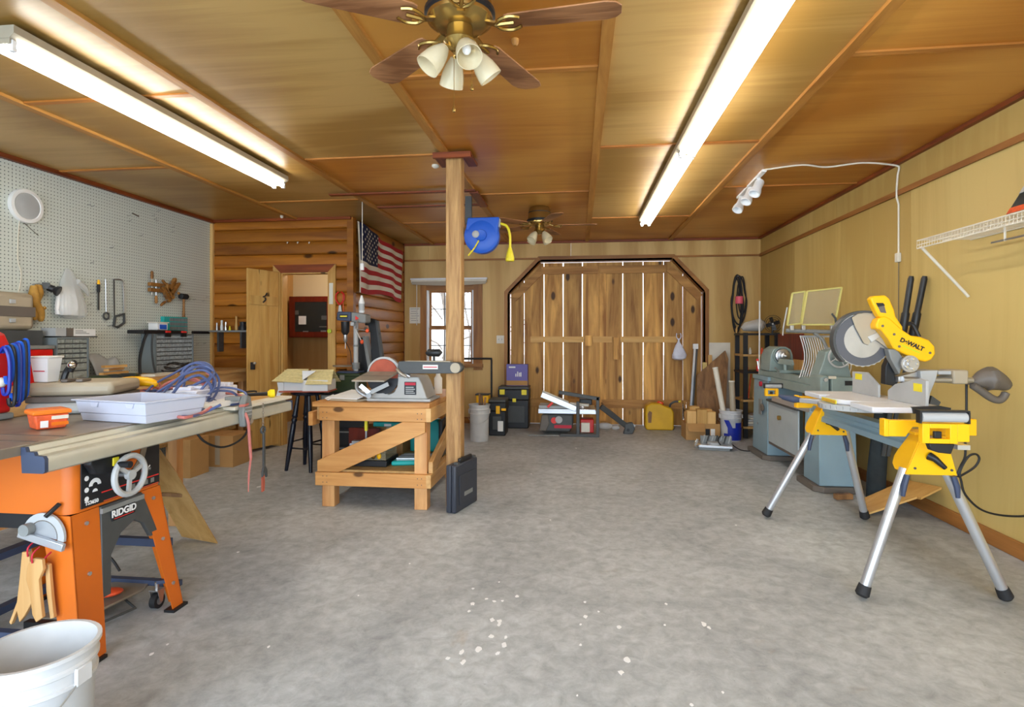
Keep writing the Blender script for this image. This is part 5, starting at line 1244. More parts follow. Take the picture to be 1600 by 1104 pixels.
# ---------- cartons under the wall bench
def carton(x0, x1, y0, y1, z0, z1, label, group=None, m_='card'):
    c = T('cardboard_box', label, 'box', group)
    B().box(x0, x1, y0, y1, z0, z1).o('carton', M[m_], c, bev=.002)
    B().box((x0+x1)/2-.025, (x0+x1)/2+.025, y0-.0012, y0-.0003, z0+.02, z1-.001).o('tape', M['offwhite'] if m_ != 'card' else M['ltan'], c)
    B().box((x0+x1)/2-.002, (x0+x1)/2+.002, y0+.001, y1-.001, z1+.0002, z1+.0012).o('flap_seam', M['walnut'], c); return c
carton(-3.60, -3.28, 4.98, 5.30, 0, .30, 'plain cardboard box on the floor beside the wall bench, standing clear of it')
carton(-4.12, -3.80, 4.95, 5.25, .281, .56, 'cardboard box on the lower shelf of the wall bench')
carton(-4.15, -3.80, 5.3, 5.68, .281, .62, 'taller cardboard box on the lower shelf near the log wall')
carton(-3.62, -3.40, 4.55, 4.80, 0, .34, 'narrow cardboard box on the floor under the saw extension')

# ---------- stool with birdhouse
stl = T('bar_stool', 'tall black wooden stool with turned legs under the birdhouse', 'stool')
sc0 = V((-2.55, 5.025, 0)); zs = .735
B().lathe(sc0, (0, 0, 1), [(0, zs-.035), (.12, zs-.035), (.15, zs-.025), (.155, zs-.01), (.15, zs), (0, zs)], 32).o('seat', M['navyblk'], stl)
fts = []
for k in range(4):
    a = math.radians(215)+PI/2*k; tp_ = sc0+V((.085*math.cos(a), .085*math.sin(a), zs-.036)); ft_ = sc0+V((.19*math.cos(a), .19*math.sin(a), .0)); fts.append((tp_, ft_))
    P_ = [tp_.lerp(ft_, f) for f in (0, .1, .25, .28, .3, .33, .36, .4, .6, .8, .95, 1)]
    B().tube(P_, [.016, .019, .024, .028, .020, .028, .020, .024, .025, .021, .017, .016], 12).o('leg', M['navyblk'], stl)
for k in range(4):
    f = .62 if k % 2 else .70
    B().cyl(fts[k][0].lerp(fts[k][1], f), fts[(k+1) % 4][0].lerp(fts[(k+1) % 4][1], f), .008, n=8).o('rung', M['navyblk'], stl)
bh = T('birdhouse', 'white wooden birdhouse with cream shingled gable roofs on the black stool', 'birdhouse')
zb = zs+.003; o_ = sc0+V((-.01, -.02, 0))
R = rz(.15)
def W_(x, y, z): return o_+R @ V((x, y, 0))+V((0, 0, z))
B().prism([W_(-.20, -.14, zb), W_(.26, -.14, zb), W_(.26, .12, zb), W_(-.20, .12, zb)], (0, 0, .012)).o('base_board', M['sand'], bh)
B().prism([W_(-.17, -.10, zb+.0125), W_(.02, -.10, zb+.0125), W_(.02, .10, zb+.0125), W_(-.17, .10, zb+.0125)], (0, 0, .115)).o('left_wing', M['bhouse'], bh)
B().prism([W_(.021, -.15, zb+.0125), W_(.25, -.15, zb+.0125), W_(.25, .12, zb+.0125), W_(.021, .12, zb+.0125)], (0, 0, .10)).o('right_wing', M['bhouse'], bh)
B().prism([W_(-.24, -.11, zb-.06), W_(-.20, -.11, zb-.06), W_(-.195, -.11, zb-.02), W_(-.165, -.11, zb+.0), W_(-.165, -.11, zb+.09), W_(-.225, -.11, zb+.09), W_(-.215, -.11, zb+.03)], R @ V((0, .02, 0))).o('scroll_bracket', M['bhouse'], bh)
B().prism([W_(.021, -.151, zb+.1126), W_(.145, -.151, zb+.20), W_(.02, -.151, zb+.2)], R @ V((0, .02, 0))).o('gable', M['bhouse'], bh)
def roof(p00, p10, p01, p11, n, nm):
    """rows of shingles from the eave up"""
    for i in range(n):
        a0, a1 = i/n, (i+1.18)/n
        q = [p00.lerp(p01, a0), p10.lerp(p11, a0), p10.lerp(p11, min(1, a1)), p00.lerp(p01, min(1, a1))]
        nn = (q[1]-q[0]).cross(q[3]-q[0]).normalized()
        B().prism([q[0]+nn*.006, q[1]+nn*.006, q[2]+nn*.001, q[3]+nn*.001], nn*.004).o(nm, M['shingle'], bh)
roof(W_(-.25, -.17, zb+.10), W_(.03, -.18, zb+.085), W_(-.17, .0, zb+.205), W_(.03, .0, zb+.205), 5, 'shingle_row')
roof(W_(.03, -.01, zb+.205), W_(-.2, .0, zb+.205), W_(.03, .15, zb+.10), W_(-.22, .15, zb+.10), 4, 'shingle_row')
roof(W_(.06, -.19, zb+.07), W_(.29, -.17, zb+.07), W_(.06, -.02, zb+.2), W_(.27, -.02, zb+.2), 5, 'shingle_row')
roof(W_(.27, -.02, zb+.2), W_(.06, -.02, zb+.2), W_(.29, .15, zb+.08), W_(.06, .15, zb+.08), 4, 'shingle_row')
# ================================================================ CENTRE: WORKBENCH, SANDER, DRILL PRESS
bc = T('shop_workbench', 'homemade workbench of construction lumber with diagonal braces beside the post', 'workbench')
bz = .775; X0, X1, Y0, Y1 = -1.93, -1.05, 3.87, 4.98
B().box(X0, X1, Y0, Y1, bz-.035, bz).o('top', M['doug_x'], bc, bev=.003)
for x in (-1.875, -1.175):
    for y in (3.915, 4.84):
        B().box(x, x+.095, y, y+.09, .001, bz-.036).o('leg', M['doug_z'], bc, bev=.003)
for z0, z1, nm in ((bz-.135, bz-.036, 'apron'), (.165, .262, 'lower_rail')):
    e = .03 if nm == 'lower_rail' else 0
    B().box(-1.88-e, -1.075, 3.876, 3.9145, z0, z1).o(nm, M['doug_x'], bc, bev=.003); B().box(-1.88, -1.075, 4.9305, 4.968, z0, z1).o(nm, M['doug_x'], bc, bev=.003)
    B().box(-1.0795, -1.042, 3.876, 4.968, z0, z1).o(nm, M['doug_y'], bc, bev=.003); B().box(-1.915, -1.8755, 3.915, 4.93, z0, z1).o(nm, M['doug_y'], bc, bev=.003)
B().box(-1.874, -1.08, 3.9155, 4.93, .262, .275).o('lower_shelf', M['osb'], bc)
p0, p1 = V((-1.86, 3.895, .29)), V((-1.09, 3.895, .625))
B().prism([(-1.895, 3.878, .265), (-1.73, 3.878, .265), (-1.085, 3.878, .565), (-1.085, 3.878, .639), (-1.25, 3.878, .639), (-1.895, 3.878, .345)], (0, .036, 0)).o('diagonal_brace', M['doug_x'], bc, bev=.003)
B().prism([(-1.042, 3.93, .263), (-1.042, 4.02, .263), (-1.042, 4.9, .56), (-1.042, 4.9, .638), (-1.042, 4.82, .638), (-1.042, 3.93, .345)], (-.034, 0, 0)).o('diagonal_brace', M['doug_y'], bc, bev=.003)
B().box(-1.965, -1.931, 3.88, 4.0, .60, .70).o('corner_block', M['doug_x'], bc, bev=.003)
nl = B()
for x in (-1.85, -1.82, -1.14, -1.11):
    for z in (.19, .235, .66, .70): nl.cyl((x, 3.8757, z), (x, 3.8752, z), .004, n=6)
o_ = nl.o('nail_heads', M['dgrey'], bc); o_['kind'] = 'stuff'
# disc and belt sander
sd_ = T('disc_belt_sander', 'white bench sander with red disc and long belt arm on the workbench', 'sander')
zs_ = bz+.002; f0, f1 = 3.95, 4.22
B().prism([(-1.545, f0-.01, zs_), (-1.065, f0-.01, zs_), (-1.065, f0-.01, zs_+.02), (-1.545, f0-.01, zs_+.02)], (0, f1-f0+.03, 0)).o('foot_flange', M['lgrey'], sd_, bev=.005)
b_ = B()
fr_p = [(-1.53, .02), (-1.09, .02), (-1.13, .13), (-1.155, .18), (-1.31, .185), (-1.315, .11), (-1.34, .065), (-1.38, .05), (-1.42, .065), (-1.50, .06)]
b_.prism([(x, f0, zs_+z) for x, z in fr_p], (0, f1-f0, 0)); b_.o('body', M['case'], sd_, bev=.008)
B().box(-1.26, -1.17, f0-.002, f0-.0005, zs_+.05, zs_+.145).o('black_label', M['black'], sd_); B().box(-1.255, -1.175, f0-.003, f0-.0021, zs_+.12, zs_+.14).o('red_band', M['inkred'], sd_)
for i in range(4): B().box(-1.25, -1.18-.01*(i % 2), f0-.003, f0-.0021, zs_+.06+.014*i, zs_+.066+.014*i).o('print_line', M['lgrey'], sd_)
dc_ = V((-1.425, 3.975, .975))
B().lathe(dc_, (0, -1, 0), [(0, 0), (.108, 0), (.112, .006), (.108, .012), (0, .012)], 36).o('abrasive_disc', M['sand'], sd_)
B().lathe(dc_+V((0, .05, 0)), (0, -1, 0), [(0, 0), (.12, .0), (.128, .01), (.128, .05), (.114, .056), (.114, .046), (0, .046)], 36).o('disc_guard', M['lgrey'], sd_)
B().lathe(dc_+V((0, -.0, -.02)), (0, -1, 0), [(0, .0125), (.10, .0125), (.1, .015), (0, .015)], 30).o('lower_disc', M['black'], sd_) if 0 else None
b_ = B(); n = 16
b_.prism([dc_+V((.118*math.cos(PI+PI*k/n), -.024, .118*math.sin(PI+PI*k/n)-.03)) for k in range(n+1)], (0, .012, 0)); b_.o('lower_guard', M['black'], sd_)
tb_ = [(-1.60, 3.80, .93), (-1.36, 3.80, .93), (-1.30, 3.945, .985), (-1.53, 3.945, .985)]
B().prism([V(p) for p in tb_], (0, 0, .012)).o('disc_table', M['iron'], sd_, bev=.002)
B().prism([V(p).lerp(V(tb_[3-i if i < 2 else i]), .45)+V((0, 0, .0125)) if i < 2 else V(tb_[i]).lerp(V(tb_[3-i]), .5)+V((0, 0, .0125)) for i, p in enumerate(tb_)], (0, 0, .0006)).o('miter_groove', M['taupe'], sd_)
B().beam((-1.56, 3.86, .90), (-1.50, 3.88, .845), .012, .03).o('table_arm', M['steel'], sd_); B().beam((-1.53, 3.89, .83), (-1.36, 3.89, .91), .008, .03).o('table_arm', M['lgrey'], sd_)
B().tube(sm([(-1.60, 3.9, .92), (-1.59, 3.88, .87), (-1.54, 3.88, .83), (-1.50, 3.9, .82)]), .014, 8).o('trunnion', M['steel'], sd_)
B().cyl((-1.50, 3.90, .825), (-1.50, 3.865, .825), .02, n=12).o('lock_knob', M['steel'], sd_)
n = 12; ol = [(-.86+.045*math.cos(-PI/2+PI*k/n), 0, 1.03+.04*math.sin(-PI/2+PI*k/n)) for k in range(n+1)]+[(-1.28, 0, 1.075), (-1.295, 0, .985)]
B().prism([(x, 3.875, z) for x, _, z in ol], (0, .085, 0)).o('belt_arm', M['dgrey'], sd_, bev=.004)
B().prism([(x+.012*(1 if x > -.9 else 0), 3.885, z) for x, _, z in ol[5:9]]+[(-1.2, 3.885, 1.0755), (-1.2, 3.885, 1.085), (-.9, 3.885, 1.085), (-.84, 3.885, 1.07)], (0, .065, 0)).o('belt', M['ltan'], sd_) if 0 else B().box(-1.23, -.90, 3.88, 3.955, 1.0712, 1.0775).o('belt', M['ltan'], sd_)
B().cyl((-.862, 3.873, 1.03), (-.862, 3.862, 1.03), .036, n=20).o('roller_end', M['ltan'], sd_)
B().box(-1.10, -.99, 3.872, 3.8745, 1.02, 1.05).o('white_label', M['white'], sd_); B().box(-1.095, -.995, 3.870, 3.8719, 1.031, 1.038).o('red_print', M['inkred'], sd_)
B().tube([(-1.27, 3.93, .99), (-1.22, 3.95, .96)], .018, 10).o('pivot', M['steel'], sd_)
B().tube(sm([(-1.29, 3.87, 1.02), (-1.26, 3.86, .99), (-1.22, 3.87, .965)]), .012, 8).o('lock_handle', M['iron'], sd_)
B().cyl((-1.03, 3.92, 1.078), (-1.03, 3.92, 1.12), .008, n=8).o('guide_stem', M['black'], sd_)
B().tube([(-1.085, 3.92, 1.125), (-1.07, 3.92, 1.135), (-.99, 3.92, 1.135), (-.98, 3.92, 1.125)], [.015, .026, .028, .02], 12).o('guide_knob', M['black'], sd_)
# open binder of papers
pp_ = T('open_papers', 'open white manual and papers on the left front of the workbench', 'papers')
q = [(-1.86, 3.96), (-1.60, 3.90), (-1.52, 4.03), (-1.75, 4.16)]
B().prism([V((x, y, bz+.002)) for x, y in q], (0, 0, .014)).o('pages', M['ltan'], pp_)
B().prism([V((x, y, bz+(.018 if i_ < 2 else .06))) for i_, (x, y) in enumerate(q)], (.0, .0, .006)).o('cover_sheet', M['white'], pp_)
B().prism([(-1.89, 3.99, bz+.012), (-1.84, 3.94, bz+.004), (-1.80, 3.98, bz+.03), (-1.85, 4.05, bz+.035)], (0, 0, .004)).o('loose_sheet', M['white'], pp_)
# black chest, green ammo box and drill press behind
tch = T('black_tool_chest', 'black tool chest with a silver label behind the bar stool', 'tool chest')
B().box(-2.545, -2.03, 5.28, 5.70, .002, .695).o('body', M['black'], tch, bev=.006)
for i in range(4):
    d_ = B().box(-2.53, -2.045, 5.268, 5.2795, .03+.16*i, .175+.16*i).o('drawer', M['black'], tch, bev=.003); B().box(-2.40, -2.17, 5.258, 5.267, .145+.16*i, .157+.16*i).o('handle', M['mgrey'], d_)
B().box(-2.53, -2.44, 5.2665, 5.2675, .62, .67).o('silver_label', M['lgrey'], tch)
ab = T('ammo_box', 'army green metal box under the drill press', 'box')
B().box(-2.51, -2.16, 5.32, 5.52, .697, .855).o('body', M['army'], ab, bev=.004); B().box(-2.515, -2.155, 5.315, 5.525, .856, .885).o('lid', M['army'], ab, bev=.004)
B().box(-2.36, -2.31, 5.312, 5.3195, .82, .87).o('latch', M['mgrey'], ab)
dp_ = T('drill_press', 'small grey drill press with red knobs standing on the green metal box', 'drill press')
cxp, cyp = -2.235, 5.42
B().box(-2.40, -2.18, 5.335, 5.51, .887, .905).o('base', M['tblue'], dp_, bev=.004)
B().cyl((cxp, cyp, .906), (cxp, cyp, 1.41), .024, n=18).o('column', M['lgrey'], dp_); B().cyl((cxp, cyp, 1.15), (cxp, cyp, 1.17), .028, n=18).o('collar', M['mgrey'], dp_)
B().lathe((cxp-.12, cyp-.03, .95), (0, 0, 1), [(0, 0), (.10, 0), (.105, .008), (.105, .014), (0, .014)], 28).o('table', M['iron'], dp_); B().cyl((cxp, cyp, .925), (cxp, cyp, .99), .038, n=16).o('table_bracket', M['mgrey'], dp_)
B().prism([(cxp-.17, cyp-.08, 1.415), (cxp-.02, cyp-.08, 1.405), (cxp-.02, cyp-.08, 1.50), (cxp-.155, cyp-.08, 1.505), (cxp-.17, cyp-.08, 1.49)], (0, .14, 0)).o('pulley_cover', M['tblue'], dp_, bev=.012)
B().prism([(cxp-.019, cyp-.08, 1.40), (cxp+.12, cyp-.08, 1.385), (cxp+.135, cyp-.08, 1.40), (cxp+.135, cyp-.08, 1.465), (cxp+.12, cyp-.08, 1.478), (cxp-.019, cyp-.08, 1.50)], (0, .14, 0)).o('motor_cover', M['mgrey'], dp_, bev=.012)
B().box(cxp-.14, cxp-.05, cyp-.0825, cyp-.0815, 1.435, 1.475).o('name_plate', M['blackm'], dp_); B().box(cxp-.13, cxp-.06, cyp-.0832, cyp-.0826, 1.45, 1.462).o('yellow_print', M['yellow2'], dp_)
B().prism([(cxp+.03, cyp-.081, 1.415), (cxp+.065, cyp-.081, 1.435), (cxp+.03, cyp-.081, 1.46)], (0, -.008, 0)).o('red_paddle', M['red2'], dp_)
B().box(cxp-.035, cxp+.005, cyp-.06, cyp+.02, 1.36, 1.40).o('head_casting', M['lgrey'], dp_, bev=.006)
B().tube([(cxp-.095, cyp-.04, 1.404), (cxp-.095, cyp-.04, 1.30), (cxp-.095, cyp-.04, 1.27)], [.042, .04, .02], 16).o('quill', M['black'], dp_)
B().tube([(cxp-.095, cyp-.04, 1.27), (cxp-.095, cyp-.04, 1.21), (cxp-.095, cyp-.04, 1.195)], [.018, .02, .01], 12).o('chuck', M['steel'], dp_); B().cyl((cxp-.095, cyp-.04, 1.195), (cxp-.095, cyp-.04, 1.13), .004, n=6).o('bit', M['steel'], dp_)
for i, (dx_, dz_) in enumerate(((.13, -.02), (.075, -.13), (.03, .09))):
    c0 = V((cxp+.03, cyp-.085, 1.33)); c1 = c0+V((dx_, -.02, dz_)); B().cyl(c0, c1, .006, n=8).o('feed_spoke', M['steel'], dp_)
    if i < 2: B().ell(c1, (.018, .018, .022), 12).o('red_knob', M['orred'], dp_)
B().tube(sm([(cxp-.10, cyp-.02, 1.2), (cxp-.06, cyp-.0, 1.1), (cxp-.05, cyp, .975)]), .004, 6).o('cord', M['cord'], dp_)
tb2 = T('spray_bottle', 'white spray bottle with blue label standing on top of the drill press', 'bottle')
B().tube([(cxp+.06, cyp, 1.492), (cxp+.06, cyp, 1.50), (cxp+.06, cyp, 1.60), (cxp+.06, cyp, 1.635), (cxp+.06, cyp, 1.67)], [.024, .028, .028, .018, .008], 16).o('bottle', M['white'], tb2)
B().tube([(cxp+.06, cyp, 1.515), (cxp+.06, cyp, 1.585)], .0287, 16, cap=False).o('blue_label', M['lgrey'], tb2)
sw_ = T('scroll_saw', 'black arched frame of a scroll saw standing beside the drill press', 'scroll saw')
ysf = 5.62
fp_ = [(570, 495), (586, 499), (592, 520), (598, 590), (582, 590), (578, 520), (575, 508), (570, 508)]
B().prism([pt(a, b2, Y=ysf) for a, b2 in fp_], (0, .06, 0)).o('rear_arch', M['black'], sw_, bev=.006)
B().prism([pt(a, b2, Y=ysf-.001) for a, b2 in ((586, 499), (589, 501), (602, 590), (598, 590))], (0, .062, 0)).o('grey_edge', M['dgrey'], sw_)
B().prism([pt(a, b2, Y=ysf-.05) for a, b2 in ((555, 527), (566, 527), (577, 588), (560, 588))], (0, .10, 0)).o('front_arch', M['black'], sw_, bev=.006)
B().prism([pt(a, b2, Y=ysf-.052) for a, b2 in ((566, 525), (570, 525), (583, 588), (577, 588))], (0, .11, 0)).o('grey_edge', M['mgrey'], sw_)
stb = T('side_table', 'plain wooden stand under the scroll saw, behind the workbench', 'table')
a_ = pt(557, 588, Y=ysf); zt = a_.z-.005
B().box(-2.02, -1.72, 5.45, 5.95, zt-.03, zt).o('top', M['osb'], stb)
for x in (-2.01, -1.77):
    for y in (5.47, 5.9): B().box(x, x+.04, y, y+.04, 0, zt-.031).o('leg', M['doug_z'], stb)
# behind the sander on the bench
wb3 = T('white_cylinder', 'short white plastic bottle behind the belt sander', 'bottle')
B().tube([(-1.16, 4.55, bz+.002), (-1.16, 4.55, bz+.13), (-1.16, 4.55, bz+.15), (-1.16, 4.55, bz+.17)], [.034, .034, .02, .018], 16).o('bottle', M['white'], wb3)
gr = T('angle_grinder', 'black angle grinder with yellow trim behind the belt sander', 'grinder')
B().tube([(-1.46, 4.62, bz+.06), (-1.36, 4.60, bz+.07), (-1.28, 4.58, bz+.08), (-1.24, 4.57, bz+.08)], [.03, .034, .036, .028], 12).o('body', M['black'], gr); B().tube([(-1.30, 4.585, bz+.078), (-1.27, 4.58, bz+.08)], .038, 12).o('yellow_ring', M['yellow2'], gr)
B().cyl((-1.23, 4.57, bz+.01), (-1.23, 4.57, bz+.05), .055, n=18).o('guard', M['dgrey'], gr); B().tube(sm([(-1.24, 4.5, bz+.02), (-1.26, 4.44, bz+.08), (-1.24, 4.42, bz+.13)]), .012, 8).o('side_handle', M['yellow2'], gr)
cb2 = T('yellow_clamps', 'yellow spring clamps heaped at the back right corner of the workbench', 'clamps')
for i in range(4):
    x, y = -1.10+.0*i, 4.80+.04*i
    B().tube(sm([(x-.02, y-.04, bz+.012+.02*i), (x+.0, y, bz+.03+.02*i), (x+.04, y+.02, bz+.02+.02*i)]), .011, 7).o('jaw', M['yellow2' if i % 2 else 'black'], cb2)
# lower shelf contents
def lz(h=0): return .277+h
ob = T('clear_organizer', 'clear organizer box with black base holding coloured parts, front of the lower shelf', 'organizer')
B().box(-1.72, -1.42, 4.02, 4.30, lz(), lz(.045)).o('base', M['black'], ob, bev=.005); B().box(-1.71, -1.43, 4.03, 4.29, lz(.046), lz(.12)).o('clear_case', M['acry'], ob, bev=.004)
B().box(-1.715, -1.425, 4.025, 4.295, lz(.121), lz(.135)).o('lid', M['lgrey'], ob, bev=.003)
for i in range(5): B().ell((-1.66+.045*i, 4.024, lz(.08)), (.018, .012, .024), 8).o('part_pack', M[('yellow2', 'navy', 'steel', 'brass', 'yellow')[i]], ob)
tt = T('teal_tray', 'teal moulded tray with drill bits on the lower shelf', 'tray')
B().prism([(-1.40, 4.06, lz()), (-1.22, 4.10, lz()), (-1.16, 4.24, lz()), (-1.24, 4.33, lz()), (-1.40, 4.30, lz())], (0, 0, .035)).o('tray', M['teal'], tt, bev=.012)
for i in range(5): B().beam((-1.38, 4.13+.03*i, lz(.042)), (-1.24, 4.15+.03*i, lz(.042)), .012, .012).o('bit', M['dgrey' if i % 2 else 'steel'], tt)
t2 = T('teal_case', 'teal plastic case standing at the back of the lower shelf', 'case')
B().prism([(-1.42, 4.60, lz()), (-1.13, 4.60, lz()), (-1.13, 4.60, lz(.19)), (-1.18, 4.60, lz(.27)), (-1.36, 4.60, lz(.27)), (-1.42, 4.60, lz(.2))], (0, .12, 0)).o('body', M['teal'], t2, bev=.012); B().tube(sm([(-1.34, 4.66, lz(.27)), (-1.32, 4.66, lz(.31)), (-1.23, 4.66, lz(.31)), (-1.21, 4.66, lz(.27))]), .012, 8).o('handle', M['teal'], t2)
t3 = T('flat_teal_case', 'flat teal case lying on the brown carton on the lower shelf', 'case')
carton(-1.68, -1.45, 4.50, 4.80, lz(), lz(.22), 'brown carton at the back of the bench lower shelf')
B().box(-1.70, -1.44, 4.48, 4.78, lz(.223), lz(.262)).o('shell', M['teal'], t3, bev=.008)
B().box(-1.6, -1.54, 4.472, 4.4795, lz(.23), lz(.25)).o('latch', M['white'], t3)
tag(B().box(-1.86, -1.60, 4.36, 4.40, lz(.0), lz(.23)).o('wood_block', M['cherry'], None, bev=.003), 'reddish brown wooden board standing on edge on the lower shelf', 'board')
cl3 = T('aluminium_clamp', 'shiny metal clamp lying on the clear organizer box', 'clamp')
B().beam((-1.74, 4.10, lz(.147)), (-1.50, 4.15, lz(.147)), .02, .018).o('bar', M['steel'], cl3); B().beam((-1.62, 4.13, lz(.158)), (-1.62, 4.13, lz(.25)), .012, .012, (1, 0, 0)).o('screw', M['steel'], cl3); B().box(-1.72, -1.66, 4.09, 4.14, lz(.157), lz(.175)).o('jaw', M['lgrey'], cl3)
B().box(-1.63, -1.61, 4.12, 4.14, lz(.25), lz(.33)).o('yellow_grip', M['yellow2'], cl3)
pn2 = T('white_planer_bar', 'long pale metal bar lying across the teal tray', 'bar'); B().beam((-1.40, 4.38, lz(.02)), (-1.14, 4.40, lz(.02)), .03, .02).o('bar', M['lgrey'], pn2, bev=.003)
b5 = T('black_tool_case', 'black tool case with a grey label on the right of the lower shelf', 'case')
B().box(-1.12, -1.085, 4.40, 4.82, lz(), lz(.30)).o('body', M['black'], b5, bev=.01); B().box(-1.0845, -1.083, 4.55, 4.72, lz(.17), lz(.25)).o('label', M['lgrey'], b5)
carton(-1.84, -1.71, 4.46, 4.78, lz(), lz(.2), 'small yellowish carton at the back left of the lower shelf', m_='pine_x' if 'pine_x' in M else 'card')
# black case leaning at the foot of the post
bk_ = T('black_case', 'upright black moulded drill case leaning beside the foot of the post', 'case')
A_ = V((-.855, 3.845, 0)); dr_ = (V((-.755, 4.195, 0))-A_).normalized(); pn_ = V((-dr_.y, dr_.x, 0))
def cs(s0, s1, w0, w1, z0, z1, nm, mt='black', bev=.0): return B().prism([A_+dr_*s0+pn_*w0+V((0, 0, z0)), A_+dr_*s1+pn_*w0+V((0, 0, z0)), A_+dr_*s1+pn_*w1+V((0, 0, z0)), A_+dr_*s0+pn_*w1+V((0, 0, z0))], (0, 0, z1-z0)).o(nm, M[mt], bk_, bev=bev)
M['navyg'] = mat('case_blue_black', (52, 56, 66), .5)
cs(0, .35, .0, .038, .002, .34, 'half_shell', 'navyg', .012); cs(0, .37, .045, .085, .002, .34, 'half_shell', 'navyg', .012) if 0 else cs(0, .10, .039, .078, .002, .34, 'hinge_side', 'navyg', .008)
cs(.05, .32, -.006, -.0005, .05, .26, 'raised_panel', 'navyg', .003); cs(.09, .28, .01, .034, .341, .375, 'handle', 'black', .008)
for s in (.04, .30): cs(s, s+.035, .006, .038, .325, .355, 'latch', 'dgrey', .004)
cs(.12, .25, -.0085, -.0065, .10, .13, 'name_plate', 'mgrey')

# ================================================================ BACK: ALONG THE BARN DOORS
bk2 = bucket((-1.18, 6.62), .125, .44, 'white plastic bucket with wood sticks behind the post', side=1)
for i, (dx_, a) in enumerate(((.02, .05), (.05, -.03), (-.01, .0))): tag(B().beam((-1.18+dx_, 6.62+.03*i, .03), (-1.18+dx_+a, 6.64+.03*i, .52+.02*i), .03, .02, (1, 0, 0)).o('wood_stick', M['walnut']), ('leftmost', 'tilted', 'upright middle')[(0, 1, 2)[i]]+' dark wooden stick standing in the white bucket behind the post', 'stick', 'sticks in the bucket')
def toolbox(x0, x1, y0, y1, z1, label, lat):
    t_ = T('tool_box', label, 'tool box'); zz = z1*.68
    B().box(x0+.01, x1-.01, y0+.01, y1, .002, zz).o('bin', M['black'], t_, bev=.01); B().box(x0, x1, y0, y1, zz+.001, z1-.04).o('tray_box', M['black'], t_, bev=.01); B().box(x0+.005, x1-.005, y0+.005, y1, z1-.039, z1).o('lid', M['dgrey'], t_, bev=.01)
    for (u, z, w_, h, mm) in lat: B().box(x0+(x1-x0)*u, x0+(x1-x0)*u+w_, y0-.008, y0-.0005, z, z+h).o('latch', M[mm], t_, bev=.003)
    B().box(x0+.06, x1-.06, y0-.002, y0+.009, .08, zz*.8).o('front_recess', M['dgrey'], t_, bev=.004); return t_
toolbox(-1.13, -.90, 6.95, 7.25, .46, 'black tool box with orange-yellow latches beside the white bucket', ((.45, .28, .05, .10, 'yellow'), (.75, .32, .06, .03, 'yellow'), (.55, .06, .07, .13, 'white')))
toolbox(-1.09, -.66, 7.55, 7.85, .57, 'large black rolling tool box with two yellow latches by the arched door', ((.06, .46, .07, .07, 'yellow2'), (.76, .46, .07, .07, 'yellow2'), (.47, .36, .05, .05, 'yellow2')))
ysb = T('yellow_toolbox_tray', 'yellow plastic tray behind the bucket', 'tray'); B().box(-1.30, -1.14, 7.05, 7.2, .002, .50).o('tray', M['yellow'], ysb, bev=.01); B().box(-1.31, -1.135, 7.04, 7.21, .501, .515).o('rim', M['black'], ysb)
pbx = T('purple_box', 'purple and white fan box standing on the black rolling tool box', 'box')
B().box(-.985, -.69, 7.66, 7.80, .573, .87).o('carton', M['purple'], pbx, bev=.003); B().box(-.984, -.691, 7.6585, 7.6597, .58, .645).o('picture_band', M['card'], pbx)
B().box(-.95, -.86, 7.6585, 7.6597, .82, .84).o('print_line', M['wink'], pbx)
for i, (x, h) in enumerate(((-.86, .04), (-.835, .07), (-.81, .055), (-.79, .06))): B().box(x, x+.014, 7.6585, 7.6597, .70, .70+h).o('bar_print', M['wink'], pbx)
lpipe = T('black_pipe_stand', 'black L-shaped metal pipe stand beside the window', 'stand')
a_ = pt(768, 560, Y=7.5); b_2 = pt(737, 558, Y=7.4)
B().tube(sm([(b_2.x-.2, b_2.y, a_.z), (a_.x-.04, a_.y, a_.z), (a_.x-.005, a_.y, a_.z-.01), (a_.x, a_.y, a_.z-.05)], 5)+[V((a_.x, a_.y, .02))], .014, 8).o('pipe', M['black'], lpipe); B().box(a_.x-.18, a_.x+.02, a_.y-.02, a_.y+.02, .001, .02).o('foot', M['black'], lpipe)
B().cyl((b_2.x-.2, b_2.y, .02), (b_2.x-.2, b_2.y, a_.z), .014, n=8).o('pipe', M['black'], lpipe); B().box(b_2.x-.22, b_2.x-.18, b_2.y-.15, b_2.y+.15, .001, .02).o('foot', M['black'], lpipe)
# portable table saw on its folding frame
js = T('portable_saw', 'portable saw with white aluminium fence rails in a grey folding frame on the floor', 'table saw')
xa, xb, yj = -.44, .26, 7.1
B().prism([(-.47, yj, .04), (-.10, yj, .04), (-.06, yj, .12), (-.06, yj, .27), (-.45, yj, .27)], (0, .45, 0)).o('body', M['dgrey'], js, bev=.02)
B().prism([(-.49, yj-.01, .05), (-.40, yj-.01, .05), (-.36, yj-.01, .15), (-.38, yj-.01, .26), (-.46, yj-.01, .26)], (0, .02, 0)).o('side_cover', M['taupe'], js, bev=.01)
B().box(-.50, .22, yj-.02, yj+.45, .275, .335).o('saw_table', M['alu'], js, bev=.004); B().box(-.50, .23, yj-.045, yj-.0205, .28, .32).o('rail', M['alu'], js, bev=.003); B().box(-.495, -.02, yj+.0, yj+.3, .336, .375).o('table_insert', M['lgrey'], js, bev=.004)
B().beam((-.46, yj-.03, .52), (-.02, yj-.03, .34), .05, .07).o('rip_fence', M['alu'], js, bev=.004); B().beam((-.45, yj+.02, .555), (-.12, yj+.02, .415), .04, .03).o('fence_shoe', M['offwhite'], js, bev=.003)
B().beam((-.38, yj-.05, .36), (-.32, yj-.05, .42), .03, .03).o('red_lever', M['red2'], js, bev=.004)
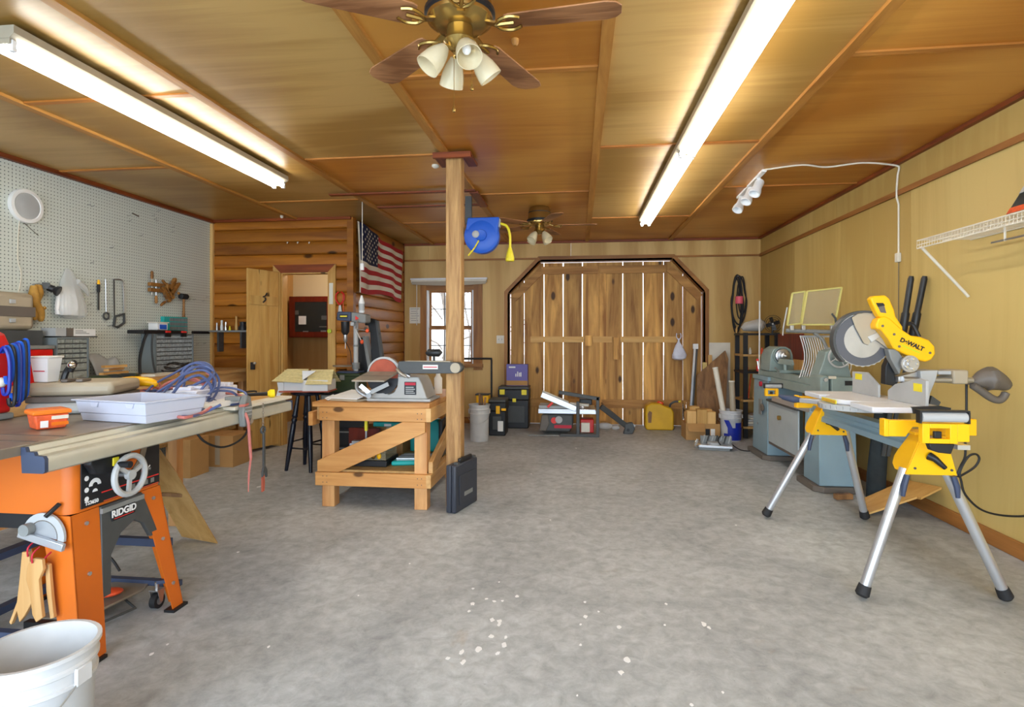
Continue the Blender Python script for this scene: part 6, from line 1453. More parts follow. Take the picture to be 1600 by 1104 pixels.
B().cyl((-.24, yj-.012, .20), (-.24, yj-.03, .20), .045, n=18).o('hand_wheel', M['lgrey'], js); B().cyl((-.30, yj-.012, .19), (-.30, yj-.025, .19), .04, n=14).o('red_hub', M['red2'], js)
B().box(-.30, -.08, yj-.004, yj-.0005, .09, .13).o('red_logo_plate', M['inkred'], js); text('BANDTOW', (-.19, yj-.0055, .108), .038, M['wink'], (PI/2, 0, 0), js) if 0 else None
for x in (-.02, .225):
    B().box(x, x+.04, yj-.09, yj-.05, .02, .50 if x > 0 else .44).o('frame_leg', M['dgrey'], js, bev=.005)
B().box(-.22, .265, yj-.09, yj-.05, .0, .035).o('frame_foot', M['dgrey'], js, bev=.005); B().beam((-.24, yj-.07, .555), (.27, yj-.07, .475), .04, .045).o('frame_top', M['dgrey'], js, bev=.005)
B().box(.03, .20, yj+.05, yj+.25, .03, .2).o('red_motor', M['red'], js, bev=.01); B().box(.04, .15, yj+.02, yj+.049, .04, .16).o('motor_vent', M['offwhite'], js, bev=.004)
B().beam((-.10, yj+.05, .40), (.14, yj+.02, .385), .06, .03).o('blade_guard', M['offwhite'], js, bev=.004); B().box(.02, .18, yj+.1, yj+.3, .376, .45).o('motor_housing', M['black'], js, bev=.01)
B().beam((-.62, yj-.12, .015), (-.24, yj-.12, .02), .02, .012).o('floor_bar', M['mgrey'], js)
ra = T('folding_leg', 'long dark steel leg with a cast foot slanting to the floor before the barn doors', 'stand')
B().beam((.29, 7.2, .36), (.62, 7.32, .10), .05, .065).o('bar', M['dgrey'], ra, bev=.006); B().beam((.30, 7.20, .405), (.60, 7.31, .145), .03, .012).o('wooden_strip', M['walnut'], ra)
B().prism([(.60, 7.28, .13), (.70, 7.28, .15), (.73, 7.28, .07), (.70, 7.28, .001), (.58, 7.28, .001), (.60, 7.28, .06)], (0, .10, 0)).o('foot_casting', M['dgrey'], ra, bev=.01); B().beam((.68, 7.30, .14), (.73, 7.30, .10), .03, .02).o('bright_pin', M['lgrey'], ra)
B().cyl((.64, 7.275, .055), (.64, 7.27, .055), .02, n=12).o('hole', M['black'], ra)
bg2 = T('small_plastic_bag', 'small clear plastic bag crumpled on the floor behind the folding leg', 'bag'); B().ell((.36, 7.60, .05), (.11, .06, .048), 12).o('bag', M['film'], bg2); B().ell((.50, 7.58, .035), (.06, .04, .033), 10).o('bag', M['film'], bg2)
# gas can
gc = T('fuel_can', 'yellow plastic fuel can with an orange cap in front of the barn doors', 'fuel can')
gx0, gx1, gy = .90, 1.27, 7.62
b_ = B(); n = 10
P_ = [(gx0+.02, .002), (gx1-.01, .002), (gx1, .03), (gx1, .24), (gx1-.03, .30), (gx0+.24, .33), (gx0+.2, .36), (gx0+.07, .36), (gx0+.01, .32), (gx0, .26), (gx0, .03)]
b_.prism([(x, gy, z) for x, z in P_], (0, .20, 0)); b_.o('body', M['amber'], gc, bev=.02)
B().prism([(gx0+.035, gy-.003, .10), (gx0+.075, gy-.003, .10), (gx0+.085, gy-.003, .24), (gx0+.05, gy-.003, .26), (gx0+.03, gy-.003, .22)], (0, .003, 0)).o('handle_recess', M['walnut'], gc)
B().lathe((gx0+.20, gy+.09, .335), (.3, 0, 1), [(0, 0), (.045, 0), (.045, .035), (.03, .045), (0, .045)], 18).o('cap', M['orred'], gc)
B().tube(sm([(gx1-.04, gy+.1, .29), (gx1-.03, gy+.09, .34), (gx1+.02, gy+.08, .375), (gx1+.07, gy+.07, .38)]), .014, 8).o('spout', M['dgrey'], gc); B().cyl((gx1+.07, gy+.07, .38), (gx1+.10, gy+.068, .385), .012, n=8).o('spout_tip', M['yellow2'], gc)
fo = T('foil_roll', 'crumpled silver foil strip on the floor between fuel can and carton', 'foil')
B().sheet([[(1.39+.08*u+.02*math.sin(5*u), 7.66+.03*math.sin(u*8)+.02*v, .004+.30*v*abs(2*u-1)**2+.12*v+.01*math.sin(u*17)) for u in [i/14 for i in range(15)]] for v in [j/5 for j in range(6)]]).o('foil', M['chrome'], fo, th=.003)
# leaning sticks and boards right of the doors
def lean(p0, p1, w_, t_, mt, label, cat='board', name='leaning_board', group=None, up=(0, 1, 0)):
    return tag(B().beam(p0, p1, w_, t_, up).o(name, M[mt], None, bev=.002), label, cat, group)
a_, b2_ = pt(1076, 662, Y=7.85), pt(1086, 538, Y=7.98)
lst = T('long_silver_bar', 'long silver bar leaning on the right edge of the barn door', 'bar'); B().beam((a_.x, 7.80, .0), (b2_.x, 7.985, b2_.z), .028, .02, (0, 1, 0)).o('bar', M['alu'], lst)
B().beam((a_.x+.025, 7.80, .0), (b2_.x+.03, 7.985, b2_.z-.01), .02, .02, (0, 1, 0)).o('dark_edge', M['dgrey'], lst); B().box(b2_.x-.03, b2_.x+.04, 7.96, 7.99, b2_.z-.06, b2_.z+.01).o('clip', M['white'], lst)
wp_ = [pt(a, b_, Y=7.935) for a, b_ in ((1107, 660), (1141, 660), (1141, 535), (1107, 535))]
tag(B().prism([(p.x, 7.932, max(p.z, .002)) for p in wp_], (0, .012, 0)).o('cream_sheet', M['offwhite']), 'cream white flat panel standing against the wall right of the barn door', 'panel')
q = [pt(1088, 585, Y=7.80), pt(1131, 547, Y=7.88), pt(1134, 560, Y=7.88), pt(1130, 650, Y=7.60), pt(1088, 640, Y=7.60)]
q = [V((p.x, p.y, max(p.z, .002))) for p in q]; q[3].z = .004; q[4].z = .004
bp_ = B(); bp_.prism([V((q[0].x-.01, 7.70, q[0].z)), V((q[1].x-.01, 7.76, q[1].z)), V((q[2].x, 7.745, q[2].z)), V((q[3].x-.02, 7.47, .004)), V((q[4].x-.02, 7.47, .004))], (.0, .02, 0))
tag(bp_.o('dark_plank', M['walnut'], None), 'dark weathered wide board with a slanted top leaning near the corner', 'board')
def rod_(px0, py0, px1, py1, y0, y1, r, mt, name, label, cat, group=None):
    a = pt(px0, py0, Y=y0); c = pt(px1, py1, Y=y1); t_ = T(name, label, cat, group)
    B().tube([c, c.lerp(a, .03), c.lerp(a, .05), a], [r*.9, r*1.15, r, r], 12).o('tube', M[mt], t_); return t_
lb2 = bucket((1.83, 6.98), .13, .37, 'white bucket with a blue printed slash holding cardboard tubes near the lathe', side=-1, name='blue_print_bucket')
b_ = B(); 
for z0, z1, a0, a1, nm in ((.02, .10, -2.5, -.4, 0), (.10, .17, -2.1, -.5, 0), (.17, .23, -1.4, -.7, 0)):
    b_.sheet([[(1.83+(.113+.02*z/.37+.0035)*math.cos(a0+(a1-a0)*k/14), 6.98+(.113+.02*z/.37+.0035)*math.sin(a0+(a1-a0)*k/14), z) for k in range(15)] for z in (z0, z1)])
b_.o('blue_print', M['navy'], lb2)
b_ = B(); b_.sheet([[(1.83+(.113+.02*z/.37+.0045)*math.cos(-2.5+.45*k/6+1.2*(z-.28)*-3), 6.98+(.113+.02*z/.37+.0045)*math.sin(-2.5+.45*k/6+1.2*(z-.28)*-3), z) for k in range(7)] for z in [.06+.02*j for j in range(11)]]); b_.o('blue_slash', M['navy'], lb2)
for i, (x0, y0, x1, y1, z1, r, mt, lb) in enumerate(((1.80, 6.98, 1.68, 7.1, .86, .032, 'offwhite', 'long pale cardboard tube leaning in the blue-print bucket'), (1.87, 6.98, 1.86, 7.05, .70, .034, 'ltan', 'short fat pale cardboard tube standing in the blue-print bucket'))):
    t_ = T('cardboard_tube', lb, 'tube'); a, c = V((x0, y0, .03)), V((x1, y1, z1)); B().tube([a, c], r, 14).o('tube', M[mt], t_); B().cyl(c, c+(c-a).normalized()*.015, r*1.08, n=14).o('end_cap', M['paper'], t_)
for i, (x0, x1, z1, w_, mt, lb) in enumerate(((1.76, 1.80, 1.0, .05, 'pine_z', 'narrow light board leaning in the corner, leftmost of four'), (1.90, 1.94, .95, .055, 'ply_b', 'pale board leaning in the corner beside the black shelf'), (2.02, 2.15, 1.38, .02, 'pine_z', 'long thin light strip leaning in the corner, the tallest'), (1.70, 1.72, .9, .06, 'ply_r', 'wide pale board leaning behind the cardboard tubes'))):
    y_ = 7.78-.01*i
    tag(B().beam((x0, y_-.1, 0.012), (x1, 7.925-.03*(i % 2)-.02, z1), w_, .02, (0, 1, 0)).o('leaning_board', M[mt], None, bev=.002), lb, 'board', None)
# carton of wood blocks
bxw = T('block_carton', 'open cardboard box filled with wood blocks on the floor', 'box')
bx_, by_ = 1.30, 6.95
for a in ((bx_, bx_+.40, by_, by_+.006), (bx_, bx_+.40, by_+.30, by_+.306), (bx_, bx_+.006, by_+.006, by_+.30), (bx_+.394, bx_+.40, by_+.006, by_+.30)): B().box(a[0], a[1], a[2], a[3], .008, .20).o('side_wall', M['card'], bxw)
B().box(bx_, bx_+.40, by_, by_+.306, .001, .0075).o('bottom', M['card'], bxw)
B().prism([(bx_, by_-.0005, .20), (bx_+.22, by_-.0005, .20), (bx_+.20, by_-.10, .12), (bx_+.02, by_-.10, .12)], (0, .003, .003)).o('flap', M['card'], bxw)
B().box(bx_+.23, bx_+.28, by_-.002, by_-.0005, .05, .14).o('black_mark', M['black'], bxw); B().box(bx_+.29, bx_+.34, by_-.002, by_-.0005, .04, .14).o('white_label', M['white'], bxw)
random.seed(4)
bl_lab = ('pale wood block at the front left of the open carton', 'wood block in the front middle of the open carton', 'pale wood block at the front right of the open carton', 'wood block behind the front left block of the open carton', 'pale wood block behind the front right block of the open carton', 'long wood block along the back of the open carton', 'small dark wood block at the right side of the open carton')
for i, (x, y, w_, d_, h, z0, mm) in enumerate(((.02, .03, .11, .10, .34, .01, 'pine_z'), (.135, .02, .12, .08, .36, .01, 'door'), (.26, .04, .10, .1, .33, .01, 'pine_z'), (.07, .14, .12, .1, .38, .01, 'door'), (.21, .14, .13, .1, .35, .01, 'pine_z'), (.03, .25, .3, .04, .30, .01, 'doug_x'), (.345, .12, .04, .1, .32, .01, 'walnut'))):
    tag(B().box(bx_+x, bx_+x+w_, by_+y, by_+y+d_, z0, z0+h).o('wood_block', M[mm], None, bev=.004), bl_lab[i], 'block', 'wood blocks in the open carton')
# metal saw lying on the floor
fs = T('floor_miter_saw', 'grey cast metal miter saw base with a black cord lying on the floor', 'saw')
fx0, fy0 = 1.25, 6.35
B().prism([(fx0+.06, fy0, .03), (fx0+.42, fy0-.06, .03), (fx0+.47, fy0+.14, .03), (fx0+.10, fy0+.2, .03)], (0, 0, .03)).o('base_plate', M['alu'], fs, bev=.005)
B().prism([(fx0+.08, fy0+.02, .001), (fx0+.40, fy0-.03, .001), (fx0+.44, fy0+.12, .001), (fx0+.12, fy0+.18, .001)], (0, 0, .0285)).o('skirt', M['mgrey'], fs)
B().beam((fx0+.12, fy0+.14, .10), (fx0+.45, fy0+.09, .10), .03, .08).o('fence', M['mgrey'], fs, bev=.004)
for i in range(7): B().beam((fx0+.14+.045*i, fy0+.12-.006*i, .061), (fx0+.16+.045*i, fy0+.10-.006*i, .15), .012, .02, (0, 1, 0)).o('rib', M['dgrey' if i % 2 else 'lgrey'], fs)
B().cyl((fx0+.26, fy0+.06, .061), (fx0+.26, fy0+.06, .085), .08, n=24).o('turntable', M['lgrey'], fs)
B().beam((fx0+.03, fy0-.02, .035), (fx0+.10, fy0+.04, .05), .04, .03).o('bright_arm', M['chrome'], fs, bev=.004); B().beam((fx0+.03, fy0-.02, .05), (fx0+.06, fy0-.02, .13), .03, .02, (0, 1, 0)).o('lever', M['chrome'], fs, bev=.004)
B().tube(sm([(fx0+.30, fy0-.04, .065), (fx0+.28, fy0+.0, .11), (fx0+.33, fy0+.08, .14), (fx0+.42, fy0+.1, .08), (fx0+.52, fy0+.0, .012), (fx0+.68, fy0-.02, .008)]), .006, 6).o('cord', M['cord'], fs)
# black shelf unit in the corner with odds and ends
bs2 = T('black_shelf_unit', 'black metal shelf unit in the back right corner behind the lathe', 'shelf unit')
sx0_, sx1_, sy0_, sy1_ = 2.03, 2.45, 7.15, 7.55
for x in (sx0_, sx1_-.05):
    for y in (sy0_, sy1_-.04): B().box(x, x+.05, y, y+.04, 0, 1.30).o('upright', M['black'], bs2)
for z in (.12, .45, .80, 1.01, 1.27): B().box(sx0_-.01, sx1_, sy0_-.01, sy1_, z, z+.025).o('shelf_board', M['black' if z in (1.27, .80) else 'osb'], bs2)
tag(B().tube([(sx0_+.02, 7.3, 1.35), (sx0_+.06, 7.3, 1.375), (sx0_+.24, 7.28, 1.40), (sx0_+.28, 7.28, 1.395)], [.03, .06, .085, .05], 14).o('wrapped_roll', M['film']), 'plastic wrapped bundle lying on top of the black shelf unit', 'bundle')
tag(B().tube([(sx0_+.04, 7.3, 1.35), (sx0_+.09, 7.3, 1.37), (sx0_+.23, 7.28, 1.385)], [.02, .045, .06], 12).o('rose_cloth', M['bark']), 'pinkish grey cloth inside the plastic wrap on the shelf unit', 'cloth')
df = T('desk_fan', 'small dark clip fan with wire guard on the end of the black shelf unit', 'fan')
c = V((sx0_+.36, 7.22, 1.41))
for r in (.055, .085, .105): B().tube([c+V((r*math.cos(a), -.02, r*math.sin(a))) for a in [2*PI*k/20 for k in range(20)]], .003, 5, closed=True).o('guard_ring', M['black'], df)
B().cyl(c+V((0, .04, 0)), c+V((0, -.01, 0)), .03, n=12).o('motor', M['steel'], df); B().cyl(c-V((0, 0, .03)), c-V((0, 0, .114)), .012, n=8).o('stem', M['black'], df)
for k in range(4):
    a = PI/2*k+.3; B().beam(c+V((.01*math.cos(a), -.012, .01*math.sin(a))), c+V((.08*math.cos(a), -.012, .08*math.sin(a))), .004, .045, (math.sin(a), .3, -math.cos(a))).o('fan_blade', M['blackm'], df)
rodw = T('white_rod', 'tall thin white rod standing in front of the black shelf unit', 'rod'); a_ = pt(1187, 470, Y=7.05); B().cyl((a_.x-.01, 7.05, .0), (a_.x, 7.05, a_.z), .009, n=8).o('rod', M['white'], rodw)
for i in range(9):
    x = sx0_+.05+.045*i; z0 = (.826, 1.036, .476)[i % 3]
    tag(B().lathe((x, 7.2+.02*(i % 2), z0), (0, 0, 1), [(0, 0), (.018, 0), (.018, .05), (.010, .065), (.009, .08), (0, .082)], 10).o('small_bottle', M[('orred', 'offwhite', 'yellow', 'red2')[i % 4]]), 'small %s glue bottle, number %s along the %s shelf of the corner unit' % (('orange', 'white', 'amber', 'red')[i % 4], ('one', 'two', 'three')[i//3], ('middle', 'upper', 'lower')[i % 3]), 'bottle', 'small bottles on the black unit')
for i in range(6):
    x = sx0_+.06+.055*i; tag(B().beam((x, 7.18, .49), (x+.07, 7.3, .78), .012, .018, (0, 1, 0)).o('stirring_stick', M['stick' if i % 2 else 'oj2']), 'thin %s stick leaning in the black shelf unit, %s of its colour' % (('orange', 'pale')[i % 2], ('leftmost', 'middle', 'rightmost')[i//2]), 'stick', 'sticks in the black unit')
for i in range(5):
    z_ = .145+.028*i; tag(B().cbox((sx0_+.2+.01*(i % 2), 7.3, z_+.014), (.30, .26, .024), rz(.08*i-.1)).o('folded_cloth', M['offwhite' if i % 2 else 'lgrey'], None, bev=.008), ('lowest', 'second lowest', 'middle', 'second from top', 'topmost')[i]+' cloth of the stack low in the black unit', 'cloth', 'cloths in the black unit')
# ================================================================ RIGHT: LATHE
la = T('wood_lathe', 'blue-grey floor lathe with two pedestals along the right wall', 'lathe')
def ped(x0, x1, y0, y1, z1, nm, t=.03):
    q0 = [(x0, y0, .05), (x1, y0, .05), (x1, y1, .05), (x0, y1, .05)]; b_ = B()
    vs_ = [[b_.bm.verts.new(V(p)) for p in q0], [b_.bm.verts.new(V(p)) for p in [(x0+t*.3, y0+t, z1), (x1-t*.3, y0+t, z1), (x1-t*.3, y1-t*.6, z1), (x0+t*.3, y1-t*.6, z1)]]]
    for k in range(4): b_._f([vs_[0][k], vs_[0][(k+1) % 4], vs_[1][(k+1) % 4], vs_[1][k]])
    b_._f(vs_[0][::-1]); b_._f(vs_[1]); return b_.o(nm, M['lathe'], la, bev=.006)
ped(1.905, 2.26, 5.90, 6.38, .80, 'left_pedestal'); ped(1.93, 2.22, 4.74, 5.06, .76, 'right_pedestal')
for (x0, x1, y0, y1) in ((1.86, 2.29, 5.86, 6.42), (1.885, 2.25, 4.70, 5.10)):
    B().prism([(x0, y0+.06, .002), (x0+.06, y0, .002), (x1, y0, .002), (x1, y1, .002), (x0, y1, .002)], (0, 0, .047)).o('foot_plinth', M['taupe'], la, bev=.006)
B().box(1.90, 1.915, 5.10, 5.86, .205, .605).o('front_panel', M['lpanel'], la, bev=.004); B().box(1.88, 2.15, 5.09, 5.87, .607, .63).o('shelf_tray', M['dgrey'], la, bev=.003)
B().box(1.905, 2.15, 5.10, 5.86, .18, .2045).o('panel_bottom', M['taupe'], la)
kn_ = B().cyl((1.8995, 5.52, .485), (1.875, 5.52, .485), .022, n=14).o('panel_knob', M['brass'], la)
B().cyl((1.904, 6.08, .76), (1.885, 6.08, .76), .026, n=16).o('stop_button', M['inkred'], la); B().box(1.892, 1.9045, 6.06, 6.14, .44, .60).o('switch_plate', M['mgrey'], la, bev=.003); B().ell((1.89, 6.02, .52), (.012, .06, .04), 10).o('speed_lever', M['taupe'], la)
B().cyl((1.903, 6.2, .33), (1.893, 6.2, .33), .01, n=10).o('cabinet_latch', M['steel'], la)
# bed
B().box(1.945, 2.01, 4.66, 6.30, .845, .90).o('bed_way', M['latheg'], la, bev=.003); B().box(2.09, 2.155, 4.66, 6.30, .845, .90).o('bed_way', M['latheg'], la, bev=.003)
B().prism([(1.93, 4.64, .765), (2.17, 4.64, .765), (2.17, 4.64, .8445), (1.93, 4.64, .8445)], (0, 1.68, 0)).o('bed_casting', M['latheg'], la, bev=.004)
B().box(1.90, 2.24, 5.88, 6.36, .802, .844).o('headstock_foot', M['lathe'], la, bev=.004)
# headstock
b_ = B(); hp_ = [(1.93, .902), (1.945, 1.06), (1.97, 1.12), (2.02, 1.15), (2.09, 1.15), (2.14, 1.12), (2.16, 1.06), (2.17, .902)]
b_.prism([(x, 5.92, z) for x, z in hp_], (0, .30, 0)); b_.o('headstock', M['latheg'], la, bev=.008)
B().lathe((2.05, 5.915, 1.06), (0, -1, 0), [(0, 0), (.07, 0), (.07, .03), (.055, .035), (.055, .045), (.03, .05), (.03, .08), (0, .08)], 28).o('spindle_pulley', M['steel'], la)
B().lathe((2.05, 5.919, 1.06), (0, -1, 0), [(.078, 0), (.09, 0), (.09, .03), (.078, .03)], 28).o('spindle_ring', M['latheg'], la)
B().lathe((2.05, 5.84, 1.06), (0, -1, 0), [(0, 0), (.04, 0), (.04, .02), (.016, .03), (0, .06)], 16).o('spindle_nose', M['steel'], la)
# tool rest
B().box(1.92, 2.17, 5.60, 5.68, .902, .93).o('rest_base', M['latheg'], la, bev=.004); B().tube([(1.98, 5.62, .93), (1.98, 5.62, .985)], .018, 12).o('rest_post', M['latheg'], la)
B().prism([(1.965, 5.44, .985), (1.995, 5.44, .985), (1.985, 5.44, 1.035)], (0, .36, 0)).o('tool_rest', M['latheg'], la); B().tube([(1.93, 5.64, .915), (1.885, 5.62, .955)], .007, 8).o('rest_lever', M['steel'], la)
B().tube([(1.95, 6.32, .902), (1.94, 6.33, .99)], .008, 8).o('control_lever', M['steel'], la); B().ell((1.94, 6.33, 1.0), (.016, .016, .016), 8).o('red_lever_knob', M['red2'], la)
# tailstock, nearest the viewer
b_ = B(); tp2 = [(1.90, .902), (1.955, 1.06), (1.975, 1.13), (2.02, 1.15), (2.08, 1.15), (2.12, 1.11), (2.17, .902)]
b_.prism([(x, 4.72, z) for x, z in tp2], (0, .16, 0)); b_.o('tailstock', M['latheg'], la, bev=.006)
B().cyl((2.045, 4.715, 1.09), (2.045, 4.66, 1.09), .032, n=16).o('quill_boss', M['steel'], la)
hwl = B(); hwl.tube([(2.045+.08*math.cos(2*PI*k/24), 4.655, 1.09+.08*math.sin(2*PI*k/24)) for k in range(24)], .008, 7, closed=True)
for k in range(4): hwl.tube([(2.045, 4.655, 1.09), (2.045+.08*math.cos(PI/2*k+.5), 4.655, 1.09+.08*math.sin(PI/2*k+.5))], .005, 6)
hwl.o('tail_hand_wheel', M['lgrey'], la)
B().prism([(1.88, 4.60, .79), (1.945, 4.60, .79), (1.945, 4.60, .935), (1.915, 4.60, .95), (1.88, 4.60, .93)], (0, .20, 0)).o('gearbox_end', M['latheg'], la, bev=.006)
B().box(1.955, 2.19, 4.58, 4.635, .80, .935).o('end_cover', M['latheg'], la, bev=.005); B().box(2.05, 2.12, 4.574, 4.5795, .875, .91).o('dark_slot', M['black'], la)
B().box(1.93, 1.985, 4.572, 4.579, .925, .945).o('name_tag', M['offwhite'], la)
B().cyl((1.915, 4.598, .915), (1.915, 4.585, .915), .014, n=12).o('bolt', M['steel'], la)
# yellow framed guard with ribs, on a bent tube from the tailstock
gd = T('lathe_guard', 'two yellow-framed mesh guard panels with curved white ribs above the lathe', 'guard')
yg2 = 4.98
def frame(pix, y, nm):
    P_ = [pt(a, b2, Y=y) for a, b2 in pix]; c = sum(P_, V())/4; f = B()
    for k in range(4): f.beam(P_[k], P_[(k+1) % 4], .012, .018, (0, 1, 0))
    f.o(nm, M['limep'], gd); B().prism([c+(p-c)*.96+V((0, .0, 0)) for p in P_], (0, .002, 0)).o('mesh_panel', M['acry'], gd)
frame([(1230, 508), (1251, 505), (1258, 455), (1238, 458)], 5.02, 'small_frame'); frame([(1252, 507), (1304, 507), (1315, 449), (1261, 455)], yg2, 'large_frame')
a_, b2_ = pt(1228, 516, Y=5.0), pt(1312, 519, Y=4.94)
B().tube([a_, b2_], .018, 10).o('cross_tube', M['mgrey'], gd)
for px_ in (1237, 1255, 1300): 
    c = pt(px_, 512, Y=4.97); B().cbox(c, (.03, .03, .045)).o('hinge', M['steel'], gd, bev=.004)
c = pt(1305, 516, Y=4.93); B().ell(c, (.03, .03, .03), 10).o('clamp_knob', M['brass'], gd); B().tube([c+V((0, -.02, .03)), c+V((-.01, -.03, .10)), c+V((-.04, -.03, .14))], .009, 7).o('clamp_handle', M['dgrey'], gd)
B().tube(sm([pt(1272, 520, Y=4.96), pt(1285, 530, Y=4.95), pt(1294, 548, Y=4.9), V((2.045, 4.84, 1.152))]), .014, 10).o('support_arm', M['mgrey'], gd)
B().tube([pt(1230, 480, Y=5.05), pt(1224, 512, Y=5.05), pt(1223, 524, Y=5.05)], .006, 6).o('side_rod', M['lgrey'], gd)
for i in range(11):
    x0_ = 1250+i*3.6; P_ = [(x0_, 524), (x0_+6, 545), (x0_+7, 562), (x0_+3, 578), (x0_-1, 590+i*.7)]
    B().tube(sm([pt(a, b2, Y=5.16+.005*i) for a, b2 in P_], 4), .0045, 6).o('curved_rib', M['white'], gd)
for i in range(5):
    x0_ = 1310+i*4.2; P_ = [(x0_+2, 560), (x0_+3, 573), (x0_, 584), (x0_-6, 592+i*.8)]
    B().tube(sm([pt(a, b2, Y=5.12) for a, b2 in P_], 4), .0045, 6).o('curved_rib', M['white'], gd)
B().box(1.96, 2.30, 5.14, 5.20, 1.245, 1.262).o('rib_bar', M['lgrey'], gd); B().tube([pt(1300, 524, Y=5.15), pt(1316, 540, Y=5.14), pt(1328, 562, Y=5.13)], .006, 6).o('rib_bar', M['lgrey'], gd)
B().tube([pt(1250, 590, Y=5.16), pt(1290, 597, Y=5.18)], .004, 6).o('lower_bar', M['dgrey'], gd)
# dark red board against the wall behind the lathe
a_, b2_ = pt(1218, 522, X=2.42), pt(1256, 524, X=2.42)
chb = T('cherry_board', 'dark red-brown varnished board standing against the wall behind the lathe', 'board')
B().box(2.40, 2.425, b2_.y, a_.y, .002, 1.0).o('lower_board', M['pine_z'], chb, bev=.003); B().box(2.40, 2.425, b2_.y, a_.y, 1.0005, 1.285).o('upper_board', M['cherry'], chb, bev=.003)

# ================================================================ MITER SAW STAND AND SAW
sx = 1.64
stn = T('saw_stand', 'yellow and aluminium folding miter saw stand with splayed legs', 'saw stand')
B().prism([(sx-.04, 2.845, .69), (sx+.05, 2.845, .69), (sx+.05, 2.845, .72), (sx+.035, 2.845, .73), (sx+.035, 2.845, .75), (sx+.045, 2.845, .76), (sx+.045, 2.845, .784), (sx-.03, 2.845, .784), (sx-.03, 2.845, .76), (sx-.02, 2.845, .75), (sx-.02, 2.845, .73), (sx-.035, 2.845, .72)], (0, 1.28, 0)).o('beam', M['lathe'], stn)
B().box(sx-.02, sx+.03, 2.60, 2.834, .765, .785).o('near_extension', M['alu'], stn)
B().box(sx-.025, sx+.025, 4.126, 4.90, .715, .75).o('extension_bar', M['alu'], stn)
def leg_(top, foot, lab=None):
    d = (V(foot)-V(top)).normalized(); P_ = V(top)
    o = B().tube([P_, V(foot)-d*.03], .0235, 16).o('leg', M['alu'], stn)
    B().lathe(V(foot)-d*.06, d, [(0, 0), (.027, 0), (.029, .02), (.031, .045), (.022, .056), (0, .058)], 16).o('rubber_foot', M['rubber'], o)
ft = [((1.555, 2.87, .62), (1.34, 2.83, .004)), ((1.735, 2.87, .62), (2.01, 2.88, .004)), ((1.56, 3.94, .60), (1.285, 4.03, .004)), ((1.76, 3.93, .63), (1.945, 4.05, .004))]
for a, c in ft: leg_(a, (c[0], c[1], .012))
for i, y in enumerate((2.835, 3.905)):
    s = 1
    B().prism([(sx-.10, y, .60), (sx+.125, y, .60), (sx+.075, y, .785), (sx-.025, y, .785)], (0, .006, 0)).o('bracket_plate', M['yellow'], stn, bev=.001)
    for s_, x0_, x1_ in ((-1, -.10, -.03), (1, .119, .072)):
        def sp_(u, z): return V((sx+x0_+(x1_-x0_)*(z-.6)/.185, y+.0065+u, z))
        B().prism([sp_(0, .60), sp_(.09, .605), sp_(.125, .625), sp_(.135, .66), sp_(.125, .69), sp_(.08, .785), sp_(0, .785)], (.006, 0, 0)).o('bracket_side', M['yellow'], stn, bev=.001)
    B().box(sx-.06, sx+.08, y-.001, y+.12, .786, .799).o('beam_clamp', M['yellow'], stn, bev=.002)
    for s_ in (-1, 1): B().tube([(sx+s_*.10, y-.012, .60), (sx+s_*.115, y-.014, .55), (sx+s_*.12, y-.012, .50)], [.012, .014, .010], 8).o('release_lever', M['tblue'], stn)
    B().tube([(sx+.0, y-.004, .69), (sx+.015, y-.025, .68), (sx+.055, y-.03, .64)], [.02, .015, .010], 10).o('lock_lever', M['black'], stn)
    for dx_, dz_ in ((-.01, .765), (.06, .76), (-.06, .63), (.10, .625)): B().cyl((sx+dx_, y-.0005, dz_), (sx+dx_, y-.004, dz_), .006, n=8).o('bolt', M['dgrey'], stn)
# mount brackets carrying the saw
for y in (2.76, 3.80):
    B().prism([(1.41, y, .79), (1.43, y, .865), (1.62, y, .865), (1.66, y, .875), (1.80, y, .875), (1.80, y, .80), (1.60, y, .80), (1.57, y, .835), (1.53, y, .835), (1.50, y, .79)], (0, .035, 0)).o('mount_bracket', M['yellow'], stn, bev=.003)
    B().box(1.405, 1.425, y-.005, y+.04, .79, .87).o('bracket_hook', M['yellow'], stn, bev=.003)
# end stops with rollers
def stop(x, y, z, sc, big):
    for a in ((x-.085*sc, x-.055*sc, z, z+.085*sc), (x+.025*sc, x+.055*sc, z, z+.085*sc), (x-.055*sc, x+.025*sc, z, z+.02*sc), (x-.055*sc, x+.025*sc, z+.065*sc, z+.085*sc)): B().box(a[0], a[1], y, y+.03, a[2], a[3]).o('stop_frame', M['yellow'], stn, bev=.002)
    B().box(x-.03*sc, x+.0*sc, y+.012, y+.028, z+.02*sc, z+.05*sc).o('lock_knob', M['black'], stn, bev=.003)
    if big:
        B().box(x+.056*sc, x+.105*sc, y+.004, y+.028, z+.008, z+.085*sc).o('side_wing', M['yellow'], stn, bev=.002)
        B().prism([(x-.05, y+.0, z-.03), (x-.06, y+.0, z-.001), (x+.045, y+.0, z-.001), (x+.03, y+.0, z-.045), (x-.02, y+.0, z-.04)], (0, .03, 0)).o('black_clamp', M['black'], stn, bev=.004)
    B().cyl((x-.085*sc, y+.015, z+.112*sc), (x+(.095 if big else .09)*sc, y+.015, z+.112*sc), .022*sc, n=16).o('roller', M['lgrey'], stn)
    B().box(x-.095*sc, x+(.105 if big else .1)*sc, y+.0, y+.035, z+.136*sc, z+.142*sc).o('stop_plate', M['black'], stn)
    for s_ in (-.095, .098 if big else .093): B().box(x+s_*sc, x+(s_+.008)*sc, y, y+.03, z+.086*sc, z+.1355*sc).o('roller_end', M['black'], stn)
stop(1.565, 2.60, .79, 1.0, True); stop(1.62, 4.87, .755, .75, False)
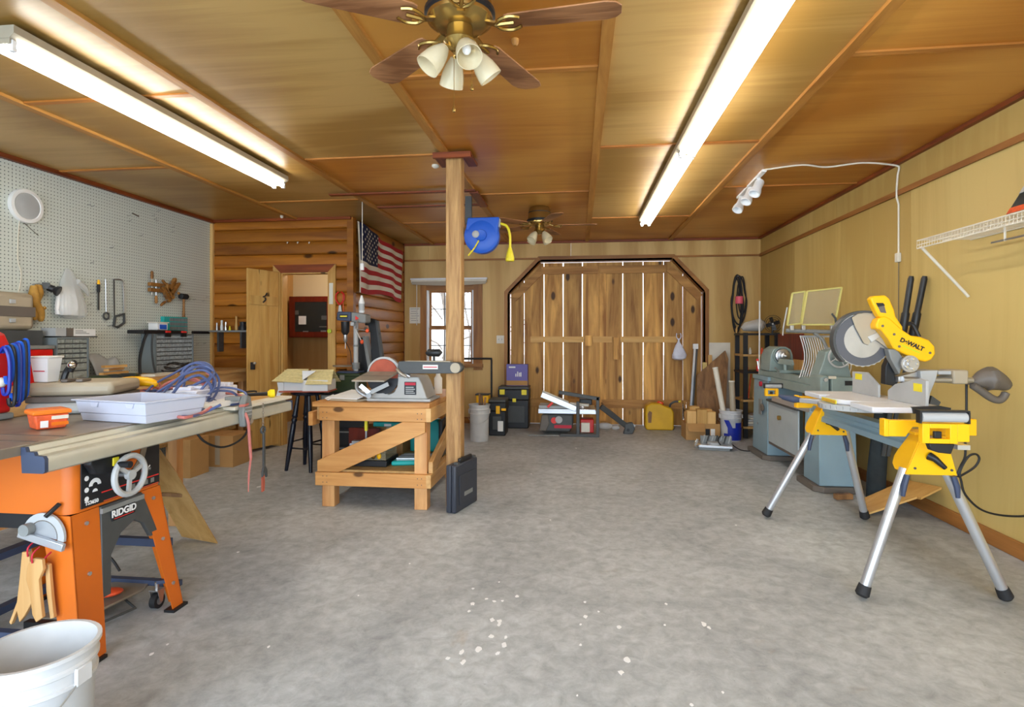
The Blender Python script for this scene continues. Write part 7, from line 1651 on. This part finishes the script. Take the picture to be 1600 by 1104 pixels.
# --- the saw
ms = T('miter_saw', 'large yellow and silver sliding miter saw mounted on the folding stand', 'miter saw')
tzz = .905
for y0_, y1_ in ((2.93, 3.16), (3.54, 3.76)):
    B().box(1.44, 1.80, y0_, y1_, .876, tzz-.0005).o('base_wing', M['sawcast'], ms, bev=.005)
B().box(1.50, 1.80, 3.161, 3.539, .876, tzz-.001).o('base_middle', M['sawcast'], ms)
B().lathe((1.60, 3.35, .878), (0, 0, 1), [(0, 0), (.185, 0), (.19, .006), (.188, .0268), (0, .0268)], 40).o('turntable', M['sawcast'], ms)
b_ = B(); P_ = [(1.6+.23*math.cos(a), 3.35+.20*math.sin(a), .845) for a in [PI/2+PI*k/20 for k in range(21)]]
b_.prism(P_, (0, 0, .0315)); b_.o('miter_scale', M['lgrey'], ms, bev=.002)
b_ = B()
for k in range(15):
    a = PI*.62+PI*.72*k/14; b_.box(1.6+.2315*math.cos(a)-.0006, 1.6+.2315*math.cos(a), 3.35+.2*math.sin(a), 3.35+.2*math.sin(a)+.0015, .852, .868 if k % 2 else .872)
o_ = b_.o('scale_marks', M['ink'], ms); o_['kind'] = 'stuff'
B().box(1.404, 1.4085, 3.24, 3.42, .882, .902).o('warning_label', M['yellow2'], ms)
for z_ in (.887, .894): B().box(1.4025, 1.4038, 3.25, 3.41, z_, z_+.002).o('label_line', M['inkred'], ms)
B().beam((1.55, 3.40, .862), (1.36, 3.60, .862), .055, .026).o('miter_arm', M['alu'], ms, bev=.004)
B().tube([(1.37, 3.59, .862), (1.33, 3.63, .862), (1.28, 3.67, .872), (1.26, 3.69, .88)], [.012, .022, .016, .008], 10).o('miter_handle', M['tblue'], ms)
def fence(y0, y1, s):
    q = [(1.70, y0, tzz), (1.70, y1, tzz), (1.70, y1, tzz+(.05 if s else .13)), (1.70, y1-.07 if s else y0+.13, tzz+(.09 if s else .135)), (1.70, y0+.06, tzz+.135 if s else tzz+.10), (1.70, y0, tzz+.13 if s else tzz+.07)]
    return B().prism(q, (.014, 0, 0)).o('fence', M['lgrey'], ms, bev=.002)
fence(2.96, 3.30, True); fence(3.40, 3.70, False)
B().box(1.6985, 1.6998, 2.99, 3.06, tzz+.07, tzz+.11).o('yellow_label', M['yellow2'], ms); B().box(1.6985, 1.6998, 3.58, 3.66, tzz+.085, tzz+.12).o('yellow_label', M['yellow2'], ms)
Yb = 3.34; bc_ = pt(1348, 531, Y=Yb)
def PY(pix, y): return [pt(a, b2, Y=y) for a, b2 in pix]
bl_ = B(); n = 60; rr = .152
bl_.prism([bc_+V(((rr if k % 2 else rr-.005)*math.cos(2*PI*k/n), 0, (rr if k % 2 else rr-.005)*math.sin(2*PI*k/n))) for k in range(n)], (0, .003, 0)).o('blade', M['steel'], ms)
M['bladedk'] = mat('blade_band', (96, 98, 106), .35, .6)
b_ = B(); n = 22
for k in range(n):
    a0, a1 = PI*.62+PI*1.25*k/n, PI*.62+PI*1.25*(k+1)/n
    b_.prism([bc_+V((r*math.cos(a), -.001, r*math.sin(a))) for r, a in ((.145, a0), (.145, a1), (.10, a1), (.10, a0))], (0, -.002, 0))
b_.o('inner_guard', M['bladedk'], ms)
b_ = B()
for k in range(n):
    a0, a1 = PI*.42+PI*.85*k/n, PI*.42+PI*.85*(k+1)/n
    b_.prism([bc_+V((r*math.cos(a), -.02, r*math.sin(a))) for r, a in ((.165, a0), (.165, a1), (.153, a1), (.153, a0))], (0, .05, 0))
b_.o('guard_rim', M['dgrey'], ms)
B().prism(PY([(1331, 496), (1340, 490), (1366, 486), (1372, 500), (1382, 516), (1392, 530), (1388, 545), (1372, 533), (1362, 528), (1357, 539), (1350, 536), (1337, 512)], Yb-.012), (0, .006, 0)).o('upper_guard', M['ltan'], ms, bev=.002)
B().prism(PY([(1356, 526), (1372, 518), (1378, 524), (1362, 535)], Yb-.016), (0, .008, 0)).o('guard_bolt_plate', M['alu'], ms, bev=.002)
yb0 = Yb-.075
hp2 = PY([(1360, 466), (1366, 462), (1384, 461), (1390, 466), (1398, 484), (1400, 494), (1411, 510), (1411, 519), (1404, 516), (1396, 511), (1388, 500), (1380, 496), (1374, 495), (1366, 480)], yb0)
ring_in = PY([(1371, 477), (1381, 474), (1385, 489), (1376, 488)], yb0-.001)
B().prism(hp2, (0, .05, 0)).o('trigger_handle', M['yellow'], ms, bev=.008); B().prism(ring_in, (0, .001, 0)).o('grip_opening', M['taupe'], ms)
B().prism(PY([(1369, 473), (1380, 473), (1383, 477), (1372, 479)], yb0-.003), (0, .003, 0)).o('trigger', M['black'], ms)
cov = PY([(1369, 506), (1373, 498), (1382, 493), (1391, 497), (1401, 506), (1412, 516), (1424, 524), (1438, 526), (1452, 531), (1461, 541), (1462, 553), (1456, 562), (1447, 565), (1434, 562), (1412, 552), (1396, 543), (1389, 530), (1376, 514), (1370, 514)], yb0-.004)
B().prism(cov, (0, .07, 0)).o('belt_cover', M['yellow'], ms, bev=.008)
for a, b2 in ((1379, 509), (1397, 522), (1453, 551), (1405, 541)): c = pt(a, b2, Y=yb0-.005); B().cyl(c, c+V((0, -.003, 0)), .007, n=8).o('screw', M['taupe'], ms)
c = pt(1425, 538, Y=yb0-.0065); text('D\u1d07WALT' if 0 else 'DeWALT', c, .032, M['ink'], (PI/2, math.radians(25), 0), ms, bold=.0014)
c = pt(1423, 545, Y=yb0-.0055); B().cbox(c, (.10, .001, .006), ry(math.radians(25))).o('green_line', M['lime'], ms)
B().tube(sm(PY([(1418, 506), (1426, 507), (1436, 526)], yb0+.02)), .011, 8).o('carry_handle', M['black'], ms)
B().prism(PY([(1400, 514), (1410, 512), (1422, 524), (1410, 530)], yb0+.06), (0, .09, 0)).o('motor_housing', M['black'], ms, bev=.01)
B().prism(PY([(1388, 545), (1402, 545), (1414, 562), (1406, 585), (1392, 560)], yb0+.02), (0, .05, 0)).o('pivot_arm', M['mgrey'], ms, bev=.006)
c = pt(1420, 568, Y=yb0+.0); b_ = B().lathe(c, (0, -1, 0), [(0, 0), (.046, 0), (.046, .014), (.034, .014), (.034, .02), (.016, .02), (.016, .028), (0, .028)], 20); b_.o('bevel_hub', M['steel'], ms)
for k in range(5): B().cyl(c+V((.028*math.cos(k*1.25), -.02, .028*math.sin(k*1.25))), c+V((.028*math.cos(k*1.25), -.03, .028*math.sin(k*1.25))), .006, n=8).o('hub_bolt', M['chrome'], ms)
B().prism(PY([(1383, 600), (1384, 572), (1390, 558), (1400, 566), (1398, 590), (1404, 604)], Yb), (0, .05, 0)).o('support_post', M['black'], ms, bev=.004)
B().prism(PY([(1438, 579), (1466, 578), (1463, 592), (1454, 614), (1451, 632), (1441, 633), (1440, 600)], Yb-.06), (0, .12, 0)).o('rear_casting', M['lgrey'], ms, bev=.004)
B().prism(PY([(1404, 588), (1440, 578), (1440, 592), (1404, 597)], Yb-.03), (0, .06, 0)).o('slide_carrier', M['steel'], ms, bev=.003)
for dz_, y_ in ((0, Yb-.035), (0, Yb+.045)):
    a_, c_ = pt(1405, 592, Y=Yb), pt(1512, 590, Y=Yb); B().cyl((a_.x, y_, a_.z-.0), (c_.x, y_, a_.z-.0), .016, n=14).o('slide_rail', M['steel'], ms)
a_, c_ = pt(1490, 578, Y=Yb-.06), pt(1514, 600, Y=Yb-.06)
B().box(a_.x, c_.x, Yb-.06, Yb+.07, c_.z, a_.z).o('rail_end', M['ltan'], ms, bev=.008)
a_, c_ = pt(1466, 579, Y=Yb-.04), pt(1492, 585, Y=Yb-.04); B().box(a_.x, c_.x+.0, Yb-.04, Yb+.05, c_.z, a_.z).o('upper_slide', M['lgrey'], ms, bev=.003)
B().prism(PY([(1452, 634), (1456, 618), (1470, 628), (1466, 636)], Yb-.05), (0, .03, 0)).o('bevel_lever', M['dgrey'], ms)
B().prism(PY([(1426, 636), (1470, 634), (1486, 637), (1486, 642), (1428, 646)], 2.92), (0, .02, 0)).o('table_extension', M['black'], ms)
# dust bag
P_ = PY([(1511, 597), (1519, 597), (1530, 594), (1543, 591), (1556, 594), (1568, 600), (1576, 607)], 3.36)
db_ = T('dust_bag', 'grey fabric dust bag on the rear of the miter saw', 'bag')
B().tube(sm(P_, 3), [.014, .013, .013, .018, .026, .034, .042, .050, .058, .065, .068, .064, .058, .052, .046, .040, .034, .026, .012][:19], 8).o('bag', M['taupe'], db_)
B().tube(sm(PY([(1517, 600), (1532, 610), (1548, 621), (1560, 625), (1568, 620), (1572, 612)], 3.345), 4), [.008]+[.02]*19+[.008], 10).o('lower_fold', M['taupe'], db_)
sc2 = T('saw_power_cord', 'black power cord hanging from the miter saw and looping to the right wall', 'cord')
B().tube(sm(PY([(1510, 600), (1510, 640), (1508, 680), (1508, 712)], 3.40)+PY([(1500, 730), (1496, 744), (1510, 738), (1524, 728), (1530, 716), (1524, 709), (1512, 714), (1500, 736), (1502, 752), (1508, 772), (1530, 794), (1560, 804), (1600, 806), (1640, 800)], 3.42)), .006, 6).o('cord', M['cord'], sc2)
# folded stand with two foam poles against the wall
fs2 = T('folded_stand', 'dark folded canvas stand with two foam-gripped poles leaning on the wall behind the saw', 'folded stand')
for i, (a, b2) in enumerate(((1424, 431), (1445, 431))):
    tp3 = pt(a, b2, Y=4.28); bt = V((2.30+.03*i, 4.52, .35)); d = tp3-bt
    B().tube([bt, bt+d*.6], .016, 8).o('pole', M['dgrey'], fs2)
    B().tube([bt+d*.6, bt+d*.61, bt+d*.80, bt+d*.81, bt+d*.985, tp3], [.020, .027, .027, .020, .020, .014], 12).o('foam_grip', M['blackm'], fs2)
rows = []
for z_, x_, hw, dp3 in ((.002, 2.28, .13, .06), (.2, 2.29, .12, .065), (.45, 2.31, .10, .06), (.62, 2.325, .08, .055), (.72, 2.33, .07, .05)):
    rows.append([V((x_+dp3*math.cos(a)*(1+.12*math.sin(4*a)), 4.60+hw*.6*math.sin(a), z_)) for a in [2*PI*k/20 for k in range(21)]])
B().sheet(rows).o('canvas_sleeve', M['denim'], fs2, th=.004)
B().box(2.27, 2.39, 4.52, 4.66, .70, .76).o('hinge_block', M['tblue'], fs2, bev=.006); B().box(2.29, 2.37, 4.515, 4.519, .715, .745).o('steel_plate', M['steel'], fs2)
# plywood offcuts leaning low against the wall
po1 = T('plywood_offcut', 'light plywood offcut leaning low against the right wall behind the stand leg', 'board')
B().prism([(2.02, 4.17, .002), (2.12, 4.50, .002), (2.455, 4.52, .16), (2.455, 4.10, .215), (2.30, 4.06, .15), (2.31, 4.12, .14)], (0, 0, .014)).o('sheet', M['pine_x'] if 'pine_x' in M else M['pine'], po1)
tag(B().cbox((2.03, 4.56, .022), (.13, .05, .04), rz(.2)).o('wood_scrap', M['walnut'], None, bev=.003), 'small reddish wood scrap on the floor by the far stand leg', 'scrap')

# ================================================================ FLOOR MARKS
sp = B(); random.seed(11)
spots = [(738, 943, 5), (733, 954, 4), (760, 935, 3), (772, 939, 4), (781, 970, 6), (780, 975, 5), (769, 968, 5), (768, 994, 6), (790, 995, 4), (788, 1007, 6), (748, 1014, 7), (721, 1018, 6), (778, 1020, 5), (724, 1034, 6), (700, 1028, 5), (808, 931, 4), (914, 940, 3), (915, 963, 5), (907, 975, 3), (967, 979, 5), (907, 1007, 3), (935, 955, 3), (1041, 943, 3), (739, 919, 3), (785, 938, 3), (1039, 976, 3), (902, 1086, 2), (1129, 1081, 3), (1081, 1101, 4), (780, 909, 2), (300, 822, 3), (405, 760, 4), (372, 862, 3), (237, 1021, 4), (262, 1006, 3), (1150, 820, 2), (860, 812, 2), (420, 1010, 3), (560, 930, 2), (640, 880, 2), (980, 1030, 7), (970, 1050, 6), (1100, 975, 7), (1108, 980, 4), (830, 740, 2), (900, 700, 2)]
for (a, b2, r) in spots:
    c = pt(a, b2, Z=.0006); rr = r*.85*(1.25*870/(b2-526))/870; n = 9
    sp.prism([c+V((rr*math.cos(2*PI*k/n)*random.uniform(.5, 1.1), rr*math.sin(2*PI*k/n)*random.uniform(.5, 1.1)*1.5, 0)) for k in range(n)], (0, 0, .0006))
o_ = sp.o('paint_splatter', M['wpaint']); tag(o_, 'white paint drips splattered on the concrete floor', 'paint'); o_['kind'] = 'stuff'
# ---------------------------------------------------------------- origins to each thing's base
for o in list(D.objects):
    if o.parent is None and (o.get('category')): rebase(o)
for o in D.objects:
    if '_b' in o: del o['_b']
    if o.parent is None and o.get('kind') == 'structure' and o.type == 'EMPTY': pass
